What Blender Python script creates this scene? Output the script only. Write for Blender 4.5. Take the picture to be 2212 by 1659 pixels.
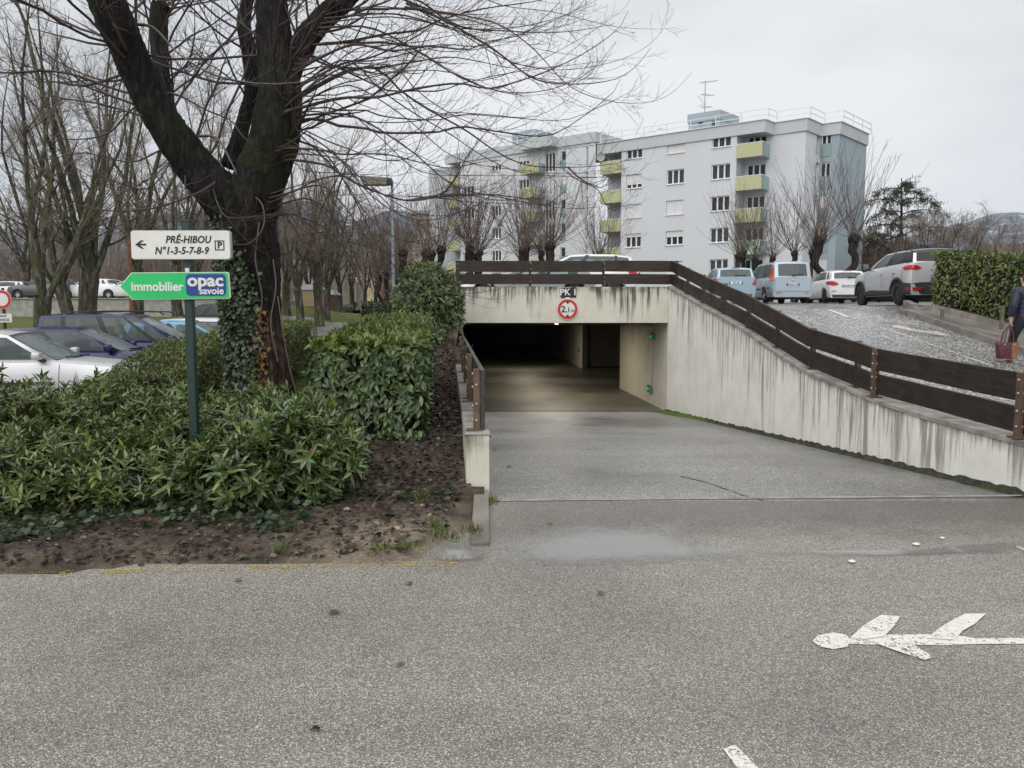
import bpy, bmesh, math, random
import numpy as np
from mathutils import Vector, Matrix
from mathutils.bvhtree import BVHTree

for o in list(bpy.data.objects):
    bpy.data.objects.remove(o)
SC = bpy.context.scene
COL = SC.collection
R = math.radians
rng = np.random.default_rng(7)
random.seed(7)

# ------------------------------------------------------------------ camera
CAMZ, PITCH, FPX = 1.6, R(5.28), 1661.0
cd = bpy.data.cameras.new('camera')
cam = bpy.data.objects.new('camera', cd)
COL.objects.link(cam)
cam.location = (0, 0, CAMZ)
cam.rotation_euler = (R(90) - PITCH, 0, 0)
cd.sensor_width = 36
cd.lens = 36 * FPX / 2212
cd.clip_start = 0.05
cd.clip_end = 9000
SC.camera = cam

# ------------------------------------------------------------------ world: overcast sky
SUN_EL, SUN_AZ = R(52), R(205)          # azimuth measured clockwise from +Y
w = bpy.data.worlds.new('World')
SC.world = w
w.use_nodes = True
nt = w.node_tree
nt.nodes.clear()
N = nt.nodes.new
out = N('ShaderNodeOutputWorld')
bg = N('ShaderNodeBackground')
sky = N('ShaderNodeTexSky')
sky.sky_type = 'NISHITA'
sky.sun_disc = False
sky.sun_elevation = SUN_EL
sky.sun_rotation = SUN_AZ
tc = N('ShaderNodeTexCoord')
mp = N('ShaderNodeMapping')
mp.inputs['Scale'].default_value = (1.0, 1.0, 2.6)
no = N('ShaderNodeTexNoise')
no.inputs['Scale'].default_value = 1.25
no.inputs['Detail'].default_value = 5
no.inputs['Roughness'].default_value = 0.5
rp = N('ShaderNodeValToRGB')
rp.color_ramp.elements[0].position = 0.36
rp.color_ramp.elements[0].color = (5.75, 6.1, 6.45, 1)
rp.color_ramp.elements[1].position = 0.62
rp.color_ramp.elements[1].color = (9.5, 9.55, 9.6, 1)
mx = N('ShaderNodeMix')
mx.data_type = 'RGBA'
mx.inputs['Factor'].default_value = 0.95
L = nt.links.new
L(tc.outputs['Generated'], mp.inputs['Vector'])
L(mp.outputs['Vector'], no.inputs['Vector'])
L(no.outputs['Fac'], rp.inputs['Fac'])
L(sky.outputs['Color'], mx.inputs['A'])
L(rp.outputs['Color'], mx.inputs['B'])
L(mx.outputs['Result'], bg.inputs['Color'])
bg.inputs['Strength'].default_value = 0.0625
L(bg.outputs['Background'], out.inputs['Surface'])

sd = bpy.data.lights.new('sun', 'SUN')
sd.energy = 1.5
sd.angle = R(85)
sd.color = (1.0, 0.97, 0.93)
sun = bpy.data.objects.new('sun', sd)
COL.objects.link(sun)
sun.rotation_euler = (R(90) - SUN_EL, 0, math.pi - SUN_AZ)
sun.location = (0, -20, 40)

SC.view_settings.view_transform = 'Standard'
SC.view_settings.look = 'None'
SC.view_settings.gamma = 1
SC.view_settings.use_curve_mapping = False
SC.view_settings.exposure = 0.72

# ------------------------------------------------------------------ helpers
cp, sp = math.cos(PITCH), math.sin(PITCH)
def ray(u, v):
    a = (u - 1106) / FPX
    b = (829.5 - v) / FPX
    return Vector((a, cp + b * sp, -sp + b * cp))
def at(u, v, Y):
    d = ray(u, v)
    return Vector((0, 0, CAMZ)) + d * (Y / d.y)
def gnd(u, v, z=0.0):
    d = ray(u, v)
    return Vector((0, 0, CAMZ)) + d * ((z - CAMZ) / d.z)

ORG = {}
def tag(o, label=None, cat=None, group=None, kind=None):
    if label: o['label'] = label
    if cat: o['category'] = cat
    if group: o['group'] = group
    if kind: o['kind'] = kind
    return o
def thing(name, label, cat, loc=(0, 0, 0), rz=0.0, group=None, s=1.0):
    o = bpy.data.objects.new(name, None)
    o.empty_display_size = 0.2
    COL.objects.link(o)
    o.location = loc
    o.rotation_euler = (0, 0, rz)
    if s != 1.0: o.scale = (s, s, s)
    ORG[o.name] = Vector(loc)
    return tag(o, label, cat, group)
def copy_tree(o, parent=None):
    c = o.copy()
    COL.objects.link(c)
    if parent is not None:
        c.parent = parent
    for ch in list(o.children):
        copy_tree(ch, c)
    return c
def link(name, me, parent=None):
    o = bpy.data.objects.new(name, me)
    COL.objects.link(o)
    if parent is not None:
        o.parent = parent
        ORG[o.name] = ORG.get(parent.name, Vector((0, 0, 0)))
    return o

def np_mesh(name, V, F, mats, midx=None, smooth=False, uv=None):
    """V (n,3); F (m,k) one polygon size"""
    me = bpy.data.meshes.new(name)
    V = np.ascontiguousarray(V, dtype=np.float32)
    F = np.ascontiguousarray(F, dtype=np.int32)
    m, k = F.shape
    me.vertices.add(len(V))
    me.vertices.foreach_set('co', V.ravel())
    me.loops.add(m * k)
    me.loops.foreach_set('vertex_index', F.ravel())
    me.polygons.add(m)
    me.polygons.foreach_set('loop_start', np.arange(0, m * k, k, dtype=np.int32))
    if midx is not None:
        me.polygons.foreach_set('material_index', np.ascontiguousarray(midx, dtype=np.int32))
    if smooth:
        me.polygons.foreach_set('use_smooth', np.ones(m, dtype=bool))
    for mt in (mats if isinstance(mats, (list, tuple)) else [mats]):
        me.materials.append(mt)
    if uv is not None:
        ul = me.uv_layers.new(name='UVMap')
        ul.data.foreach_set('uv', np.ascontiguousarray(uv[F.ravel()], dtype=np.float32).ravel())
    me.update(calc_edges=True)
    return me

class MB:
    """collects faces and links them as ONE mesh object"""
    def __init__(s):
        s.v, s.f, s.m = [], [], []
        s.uv = {}
    def add(s, vs, fs, m=0):
        b = len(s.v)
        s.v += [tuple(v) for v in vs]
        s.f += [tuple(b + i for i in f) for f in fs]
        s.m += [m] * len(fs)
        return b
    def box(s, c, size, M=None, m=0):
        x, y, z = size[0] / 2, size[1] / 2, size[2] / 2
        vs = [Vector((i * x, j * y, k * z)) for k in (-1, 1) for j in (-1, 1) for i in (-1, 1)]
        if M is not None:
            vs = [M @ v for v in vs]
        c = Vector(c)
        s.add([v + c for v in vs], [(0, 2, 3, 1), (4, 5, 7, 6), (0, 1, 5, 4), (2, 6, 7, 3), (0, 4, 6, 2), (1, 3, 7, 5)], m)
        return s
    def hexa(s, bot, top, m=0):
        """bot/top: 4 points each, ccw from above"""
        s.add(list(bot) + list(top), [(3, 2, 1, 0), (4, 5, 6, 7), (0, 1, 5, 4), (1, 2, 6, 5), (2, 3, 7, 6), (3, 0, 4, 7)], m)
        return s
    def bar(s, a, b, w, h, up=Vector((0, 0, 1)), m=0):
        """box from a to b, cross-section w (sideways) x h (up)"""
        a, b = Vector(a), Vector(b)
        d = (b - a).normalized()
        sd_ = d.cross(up)
        if sd_.length < 1e-5: sd_ = Vector((1, 0, 0))
        sd_.normalize()
        u2 = sd_.cross(d).normalized()
        q = [sd_ * (i * w / 2) + u2 * (j * h / 2) for i, j in ((-1, -1), (1, -1), (1, 1), (-1, 1))]
        s.add([a + p for p in q] + [b + p for p in q], [(0, 1, 2, 3), (7, 6, 5, 4), (0, 4, 5, 1), (1, 5, 6, 2), (2, 6, 7, 3), (3, 7, 4, 0)], m)
        return s
    def tube(s, pts, rad, n=8, m=0, cap=True):
        pts = [Vector(p) for p in pts]
        if not hasattr(rad, '__len__'): rad = [rad] * len(pts)
        rings = []
        ref = None
        for i, p in enumerate(pts):
            t = (pts[min(i + 1, len(pts) - 1)] - pts[max(i - 1, 0)]).normalized()
            if ref is None:
                ref = t.orthogonal().normalized()
            ref = (ref - t * ref.dot(t)).normalized()
            bi = t.cross(ref)
            rings.append([p + (ref * math.cos(a) + bi * math.sin(a)) * rad[i] for a in [2 * math.pi * k / n for k in range(n)]])
        vs = [v for r_ in rings for v in r_]
        fs = []
        for i in range(len(pts) - 1):
            for k in range(n):
                fs.append((i * n + k, i * n + (k + 1) % n, (i + 1) * n + (k + 1) % n, (i + 1) * n + k))
        if cap:
            fs.append(tuple(reversed(range(n))))
            fs.append(tuple((len(pts) - 1) * n + k for k in range(n)))
        s.add(vs, fs, m)
        return s
    def prism(s, poly, axis_a, axis_b, org, ext, m=0):
        """poly [(a,b)] in plane org+a*A+b*B, extruded by vector ext"""
        A, B, O, E = Vector(axis_a), Vector(axis_b), Vector(org), Vector(ext)
        n = len(poly)
        lo = [O + A * a + B * b for a, b in poly]
        hi = [p + E for p in lo]
        s.add(lo + hi, [tuple(reversed(range(n))), tuple(range(n, 2 * n))] + [(i, (i + 1) % n, n + (i + 1) % n, n + i) for i in range(n)], m)
        return s
    def lathe(s, prof, org, axis='z', n=24, m=0):
        vs, fs = [], []
        O = Vector(org)
        for r_, h in prof:
            for k in range(n):
                a = 2 * math.pi * k / n
                c, d = r_ * math.cos(a), r_ * math.sin(a)
                p = Vector((c, d, h)) if axis == 'z' else (Vector((c, h, d)) if axis == 'y' else Vector((h, c, d)))
                vs.append(O + p)
        for i in range(len(prof) - 1):
            for k in range(n):
                fs.append((i * n + k, i * n + (k + 1) % n, (i + 1) * n + (k + 1) % n, (i + 1) * n + k))
        s.add(vs, fs, m)
        return s
    def grid(s, P, m=0, closed=False):
        """P: rows of points"""
        nr, nc = len(P), len(P[0])
        fs = []
        for i in range(nr - 1):
            for j in range(nc - (0 if closed else 1)):
                fs.append((i * nc + j, i * nc + (j + 1) % nc, (i + 1) * nc + (j + 1) % nc, (i + 1) * nc + j))
        s.add([p for r_ in P for p in r_], fs, m)
        return s
    def build(s, name, mats, parent=None, smooth=None, local=False, bevel=0, recalc=True):
        me = bpy.data.meshes.new(name)
        o_ = Vector((0, 0, 0))
        if parent is not None and not local:
            o_ = ORG.get(parent.name, o_)
        me.from_pydata([(v[0] - o_.x, v[1] - o_.y, v[2] - o_.z) for v in s.v], [], s.f)
        for mt in (mats if isinstance(mats, (list, tuple)) else [mats]):
            me.materials.append(mt)
        me.polygons.foreach_set('material_index', s.m)
        if recalc or bevel:
            bm = bmesh.new()
            bm.from_mesh(me)
            bmesh.ops.remove_doubles(bm, verts=bm.verts, dist=1e-5)
            bmesh.ops.recalc_face_normals(bm, faces=bm.faces)
            if bevel:
                ed = [e for e in bm.edges if len(e.link_faces) == 2 and e.calc_face_angle(0) > 0.5]
                bmesh.ops.bevel(bm, geom=ed, offset=bevel, segments=2, affect='EDGES', profile=0.6)
            bm.to_mesh(me)
            bm.free()
        if smooth is not None:
            me.polygons.foreach_set('use_smooth', np.ones(len(me.polygons), dtype=bool))
            me.set_sharp_from_angle(angle=R(smooth))
        me.update()
        return link(name, me, parent)

class Tubes:
    """many thin tubes, vectorised"""
    def __init__(s): s.b = []
    def add(s, P, Rd, n=3, m=0):
        if P.ndim == 2: P, Rd = P[None], np.asarray(Rd)[None]
        s.b.append((np.asarray(P, float), np.asarray(Rd, float), n, m))
    def build(s, name, mats, parent=None, local=False):
        Vs, Fs, Ms, base = [], [], [], 0
        for P, Rd, n, m in s.b:
            K, Np, _ = P.shape
            T = np.gradient(P, axis=1)
            T /= np.linalg.norm(T, axis=2, keepdims=True) + 1e-9
            ref = np.array([0.31, 0.87, 0.38])
            A = np.cross(T, ref)
            A /= np.linalg.norm(A, axis=2, keepdims=True) + 1e-9
            B = np.cross(T, A)
            an = 2 * np.pi * np.arange(n) / n
            ring = P[:, :, None, :] + Rd[:, :, None, None] * (A[:, :, None, :] * np.cos(an)[None, None, :, None] + B[:, :, None, :] * np.sin(an)[None, None, :, None])
            Vs.append(ring.reshape(-1, 3))
            i = np.arange(K)[:, None, None] * (Np * n) + np.arange(Np - 1)[None, :, None] * n
            k = np.arange(n)[None, None, :]
            k2 = (k + 1) % n
            f = np.stack([i + k, i + k2, i + n + k2, i + n + k], axis=-1).reshape(-1, 4) + base
            Fs.append(f)
            Ms.append(np.full(len(f), m))
            base += K * Np * n
        V = np.concatenate(Vs)
        if parent is not None and not local:
            V = V - np.array(ORG.get(parent.name, (0, 0, 0)))
        me = np_mesh(name, V, np.concatenate(Fs), mats, np.concatenate(Ms), smooth=True)
        return link(name, me, parent)

def resample(pts, n):
    """Catmull-Rom through control points -> n points"""
    P = np.array([list(p) for p in pts], float)
    if len(P) == 2:
        t = np.linspace(0, 1, n)[:, None]
        return P[0] * (1 - t) + P[1] * t
    Q = np.vstack([2 * P[0] - P[1], P, 2 * P[-1] - P[-2]])
    d = np.concatenate([[0], np.cumsum(np.linalg.norm(np.diff(P, axis=0), axis=1))])
    out_ = []
    for s_ in np.linspace(0, d[-1], n):
        i = min(np.searchsorted(d, s_, side='right') - 1, len(P) - 2)
        t = (s_ - d[i]) / (d[i + 1] - d[i] + 1e-9)
        p0, p1, p2, p3 = Q[i], Q[i + 1], Q[i + 2], Q[i + 3]
        out_.append(0.5 * (2 * p1 + (p2 - p0) * t + (2 * p0 - 5 * p1 + 4 * p2 - p3) * t * t + (3 * p1 - p0 - 3 * p2 + p3) * t ** 3))
    return np.array(out_)

def unit(a):
    return a / (np.linalg.norm(a, axis=-1, keepdims=True) + 1e-9)

def spawn(P, Rd, m, t0, t1, ln, ang, curl, npts, rr, rg, wob=0.12, rtip=0.0015, tfall=0.5, flat=None):
    """children of the polylines P (K,N,3): K*m new polylines"""
    K, Np, _ = P.shape
    t = rg.uniform(t0, t1, (K, m)) * (Np - 1)
    i = np.clip(t.astype(int), 0, Np - 2)
    f = (t - i)[..., None]
    k = np.arange(K)[:, None]
    base = P[k, i] * (1 - f) + P[k, i + 1] * f
    tan = unit(P[k, i + 1] - P[k, i])
    r0 = (Rd[k, i] * (1 - f[..., 0]) + Rd[k, i + 1] * f[..., 0]) * rr
    rnd = rg.normal(size=(K, m, 3))
    if flat is not None:
        rnd = rnd * np.array(flat)
    perp = unit(rnd - tan * np.sum(rnd * tan, axis=-1, keepdims=True))
    a = rg.uniform(ang[0], ang[1], (K, m, 1))
    d = unit(np.cos(a) * tan + np.sin(a) * perp)
    Lg = rg.uniform(ln[0], ln[1], (K, m, 1)) * (1 - tfall * (t / (Np - 1))[..., None])
    base, d, Lg, r0 = base.reshape(-1, 3), d.reshape(-1, 3), Lg.reshape(-1, 1), r0.reshape(-1)
    pts = [base]
    for j in range(npts - 1):
        d = unit(d + np.array(curl) / (npts - 1) + rg.normal(size=d.shape) * wob / math.sqrt(npts))
        pts.append(pts[-1] + d * Lg / (npts - 1))
    Q = np.stack(pts, axis=1)
    s_ = np.linspace(0, 1, npts)[None, :]
    r0 = np.maximum(r0, rtip * 1.3)
    Rq = r0[:, None] * (1 - s_) + rtip * s_
    return Q, Rq

# leaf templates: (verts, quads) along +x (length 1), width 1 in y, normal z
def leaf_tpl(fold=0.10, droop=0.12, tipw=0.34):
    xs = [0.0, 0.3, 0.68, 1.0]
    ws = [0.06, 0.46, tipw, 0.015]
    v, f = [], []
    for x, w_ in zip(xs, ws):
        z = -droop * x * x
        v += [(x, -w_, z + fold * w_ * 2), (x, 0, z), (x, w_, z + fold * w_ * 2)]
    for i in range(3):
        b = i * 3
        f += [(b, b + 1, b + 4, b + 3), (b + 1, b + 2, b + 5, b + 4)]
    return np.array(v), np.array(f)
def flat_tpl():
    v = [(0, 0, 0), (0.25, -0.5, 0.03), (0.62, -0.33, 0.06), (1, 0, 0.0), (0.62, 0.33, 0.09), (0.25, 0.5, 0.05)]
    return np.array(v), np.array([(0, 1, 2, 3), (0, 3, 4, 5)])
LEAF, SMALL = leaf_tpl(), flat_tpl()
VARI = [LEAF[0], leaf_tpl(.17, .30, .30)[0], leaf_tpl(.05, -.10, .36)[0], leaf_tpl(.13, .02, .26)[0]]

def frames(d, nrm):
    d = unit(d)
    n = unit(nrm - d * np.sum(nrm * d, axis=-1, keepdims=True))
    s_ = np.cross(n, d)
    return d, s_, n
def leaves(name, pos, d, nrm, ln, wd, mats, tpl=None, parent=None, midx=None, local=False, smooth=True):
    tv, tf = tpl if tpl is not None else LEAF
    d, s_, n = frames(d, nrm)
    K = len(pos)
    ln, wd = np.broadcast_to(ln, (K,)), np.broadcast_to(wd, (K,))
    tv = np.stack(VARI)[rng.integers(0, 4, K)] if tpl is LEAF else np.broadcast_to(tv, (K,) + tv.shape)
    V = pos[:, None, :] + tv[:, :, 0, None] * (d * ln[:, None])[:, None, :] + tv[:, :, 1, None] * (s_ * wd[:, None])[:, None, :] + tv[:, :, 2, None] * (n * ln[:, None])[:, None, :]
    F = (tf[None] + (np.arange(K) * tv.shape[1])[:, None, None]).reshape(-1, tf.shape[1])
    if parent is not None and not local:
        V = V - np.array(ORG.get(parent.name, (0, 0, 0)))
    mi = None if midx is None else np.repeat(midx, len(tf))
    me = np_mesh(name, V.reshape(-1, 3), F, mats, mi, smooth=smooth)
    return link(name, me, parent)
_LM = {}
def leaf_objects(name, pos, d, nrm, ln, wd, mats, tpl, parent):
    """each leaf an object of its own, sharing mesh data"""
    d, s_, n = frames(d, nrm)
    org = ORG.get(parent.name, Vector((0, 0, 0)))
    ln, wd = np.broadcast_to(ln, (len(pos),)), np.broadcast_to(wd, (len(pos),))
    for i in range(len(pos)):
        mt = mats[i % len(mats)] if isinstance(mats, list) else mats
        key = (id(tpl), mt.name)
        if key not in _LM:
            _LM[key] = np_mesh(name, tpl[0], tpl[1], mt, smooth=True)
        o = bpy.data.objects.new(name, _LM[key])
        COL.objects.link(o)
        o.parent = parent
        A, B, C, p = d[i] * ln[i], s_[i] * wd[i], n[i] * ln[i], pos[i] - np.array(org)
        o.matrix_local = Matrix(((A[0], B[0], C[0], p[0]), (A[1], B[1], C[1], p[1]), (A[2], B[2], C[2], p[2]), (0, 0, 0, 1)))
# ------------------------------------------------------------------ materials
class G:
    """tiny node-graph helper"""
    def __init__(s, name):
        s.mat = bpy.data.materials.new(name)
        s.mat.use_nodes = True
        s.t = s.mat.node_tree
        s.t.nodes.clear()
        s.out = s.t.nodes.new('ShaderNodeOutputMaterial')
        s.bs = s.t.nodes.new('ShaderNodeBsdfPrincipled')
        s.t.links.new(s.bs.outputs[0], s.out.inputs[0])
        s._tc = None
    def n(s, typ, **kw):
        nd = s.t.nodes.new(typ)
        for k, v in kw.items(): setattr(nd, k, v)
        return nd
    def l(s, a, b): s.t.links.new(a, b)
    def put(s, sock, val):
        if isinstance(val, bpy.types.NodeSocket): s.l(val, sock)
        elif isinstance(val, (tuple, list)): sock.default_value = (*val, 1) if len(val) == 3 and sock.type == 'RGBA' else val
        else: sock.default_value = val
    def pos(s, kind='Position'):
        if kind == 'Position':
            return s.n('ShaderNodeNewGeometry').outputs['Position']
        return s.n('ShaderNodeTexCoord').outputs[kind]
    def map(s, v, scale=(1, 1, 1), rot=(0, 0, 0)):
        m = s.n('ShaderNodeMapping')
        s.l(v, m.inputs['Vector'])
        m.inputs['Scale'].default_value = scale
        m.inputs['Rotation'].default_value = rot
        return m.outputs['Vector']
    def noise(s, v, scale, detail=4, rough=0.55, out='Fac'):
        a = s.n('ShaderNodeTexNoise')
        s.l(v, a.inputs['Vector'])
        a.inputs['Scale'].default_value = scale
        a.inputs['Detail'].default_value = detail
        a.inputs['Roughness'].default_value = rough
        return a.outputs[out]
    def vor(s, v, scale, feature='F1', out='Distance', rnd=1.0):
        a = s.n('ShaderNodeTexVoronoi', feature=feature)
        s.l(v, a.inputs['Vector'])
        a.inputs['Scale'].default_value = scale
        a.inputs['Randomness'].default_value = rnd
        return a.outputs[out]
    def ramp(s, f, stops, interp='LINEAR'):
        a = s.n('ShaderNodeValToRGB')
        s.l(f, a.inputs['Fac'])
        cr = a.color_ramp
        cr.interpolation = interp
        while len(cr.elements) < len(stops): cr.elements.new(0.5)
        for e, (p, c) in zip(cr.elements, stops):
            e.position = p
            e.color = (c, c, c, 1) if isinstance(c, (int, float)) else (*c, 1)
        return a.outputs['Color']
    def mix(s, f, a, b, blend='MIX'):
        m = s.n('ShaderNodeMix', data_type='RGBA', blend_type=blend)
        s.put(m.inputs['Factor'], f)
        s.put(m.inputs['A'], a)
        s.put(m.inputs['B'], b)
        return m.outputs['Result']
    def math(s, op, a, b=0.0, clamp=False):
        m = s.n('ShaderNodeMath', operation=op, use_clamp=clamp)
        s.put(m.inputs[0], a)
        s.put(m.inputs[1], b)
        return m.outputs[0]
    def sstep(s, x, lo, hi):
        m = s.n('ShaderNodeMapRange', interpolation_type='SMOOTHSTEP')
        s.put(m.inputs['Value'], x)
        m.inputs['From Min'].default_value = lo
        m.inputs['From Max'].default_value = hi
        return m.outputs['Result']
    def sep(s, v):
        a = s.n('ShaderNodeSeparateXYZ')
        s.l(v, a.inputs[0])
        return a.outputs
    def bump(s, h, strength=0.3, dist=0.01, nrm=None):
        b = s.n('ShaderNodeBump')
        b.inputs['Strength'].default_value = strength
        b.inputs['Distance'].default_value = dist
        s.l(h, b.inputs['Height'])
        if nrm is not None: s.l(nrm, b.inputs['Normal'])
        return b.outputs['Normal']
    def set(s, color=None, rough=None, normal=None, metallic=None, spec=None, alpha=None, emit=None, estr=None, coat=None):
        I = s.bs.inputs
        if color is not None: s.put(I['Base Color'], color)
        if rough is not None: s.put(I['Roughness'], rough)
        if normal is not None: s.l(normal, I['Normal'])
        if metallic is not None: s.put(I['Metallic'], metallic)
        if spec is not None: s.put(I['Specular IOR Level'], spec)
        if alpha is not None: s.put(I['Alpha'], alpha)
        if emit is not None: s.put(I['Emission Color'], emit)
        if estr is not None: s.put(I['Emission Strength'], estr)
        if coat is not None: s.put(I['Coat Weight'], coat)
        return s.mat

def plain(name, c, rough=0.5, metallic=0.0, spec=0.5, var=0.12, scale=6.0, coord='Object', bump=0.0, coat=None):
    g = G(name)
    v = g.pos(coord)
    n_ = g.noise(v, scale, 5)
    dark = tuple(x * (1 - var) for x in c)
    lite = tuple(min(1, x * (1 + var)) for x in c)
    col = g.ramp(n_, [(0.3, dark), (0.7, lite)])
    nm = g.bump(g.noise(v, scale * 12, 3), bump, 0.01) if bump else None
    rr = g.ramp(n_, [(0.3, max(0, rough - 0.06)), (0.7, min(1, rough + 0.06))])
    return g.set(col, rr, nm, metallic, spec, coat=coat)

def asphalt_mat(name, lo, mid, hi, chip=95.0, wet=0.5, cool=0.0, damp=0.55, bmp=0.55, band=False, edge=False):
    g = G(name)
    v = g.pos()
    cells = g.n('ShaderNodeTexVoronoi', feature='F1')
    g.l(v, cells.inputs['Vector'])
    cells.inputs['Scale'].default_value = chip
    rndc = g.sep(cells.outputs['Color'])[0]
    chipc = g.ramp(rndc, [(0.0, tuple(x * 0.4 for x in lo)), (0.3, lo), (0.62, mid), (0.86, hi), (1.0, tuple(min(1, x * 1.45) for x in hi))])
    gap = g.ramp(cells.outputs['Distance'], [(0.38, 0.0), (0.75, 1.0)])
    c1 = g.mix(gap, chipc, tuple(x * 0.6 for x in lo))
    big = g.noise(v, 0.35, 6, 0.6)
    med = g.noise(v, 2.3, 6, 0.6)
    # worn paler and damper darker patches
    c2 = g.mix(g.math('MULTIPLY', g.sstep(big, 0.42, 0.68), damp), c1, (0.55, 0.55, 0.57), 'MULTIPLY')
    c3 = g.mix(g.math('MULTIPLY', g.sstep(med, 0.5, 0.8), 0.35), c2, (0.62, 0.61, 0.60), 'MULTIPLY')
    lanes = g.noise(g.map(v, (0.10, 0.75, 1)), 1.0, 4, 0.55)
    c3 = g.mix(0.55, c3, g.ramp(lanes, [(0.35, 0.72), (0.65, 1.12)]), 'MULTIPLY')
    spots = g.math('MULTIPLY', g.sstep(g.noise(v, 1.1, 3, 0.4), 0.66, 0.74), 0.4)
    c3 = g.mix(spots, c3, (0.45, 0.44, 0.43), 'MULTIPLY')
    fine = g.noise(v, 28, 3)
    c4 = g.mix(0.35, c3, g.ramp(fine, [(0.3, 0.55), (0.7, 1.0)]), 'MULTIPLY')
    if band:        # damp hollow where run-off stands at the head of the ramp
        xy = g.sep(v)
        f = g.math('MULTIPLY', g.sstep(g.math('ADD', xy[1], g.math('MULTIPLY', med, 1.1)), 5.75, 6.5), g.sstep(xy[0], -0.5, 0.2))
        c4 = g.mix(g.math('MULTIPLY', f, 0.75), c4, (0.56, 0.56, 0.56), 'MULTIPLY')
    if edge:        # water seeps along the foot of the wall
        xy = g.sep(v)
        f = g.sstep(g.math('ADD', g.math('ADD', xy[0], g.math('MULTIPLY', xy[1], 0.0569)), g.math('MULTIPLY', med, 0.9)), 4.65, 5.35)
        c4 = g.mix(g.math('MULTIPLY', f, 0.85), c4, (0.50, 0.50, 0.51), 'MULTIPLY')
    h = g.math('SUBTRACT', 1.0, cells.outputs['Distance'])
    nm = g.bump(h, bmp, 0.006)
    rr = g.ramp(big, [(0.35, wet + 0.2), (0.7, wet - 0.1)])
    return g.set(c4, rr, nm, spec=0.45)

def stain_mat(name, base, dirt, amount=1.0, base2=None, length=0.9, moss=0.6, fine=7.0, tops=0.6):
    """painted concrete; UV: u metres along, v metres below the top edge, streaks run down from the top"""
    g = G(name)
    uv = g.n('ShaderNodeUVMap').outputs['UV']
    p = g.pos()
    u, v_, _ = g.sep(uv)
    su = g.n('ShaderNodeCombineXYZ')
    g.l(u, su.inputs[0])
    g.l(g.math('MULTIPLY', v_, 0.06), su.inputs[1])
    s1 = g.noise(su.outputs[0], fine, 4, 0.62)
    s2 = g.noise(su.outputs[0], fine * 3.1, 3, 0.6)
    s3 = g.noise(su.outputs[0], 0.9, 3, 0.5)
    a = g.math('ADD', g.math('MULTIPLY', s1, 0.6), g.math('MULTIPLY', s2, 0.4))
    reach = g.math('ADD', g.math('MULTIPLY', g.sstep(s3, 0.36, 0.62), length * 1.7), length * 0.22)
    fade = g.math('DIVIDE', v_, reach)
    thr = g.math('SUBTRACT', a, g.math('MULTIPLY', fade, 0.075))
    streak = g.math('MULTIPLY', g.sstep(thr, 0.43, 0.56), g.sstep(fade, 1.7, 0.25))
    mott = g.noise(p, 2.2, 6, 0.65)
    bcol = g.ramp(mott, [(0.3, tuple(x * 0.88 for x in base)), (0.7, base2 or tuple(min(1, x * 1.08) for x in base))])
    c = g.mix(g.math('MULTIPLY', streak, 0.85 * amount, True), bcol, dirt)
    # grime band right under the top edge
    top = g.math('MULTIPLY', g.sstep(v_, 0.10 + 0.12 * tops, 0.0), g.sstep(g.noise(p, 4.0, 5), 0.40, 0.60))
    c = g.mix(g.math('MULTIPLY', top, 0.7 * amount), c, tuple(x * 0.45 for x in dirt))
    c = g.mix(g.math('MULTIPLY', g.sstep(g.noise(p, 0.8, 5, 0.7), 0.52, 0.75), 0.35 * moss), c, (0.30, 0.28, 0.15))
    sp_ = g.noise(p, 34, 3)
    c = g.mix(g.math('MULTIPLY', g.sstep(sp_, 0.66, 0.78), 0.35), c, tuple(x * 0.6 for x in dirt))
    hgt = g.math('ADD', g.noise(p, 3.5, 8, 0.7), g.math('MULTIPLY', g.noise(p, 60, 2), 0.15))
    return g.set(c, 0.82, g.bump(hgt, 0.28, 0.03), spec=0.25)

def wood_mat(name, c0, c1, axis_scale=(1.2, 22, 22)):
    g = G(name)
    v = g.pos('Object')
    ri = g.n('ShaderNodeObjectInfo').outputs['Random']
    sh = g.n('ShaderNodeVectorMath', operation='ADD')
    g.l(v, sh.inputs[0])
    cb = g.n('ShaderNodeCombineXYZ')
    g.l(g.math('MULTIPLY', ri, 37.0), cb.inputs[0])
    g.l(g.math('MULTIPLY', ri, 11.0), cb.inputs[1])
    g.l(cb.outputs[0], sh.inputs[1])
    gr = g.noise(g.map(sh.outputs[0], axis_scale), 1.6, 7, 0.66)
    bl = g.noise(sh.outputs[0], 2.6, 5, 0.6)
    c = g.ramp(gr, [(0.32, c0), (0.52, tuple((a + b) / 2 for a, b in zip(c0, c1))), (0.74, c1)])
    c = g.mix(g.math('MULTIPLY', g.sstep(bl, 0.45, 0.75), 0.7), c, tuple(x * 0.4 for x in c0))
    worn = g.sstep(g.noise(g.map(sh.outputs[0], (1, 6, 6)), 3.3, 5, 0.7), 0.64, 0.74)
    c = g.mix(g.math('MULTIPLY', worn, 0.8), c, tuple(min(1, x * 2.2) for x in c1))
    c = g.mix(g.math('MULTIPLY', ri, 0.3), c, (0.02, 0.016, 0.014))
    return g.set(c, g.ramp(bl, [(0.3, 0.42), (0.7, 0.66)]), g.bump(gr, 0.4, 0.006), spec=0.4)

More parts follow.
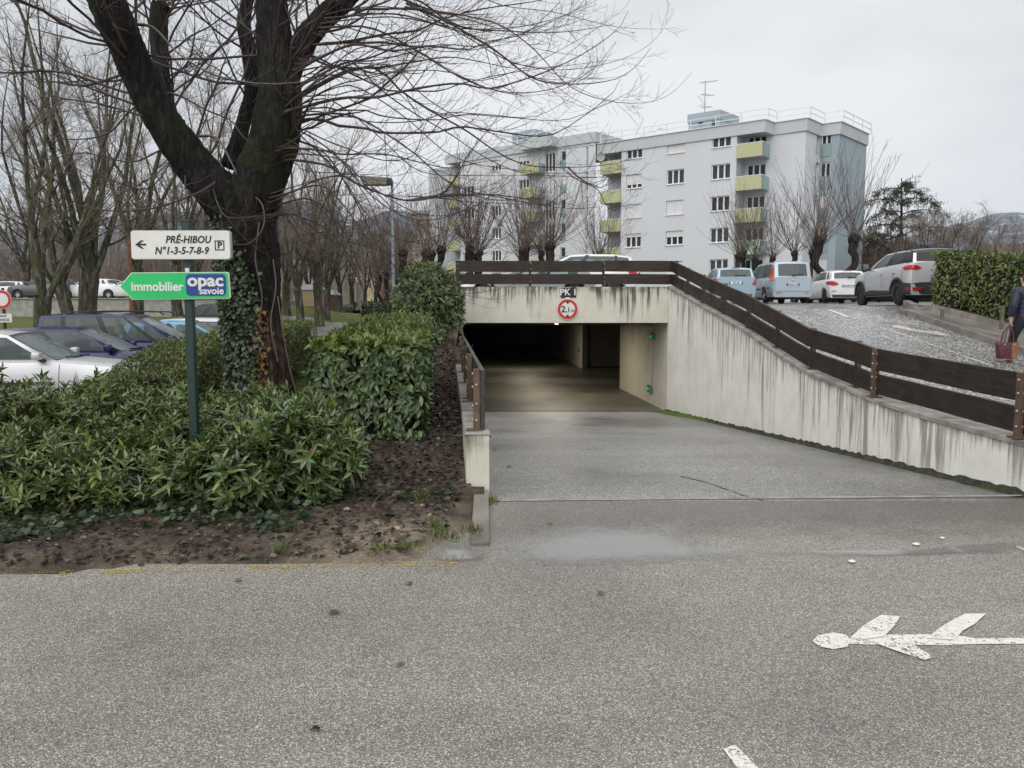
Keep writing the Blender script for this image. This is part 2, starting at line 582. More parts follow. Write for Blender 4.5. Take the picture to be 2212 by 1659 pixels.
def bark_mat(name, dark, lite, moss=(0.05, 0.07, 0.015), mossamt=0.5, scale=9.0, up=None):
    g = G(name)
    v = g.pos()
    st = g.map(v, (1, 1, 0.22))
    r_ = g.noise(st, scale, 8, 0.68)
    c = g.ramp(r_, [(0.36, tuple(x * 0.35 for x in dark)), (0.5, dark), (0.68, lite)])
    if up is not None:
        zf = g.sstep(g.math('ADD', g.sep(v)[2], g.math('MULTIPLY', g.noise(v, 3.0, 4), 1.2)), 1.7, 2.6)
        c = g.mix(zf, c, g.ramp(r_, [(0.36, tuple(x * 0.35 for x in up[0])), (0.5, up[0]), (0.68, up[1])]))
    mo = g.sstep(g.noise(v, 1.9, 6, 0.6), 0.5, 0.66)
    c = g.mix(g.math('MULTIPLY', mo, mossamt), c, g.ramp(g.noise(v, 40, 3), [(0.3, tuple(x * 0.4 for x in moss)), (0.7, moss)]))
    h = g.math('ADD', r_, g.math('MULTIPLY', g.vor(st, scale * 1.7), -0.4))
    return g.set(c, 0.8, g.bump(h, 0.9, 0.05), spec=0.25)

def leaf_mat(name, stops, rough=0.32, trans=0.12, spec=0.5, wetv=0.1):
    g = G(name)
    ge = g.n('ShaderNodeNewGeometry')
    ri = g.n('ShaderNodeObjectInfo').outputs['Random']
    f = g.math('FRACT', g.math('ADD', ge.outputs['Random Per Island'], g.math('MULTIPLY', ri, 5.37)))
    c = g.ramp(f, stops)
    cl = g.noise(g.pos(), 3.4, 3, 0.6)
    c = g.mix(1.0, c, g.ramp(cl, [(0.30, (0.62, 0.60, 0.62)), (0.5, (0.95, 0.95, 0.95)), (0.70, (1.42, 1.38, 1.25))]), 'MULTIPLY')
    vn = g.noise(g.pos(), 90, 2)
    c = g.mix(0.4, c, g.ramp(vn, [(0.3, 0.7), (0.7, 1.0)]), 'MULTIPLY')
    c = g.mix(g.math('MULTIPLY', ge.outputs['Backfacing'], 0.45), c, g.mix(0.5, c, (0.16, 0.20, 0.10)))
    g.set(c, g.math('ADD', g.math('MULTIPLY', f, wetv), rough), spec=spec)
    if trans:
        tr = g.n('ShaderNodeBsdfTranslucent')
        g.l(g.mix(0.5, c, (0.20, 0.30, 0.03)), tr.inputs['Color'])
        ms = g.n('ShaderNodeMixShader')
        ms.inputs[0].default_value = trans
        g.l(g.bs.outputs[0], ms.inputs[1])
        g.l(tr.outputs[0], ms.inputs[2])
        g.l(ms.outputs[0], g.out.inputs[0])
    return g.mat

def masked(name, color, lo, hi, scale=18.0, rough=0.7, scale2=1.2, edge=0.5, spec=0.4, chip=95.0):
    """paint worn off in flakes: alpha from noise and from the stones beneath"""
    g = G(name)
    v = g.pos()
    n1 = g.noise(v, scale, 5, 0.7)
    n2 = g.noise(v, scale2, 3, 0.5)
    ch = g.sep(g.vor(v, chip, out='Color'))[1]
    f = g.math('ADD', g.math('ADD', g.math('MULTIPLY', n1, 0.45), g.math('MULTIPLY', n2, edge)), g.math('MULTIPLY', ch, 0.35))
    al = g.sstep(f, lo, hi)
    c = g.mix(g.noise(v, 25, 3), tuple(x * 0.75 for x in color), color)
    h = g.math('SUBTRACT', 1.0, g.vor(v, chip))
    return g.set(c, rough, g.bump(h, 0.4, 0.005), spec=spec, alpha=al)

def car_paint(name, c, metallic=0.0, rough=0.28):
    g = G(name)
    v = g.pos('Object')
    z = g.sep(v)[2]
    dirt = g.math('MULTIPLY', g.sstep(z, 0.62, 0.12), g.sstep(g.noise(v, 5, 6, 0.65), 0.3, 0.65))
    col = g.mix(g.math('MULTIPLY', dirt, 0.45), c, (0.20, 0.18, 0.15))
    drops = g.sstep(g.noise(v, 60, 2), 0.62, 0.70)
    r_ = g.math('ADD', rough, g.math('MULTIPLY', dirt, 0.3))
    return g.set(col, r_, g.bump(drops, 0.12, 0.004), metallic=metallic, spec=0.5, coat=0.25)

def glass_mat(name, tint=(0.74, 0.84, 0.83), base=(0.26, 0.30, 0.30), see=0.66, rough=0.03):
    """window pane: partly see-through, partly mirror"""
    g = G(name)
    g.set(base, rough, spec=0.6)
    tr = g.n('ShaderNodeBsdfTransparent')
    tr.inputs['Color'].default_value = (*tint, 1)
    fr = g.n('ShaderNodeFresnel')
    fr.inputs['IOR'].default_value = 1.5
    f = g.math('SUBTRACT', see, g.math('MULTIPLY', fr.outputs[0], see), True)
    ms = g.n('ShaderNodeMixShader')
    g.l(f, ms.inputs[0])
    g.l(g.bs.outputs[0], ms.inputs[1])
    g.l(tr.outputs[0], ms.inputs[2])
    g.l(ms.outputs[0], g.out.inputs[0])
    return g.mat

def emit_mat(name, c, s):
    g = G(name)
    return g.set(c, 0.4, emit=c, estr=s)

M = {}
M['road'] = asphalt_mat('road_asphalt', (0.285, 0.266, 0.232), (0.37, 0.346, 0.304), (0.56, 0.526, 0.46), chip=165, wet=0.34, damp=0.55, bmp=0.42, band=True)
M['ramp'] = asphalt_mat('ramp_asphalt', (0.29, 0.28, 0.265), (0.39, 0.375, 0.355), (0.60, 0.58, 0.545), chip=95, wet=0.36, damp=0.7, bmp=0.35, edge=True)
M['uproad'] = asphalt_mat('upper_asphalt', (0.18, 0.175, 0.17), (0.50, 0.49, 0.475), (0.85, 0.83, 0.80), chip=30, wet=0.20, damp=0.75, bmp=0.4)
M['lot'] = asphalt_mat('lot_asphalt', (0.16, 0.155, 0.15), (0.28, 0.275, 0.265), (0.40, 0.39, 0.37), chip=90, wet=0.35)
M['lotleft'] = asphalt_mat('car_park_asphalt', (0.08, 0.08, 0.08), (0.15, 0.15, 0.15), (0.26, 0.25, 0.24), chip=90, wet=0.35)
M['wall_white'] = stain_mat('wall_stained', (0.86, 0.84, 0.785), (0.17, 0.14, 0.10), 0.85, length=0.85, moss=0.3, fine=6.5)
M['wall_beam'] = stain_mat('beam_stained', (0.63, 0.605, 0.52), (0.06, 0.056, 0.05), 1.1, length=0.42, moss=0.8, fine=5.0, tops=1.0)
M['wall_low'] = stain_mat('low_wall_stained', (0.66, 0.64, 0.54), (0.12, 0.115, 0.06), 0.8, length=0.5, moss=0.9, fine=8)
M['coping'] = plain('coping_concrete', (0.30, 0.29, 0.255), 0.75, var=0.45, scale=5, bump=0.4, coord='Object')
M['concrete'] = plain('concrete', (0.30, 0.29, 0.27), 0.75, var=0.3, scale=3, bump=0.3)
M['concrete_wet'] = plain('wet_concrete', (0.19, 0.175, 0.155), 0.36, var=0.35, scale=1.6, bump=0.25)
M['kerb'] = plain('kerb_stone', (0.19, 0.175, 0.155), 0.6, var=0.4, scale=4, bump=0.4)
M['garage_wall'] = stain_mat('garage_wall_paint', (0.66, 0.63, 0.54), (0.20, 0.16, 0.09), 0.45, length=0.5, moss=0.2, fine=9)
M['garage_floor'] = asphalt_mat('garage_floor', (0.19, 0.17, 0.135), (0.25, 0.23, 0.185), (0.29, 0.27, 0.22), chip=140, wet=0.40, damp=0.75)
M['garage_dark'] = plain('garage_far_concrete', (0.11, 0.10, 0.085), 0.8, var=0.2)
M['door_metal'] = plain('garage_door_metal', (0.30, 0.28, 0.22), 0.5, var=0.12, scale=2)
M['plank'] = wood_mat('stained_plank', (0.009, 0.007, 0.0055), (0.060, 0.040, 0.030))
M['plank_green'] = wood_mat('mossy_plank', (0.035, 0.035, 0.028), (0.085, 0.085, 0.065))
M['post_steel'] = plain('brown_steel_post', (0.115, 0.072, 0.048), 0.5, var=0.35, scale=9)
M['bolt'] = plain('bolt_steel', (0.38, 0.37, 0.35), 0.4, metallic=0.8)
M['white_paint'] = masked('white_road_paint', (0.80, 0.78, 0.72), 0.44, 0.62)
M['white_worn'] = masked('white_road_paint_worn', (0.74, 0.72, 0.66), 0.58, 0.72, chip=60)
M['yellow_paint'] = masked('yellow_road_paint', (0.50, 0.38, 0.10), 0.67, 0.80, scale=26, scale2=2.2)
M['black'] = plain('black_plastic', (0.018, 0.018, 0.019), 0.5, var=0.3)
M['sign_white'] = plain('sign_white', (0.70, 0.70, 0.66), 0.4, var=0.06, scale=9)
M['sign_back'] = plain('sign_grey_edge', (0.34, 0.36, 0.36), 0.4, var=0.1)
M['sign_green'] = plain('sign_green', (0.012, 0.50, 0.135), 0.4, var=0.05)
M['sign_blue'] = plain('sign_blue', (0.012, 0.045, 0.24), 0.4, var=0.05)
M['sign_red'] = plain('sign_red', (0.50, 0.028, 0.022), 0.4, var=0.08)
M['ink'] = plain('sign_ink_black', (0.012, 0.012, 0.012), 0.5, var=0.1)
M['post_green'] = plain('green_painted_post', (0.012, 0.036, 0.030), 0.42, var=0.25, scale=14)
M['soil'] = None
g = G('wet_soil')
v = g.pos()
n1, n2 = g.noise(v, 3.0, 7, 0.65), g.noise(v, 40, 4, 0.6)
c = g.ramp(n1, [(0.3, (0.022, 0.016, 0.012)), (0.5, (0.058, 0.043, 0.030)), (0.75, (0.17, 0.13, 0.09))])
c = g.mix(g.sstep(n2, 0.58, 0.7), c, (0.20, 0.165, 0.12))
sx = g.sep(v)
sd_f = g.math('MULTIPLY', g.math('MULTIPLY', g.sstep(g.math('ADD', sx[0], g.math('MULTIPLY', n1, 0.9)), -1.35, -0.45), g.sstep(g.math('ADD', sx[1], g.math('MULTIPLY', n1, 0.8)), 6.3, 5.7)), 0.6)
c = g.mix(sd_f, c, g.ramp(n2, [(0.3, (0.19, 0.15, 0.105)), (0.7, (0.40, 0.34, 0.26))]))
M['soil'] = g.set(c, 0.7, g.bump(g.math('ADD', n2, n1), 0.8, 0.03), spec=0.4)
g = G('lawn_ground')
v = g.pos()
n1, n2 = g.noise(v, 1.1, 6, 0.6), g.noise(g.map(v, (1, 1, 1)), 60, 3)
c = g.ramp(n1, [(0.3, (0.075, 0.092, 0.020)), (0.6, (0.125, 0.145, 0.035)), (0.8, (0.16, 0.15, 0.06))])
c = g.mix(0.5, c, g.ramp(n2, [(0.3, 0.5), (0.7, 1.0)]), 'MULTIPLY')
M['lawn'] = g.set(c, 0.85, g.bump(n2, 0.8, 0.03), spec=0.2)
M['grass_blade'] = leaf_mat('grass_blades', [(0, (0.07, 0.11, 0.012)), (0.6, (0.13, 0.19, 0.025)), (1, (0.20, 0.22, 0.05))], 0.5, 0.3)
g = G('puddle_water')
v = g.pos()
uv = g.n('ShaderNodeUVMap').outputs['UV']
e = g.sep(uv)[0]
nn = g.noise(v, 5.5, 6, 0.7)
fl = g.noise(v, 120, 2, 0.5)
al = g.math('MULTIPLY', g.sstep(g.math('ADD', g.math('ADD', g.math('MULTIPLY', e, 1.25), g.math('MULTIPLY', nn, 1.1)), g.math('MULTIPLY', fl, 1.0)), 1.05, 2.0), 0.72)
M['puddle'] = g.set((0.29, 0.285, 0.275), 0.05, g.bump(g.noise(v, 9, 2), 0.02, 0.01), spec=0.6, alpha=al)
M['bark'] = bark_mat('wet_bark', (0.008, 0.0065, 0.006), (0.034, 0.028, 0.025), mossamt=0.30, scale=20)
M['bark_red'] = bark_mat('reddish_trunk_bark', (0.058, 0.034, 0.027), (0.20, 0.125, 0.098), mossamt=0.10, scale=20, up=((0.009, 0.007, 0.006), (0.036, 0.030, 0.027)))
M['bark_moss'] = bark_mat('mossy_bark', (0.065, 0.060, 0.042), (0.20, 0.19, 0.14), moss=(0.095, 0.115, 0.024), mossamt=0.8)
M['bark_grey'] = bark_mat('pollard_bark', (0.022, 0.018, 0.015), (0.065, 0.053, 0.044), mossamt=0.3)
M['twig_pollard'] = plain('pollard_shoot_bark', (0.120, 0.085, 0.070), 0.7, var=0.35, scale=1.5)
M['twig'] = plain('twig_bark', (0.050, 0.034, 0.030), 0.6, var=0.4, scale=3)
M['twig_pale'] = plain('pale_twig_bark', (0.135, 0.105, 0.085), 0.6, var=0.3, scale=3)
M['twig_green'] = plain('olive_twig_bark', (0.205, 0.165, 0.125), 0.7, var=0.35, scale=3)
M['twig_far'] = plain('far_twig_bark', (0.20, 0.155, 0.13), 0.8, var=0.3, scale=0.6)
M['leaf_a'] = leaf_mat('olive_shrub_leaf', [(0, (0.032, 0.058, 0.012)), (0.4, (0.088, 0.140, 0.030)), (0.75, (0.155, 0.220, 0.050)), (0.96, (0.27, 0.32, 0.075)), (1, (0.16, 0.075, 0.035))], 0.20, spec=0.75)
M['leaf_b'] = leaf_mat('blue_green_shrub_leaf', [(0, (0.032, 0.066, 0.030)), (0.45, (0.088, 0.145, 0.048)), (0.8, (0.165, 0.232, 0.085)), (0.96, (0.25, 0.32, 0.10)), (1, (0.26, 0.32, 0.07))], 0.20, spec=0.75)
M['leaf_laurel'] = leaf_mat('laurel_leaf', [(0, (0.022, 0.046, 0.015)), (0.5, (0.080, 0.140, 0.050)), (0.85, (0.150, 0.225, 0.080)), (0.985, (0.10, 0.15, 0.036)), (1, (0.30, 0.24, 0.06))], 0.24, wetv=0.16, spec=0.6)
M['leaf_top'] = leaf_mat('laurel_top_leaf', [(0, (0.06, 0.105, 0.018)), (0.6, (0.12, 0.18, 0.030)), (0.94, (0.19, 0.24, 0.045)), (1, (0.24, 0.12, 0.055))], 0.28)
M['leaf_hedge'] = leaf_mat('hedge_leaf', [(0, (0.042, 0.064, 0.012)), (0.5, (0.105, 0.140, 0.024)), (0.9, (0.18, 0.21, 0.042)), (1, (0.19, 0.20, 0.05))], 0.32)
M['leaf_ivy'] = leaf_mat('ivy_leaf', [(0, (0.012, 0.028, 0.012)), (0.6, (0.032, 0.062, 0.026)), (1, (0.09, 0.13, 0.065))], 0.30, 0.1)
M['leaf_dry'] = leaf_mat('dead_leaf', [(0, (0.022, 0.013, 0.010)), (0.55, (0.055, 0.032, 0.022)), (0.88, (0.11, 0.065, 0.042)), (1, (0.34, 0.26, 0.20))], 0.5, 0.0, wetv=0.2)
M['leaf_red'] = leaf_mat('red_brown_leaf', [(0, (0.12, 0.055, 0.035)), (0.6, (0.19, 0.09, 0.055)), (1, (0.26, 0.15, 0.09))], 0.45, 0.0)
M['leaf_orange'] = leaf_mat('orange_ivy_leaf', [(0, (0.16, 0.065, 0.025)), (0.6, (0.30, 0.15, 0.06)), (1, (0.42, 0.26, 0.12))], 0.5, 0.15)
M['needle'] = leaf_mat('cedar_needles', [(0, (0.016, 0.026, 0.018)), (0.6, (0.034, 0.050, 0.034)), (1, (0.075, 0.080, 0.050))], 0.6, 0.1, spec=0.2)
M['stems'] = plain('shrub_stems', (0.016, 0.015, 0.009), 0.9, var=0.5, scale=14)  # near-black; also colours the solid cores that paint the inner shade
M['rubber'] = plain('tyre_rubber', (0.016, 0.016, 0.017), 0.75, var=0.3, scale=8)
M['rim'] = plain('alloy_rim', (0.42, 0.43, 0.44), 0.35, metallic=0.7, var=0.1)
M['rim_black'] = plain('black_steel_rim', (0.022, 0.022, 0.024), 0.45, var=0.2)
M['cabin'] = plain('cabin_lining', (0.17, 0.175, 0.18), 0.9, var=0.2)
M['trim'] = plain('grey_trim', (0.035, 0.036, 0.040), 0.55, var=0.2)
M['seat'] = plain('seat_fabric', (0.06, 0.065, 0.075), 0.9, var=0.2)
M['seat_blue'] = plain('blue_seat_cover', (0.08, 0.32, 0.52), 0.9, var=0.1)
M['glass'] = glass_mat('car_glass')
M['glass_dark'] = glass_mat('privacy_glass', tint=(0.10, 0.11, 0.12), base=(0.03, 0.033, 0.036), see=0.5)
M['tail'] = plain('tail_lamp_red', (0.42, 0.012, 0.016), 0.12, var=0.15, coat=0.5)
M['tail_orange'] = plain('tail_lamp_orange', (0.50, 0.07, 0.035), 0.15, var=0.1, coat=0.5)
M['lamp_clear'] = plain('clear_lamp_lens', (0.62, 0.64, 0.66), 0.12, metallic=0.3, var=0.1, coat=0.5)
M['plate'] = plain('number_plate', (0.70, 0.71, 0.72), 0.4, var=0.04)
M['chrome'] = plain('chrome', (0.62, 0.62, 0.64), 0.15, metallic=1.0, var=0.03)
M['p_silver'] = car_paint('silver_paint', (0.52, 0.53, 0.545), 0.55, 0.3)
M['p_silver2'] = car_paint('pale_silver_paint', (0.60, 0.60, 0.615), 0.35, 0.3)
M['p_navy'] = car_paint('navy_paint', (0.012, 0.016, 0.075), 0.1, 0.2)
M['p_violet'] = car_paint('violet_navy_paint', (0.018, 0.019, 0.085), 0.1, 0.2)
M['p_sky'] = car_paint('sky_blue_paint', (0.13, 0.40, 0.68), 0.1, 0.25)
M['p_white'] = car_paint('white_paint', (0.74, 0.74, 0.75), 0.0, 0.25)
M['p_ice'] = car_paint('ice_blue_paint', (0.34, 0.45, 0.54), 0.35, 0.28)
M['p_paleblue'] = car_paint('pale_blue_silver_paint', (0.42, 0.50, 0.56), 0.35, 0.28)
M['p_grey'] = car_paint('grey_paint', (0.10, 0.10, 0.11), 0.4, 0.28)
M['p_black'] = car_paint('black_paint', (0.02, 0.02, 0.022), 0.2, 0.2)
M['render_white'] = plain('building_render', (0.60, 0.615, 0.65), 0.85, var=0.025, scale=0.35, bump=0.05)
M['render_blue'] = plain('building_blue_render', (0.32, 0.385, 0.43), 0.85, var=0.03, scale=0.4)
M['render_band'] = plain('building_band', (0.50, 0.515, 0.54), 0.85, var=0.025, scale=0.4)
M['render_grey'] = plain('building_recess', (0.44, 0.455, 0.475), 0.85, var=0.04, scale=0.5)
M['frame_white'] = plain('window_frame_white', (0.76, 0.76, 0.77), 0.5, var=0.03)
M['shutter'] = plain('roller_shutter', (0.66, 0.66, 0.67), 0.6, var=0.03)
M['pane'] = glass_mat('window_pane', tint=(0.5, 0.52, 0.55), base=(0.045, 0.05, 0.058), see=0.55, rough=0.05)
M['curtain'] = plain('net_curtain', (0.48, 0.49, 0.52), 0.9, var=0.3, scale=5)
M['curtain_dark'] = plain('dark_room', (0.13, 0.13, 0.14), 0.9, var=0.3, scale=2)  # dark tone painted for the unlit room behind a pane
M['curtain_brown'] = plain('brown_curtain', (0.22, 0.13, 0.08), 0.9, var=0.3, scale=4)
M['bal_yellow'] = plain('balcony_yellow_panel', (0.46, 0.47, 0.27), 0.45, var=0.03, scale=1)
M['bal_green'] = plain('balcony_green_panel', (0.36, 0.50, 0.38), 0.45, var=0.04, scale=1)
g = G('balcony_frosted_glass')
g.set((0.40, 0.52, 0.52), 0.25, spec=0.5)
tr = g.n('ShaderNodeBsdfTransparent')
tr.inputs['Color'].default_value = (0.75, 0.86, 0.86, 1)
ms = g.n('ShaderNodeMixShader')
ms.inputs[0].default_value = 0.4
g.l(g.bs.outputs[0], ms.inputs[1]); g.l(tr.outputs[0], ms.inputs[2]); g.l(ms.outputs[0], g.out.inputs[0])
M['bal_glass'] = g.mat
M['rail_white'] = plain('white_rail', (0.72, 0.73, 0.74), 0.5, var=0.03)
M['beige'] = plain('beige_render', (0.40, 0.34, 0.27), 0.9, var=0.08, scale=0.4)
M['yellow_render'] = plain('yellow_render', (0.52, 0.42, 0.24), 0.9, var=0.08, scale=0.4)
M['roof_tile'] = plain('brown_roof', (0.13, 0.09, 0.075), 0.9, var=0.25, scale=1)
M['steel_pole'] = plain('galvanised_pole', (0.22, 0.25, 0.28), 0.45, metallic=0.3, var=0.1)
M['lamp_beige'] = plain('lamp_head_beige', (0.24, 0.22, 0.165), 0.5, var=0.1)
M['rust'] = plain('rusty_pole', (0.20, 0.085, 0.045), 0.7, var=0.3, scale=10)
M['green_led'] = emit_mat('green_led', (0.03, 0.6, 0.18), 0.35)
M['green_box'] = plain('green_lamp_box', (0.05, 0.26, 0.11), 0.4, var=0.2)
M['tube_lamp'] = emit_mat('garage_tube_lamp', (1.0, 0.85, 0.6), 1.6)
M['grey_box'] = plain('grey_switch_box', (0.40, 0.40, 0.38), 0.5)
M['skin'] = plain('skin', (0.48, 0.30, 0.22), 0.55, var=0.1, scale=10)
M['hair'] = plain('brown_hair', (0.055, 0.032, 0.02), 0.6, var=0.3, scale=30)
M['hair_grey'] = plain('grey_hair', (0.45, 0.45, 0.45), 0.7, var=0.2, scale=30)
M['jacket'] = plain('navy_jacket', (0.016, 0.020, 0.042), 0.45, var=0.25, scale=9)
M['trousers'] = plain('dark_trousers', (0.016, 0.018, 0.026), 0.85, var=0.25, scale=9)
M['shoe'] = plain('brown_shoe', (0.16, 0.075, 0.035), 0.55, var=0.3, scale=12)
M['bag'] = plain('burgundy_leather', (0.085, 0.018, 0.026), 0.32, var=0.25, scale=8)
M['bag_tan'] = plain('tan_leather', (0.22, 0.095, 0.045), 0.4, var=0.2, scale=8)
M['coat_dark'] = plain('dark_coat', (0.025, 0.026, 0.032), 0.85, var=0.2)
M['bin_wood'] = plain('bin_slat_wood', (0.36, 0.28, 0.16), 0.8, var=0.2, scale=5)
M['bin_brown'] = plain('bin_brown_wood', (0.09, 0.045, 0.04), 0.8, var=0.2, scale=5)
M['stake'] = plain('weathered_stake', (0.13, 0.11, 0.075), 0.85, var=0.3, scale=10)
M['bin_lid'] = plain('bin_lid', (0.20, 0.22, 0.25), 0.5, var=0.2)
M['moss'] = plain('moss', (0.075, 0.115, 0.014), 0.95, var=0.5, scale=20, bump=0.6)
M['grime'] = plain('wall_foot_grime', (0.034, 0.036, 0.018), 0.95, var=0.7, scale=9, bump=0.6)
g = G('far_hill')
v = g.pos()
c = g.ramp(g.noise(v, 0.012, 8, 0.65), [(0.35, (0.05, 0.06, 0.04)), (0.55, (0.10, 0.085, 0.06)), (0.7, (0.16, 0.15, 0.10))])
M['hill'] = g.set(c, 0.95)
g = G('far_mountain')
v = g.pos()
c = g.ramp(g.noise(v, 0.006, 8, 0.65), [(0.4, (0.035, 0.05, 0.07)), (0.6, (0.075, 0.10, 0.12))])  # blue of distant haze is painted into the base colour
sn = g.math('MULTIPLY', g.sstep(g.noise(v, 0.02, 6, 0.7), 0.56, 0.64), g.sstep(g.sep(v)[2], 120, 330))
c = g.mix(g.math('MULTIPLY', sn, 0.8), c, (0.7, 0.72, 0.76))
M['mountain'] = g.set(c, 0.95)
# ------------------------------------------------------------------ terrain heights
Y0, Y1 = 6.45, 18.9                      # top and foot of the garage ramp
ZF = -0.83                               # garage floor
def xl(y): return -0.2 - 0.0817 * (y - 6.66)      # ramp-side face of the low left wall
def xr(y): return 3.82 + 0.0569 * (Y1 - y)        # ramp-side face of the right wall
def zramp(y): return ZF * min(1, max(0, (y - Y0) / (Y1 - Y0)))
def sm(t):
    t = min(1, max(0, t))
    return t * t * (3 - 2 * t)
def zlot(x, y): return 1.76 + 0.0172 * (y - 18.9)
def zup(x, y):
    pl = 1.22 + 0.194 * (y - 13.68) - 0.133 * (x - 4.2)
    lo = 0.40 + 0.012 * max(0, y - 12)
    hi = zlot(x, y)
    k = 0.12
    a = max(pl, lo) + 0.25 * max(0, k - abs(pl - lo)) ** 2 / k
    return min(a, hi) - 0.25 * max(0, k - abs(a - hi)) ** 2 / k
def zleft(x, y):
    z = 0.30 * sm((y - 6.0) / 3.5) * sm((x + 3.6) / 1.4) - 0.15 * sm((y - 8) / 5)
    z += 0.62 * sm((y - 27.5) / 5) + 0.95 * sm((y - 30) / 26) + 0.10 * sm((y - 55) / 60)
    z += 0.75 * sm((y - 34) / 10) * sm((62 - y) / 10) * sm((x + 21) / 4) * sm((-10.5 - x) / 4)
    # bank up to the parking deck beside the ramp
    z += (zlot(x, y) - z) * sm((x + 4.2) / 2.4) * sm((y - 13.5) / 6.5)
    return z
def hit(u, v, zf, y0=3.0, y1=120.0, lift=0.0):
    d = ray(u, v)
    o = Vector((0, 0, CAMZ))
    t, st = y0, 0.02
    while t < y1:
        p = o + d * t
        if p.z <= zf(p.x, p.y) + lift: return p
        t += st
    return o + d * y1

def sheet(name, xs, ys, zf, mat, kind='structure', smooth=True, keep=None, parent=None):
    xs, ys = list(xs), list(ys)
    V = np.array([(x, y, zf(x, y)) for y in ys for x in xs])
    F = []
    n = len(xs)
    for j in range(len(ys) - 1):
        for i in range(n - 1):
            if keep is None or keep((xs[i] + xs[i + 1]) / 2, (ys[j] + ys[j + 1]) / 2):
                F.append((j * n + i, j * n + i + 1, (j + 1) * n + i + 1, (j + 1) * n + i))
    o = link(name, np_mesh(name, V, np.array(F), mat, smooth=smooth), parent)
    return tag(o, kind=kind)
def poly_sheet(name, pts, mat, kind='structure', label=None):
    b = MB()
    b.add(pts, [tuple(range(len(pts)))])
    o = b.build(name, mat)
    return tag(o, label=label, kind=kind)

# ---- ground
road = sheet('road', np.linspace(-60, 60, 41), np.linspace(-30, Y0, 25), lambda x, y: 0.0, M['road'])
r = MB()
rows = []
for y in np.linspace(Y0, Y1 + 0.02, 30):
    a, b_ = xl(y) - 0.1, xr(y) + 0.1
    rows.append([(a + (b_ - a) * t, y, zramp(y)) for t in np.linspace(0, 1, 12)])
r.grid(rows)
tag(r.build('garage_ramp', M['ramp'], smooth=60), kind='structure')
# cast joint across the head of the ramp
j = MB()
for a in range(14):
    x0 = xl(Y0) + (xr(Y0) - xl(Y0)) * a / 14
    x1 = xl(Y0) + (xr(Y0) - xl(Y0)) * (a + 1) / 14
    ya, yb = Y0 + 0.19 * (a / 14), Y0 + 0.19 * ((a + 1) / 14)
    w_ = 0.022
    j.add([(x0, ya - w_, 0.005), (x1, yb - w_, 0.005), (x1, yb + w_, 0.005), (x0, ya + w_, 0.005)], [(0, 1, 2, 3)])
tag(j.build('ramp_joint_strip', M['coping']), kind='structure')
# the verge, the car park and the lawns on the left
soil_e = gnd(300, 1243).y
def soil_edge(x): return 4.64 + 0.085 * (min(0, x) + 3.08) + 0.45 * sm((x + 0.74) / 0.34)
def zsoil(x, y):
    e = soil_edge(x) + 0.05 * math.sin(x * 2.3) + 0.03 * math.sin(x * 5.1 + 1)
    t = (y - e)
    if t < -0.05: return -0.03
    return zleft(x, y) + 0.075 * sm(t / 0.35) + 0.02 * math.sin(x * 3.1) * math.sin(y * 4.3) * sm(t / 0.5) - (zleft(x, y) + 0.06) * sm((x + 0.62) / 0.3) * sm((6.7 - y) / 0.5)
tag(sheet('soil_bed', np.arange(-12, -0.1, 0.12), np.arange(4.0, 9.2, 0.1), zsoil, M['soil'], keep=lambda x, y: x < (xl(y) - 0.11 if y > 6.6 else -0.29)), kind='structure')
sheet('soil_strip', np.arange(-4.2, 0, 0.2), np.arange(9.1, 19.0, 0.25), lambda x, y: zleft(x, y) + 0.085, M['soil'], keep=lambda x, y: x < xl(y) - 0.11)
sheet('car_park', np.arange(-46, -4.0, 1.0), np.arange(7.0, 28.2, 0.6), lambda x, y: zleft(x, y) + 0.004, M['lotleft'], keep=lambda x, y: x < -5.4)
sheet('lawn', np.arange(-90, -1.0, 1.5), np.arange(9.0, 72, 1.5), lambda x, y: zleft(x, y) - 0.004, M['lawn'], keep=lambda x, y: x < -1.7 and not (x < -6.2 and y < 27.0))
sheet('ground', np.arange(-700, 701, 25), np.concatenate([np.arange(62, 200, 12), np.arange(200, 1500, 60)]),
      lambda x, y: (1.37 if x < 0 else 2.3 - 0.93 * sm((y - 75) / 40)) - 0.02, M['lawn'])
ground_base = poly_sheet('ground_base', [(-700, -60, -2.4), (700, -60, -2.4), (700, 80, -2.4), (-700, 80, -2.4)], M['soil'])
# far road curving away between the trees
pts = [(gnd(620, 700, 1.0).x, gnd(620, 700, 1.0).y), ]
path = MB()
prow = []
for (cx, cy, hw) in [(-9.0, 34, 3.0), (-11.5, 44, 3.0), (-14.0, 58, 3.2), (-17.5, 76, 3.4), (-22.5, 100, 3.4), (-31, 140, 3.4)]:
    prow.append([(cx + s_ * hw, cy + s_ * 0.6, max(zleft(cx + s_ * hw, cy), 1.345 if cy > 60 else -9) + 0.03) for s_ in (-1, -0.33, 0.33, 1)])
path.grid(prow)
tag(path.build('path', M['lot'], smooth=60), kind='structure')
# ---- upper level
sheet('upper_road', np.concatenate([np.arange(3.6, 14, 0.25), np.arange(14, 40, 1.0)]), np.arange(6.4, 21.2, 0.25),
      lambda x, y: zup(x, y), M['uproad'], keep=lambda x, y: x > xr(y) + 0.16)
sheet('parking_deck', np.arange(-3.0, 61, 1.0), np.arange(19.15, 64, 1.2), lambda x, y: zlot(x, y) - 0.012 - (0.25 if (x > 3.9 and y < 20.4) else 0), M['lot'], keep=lambda x, y: x > -2.6)
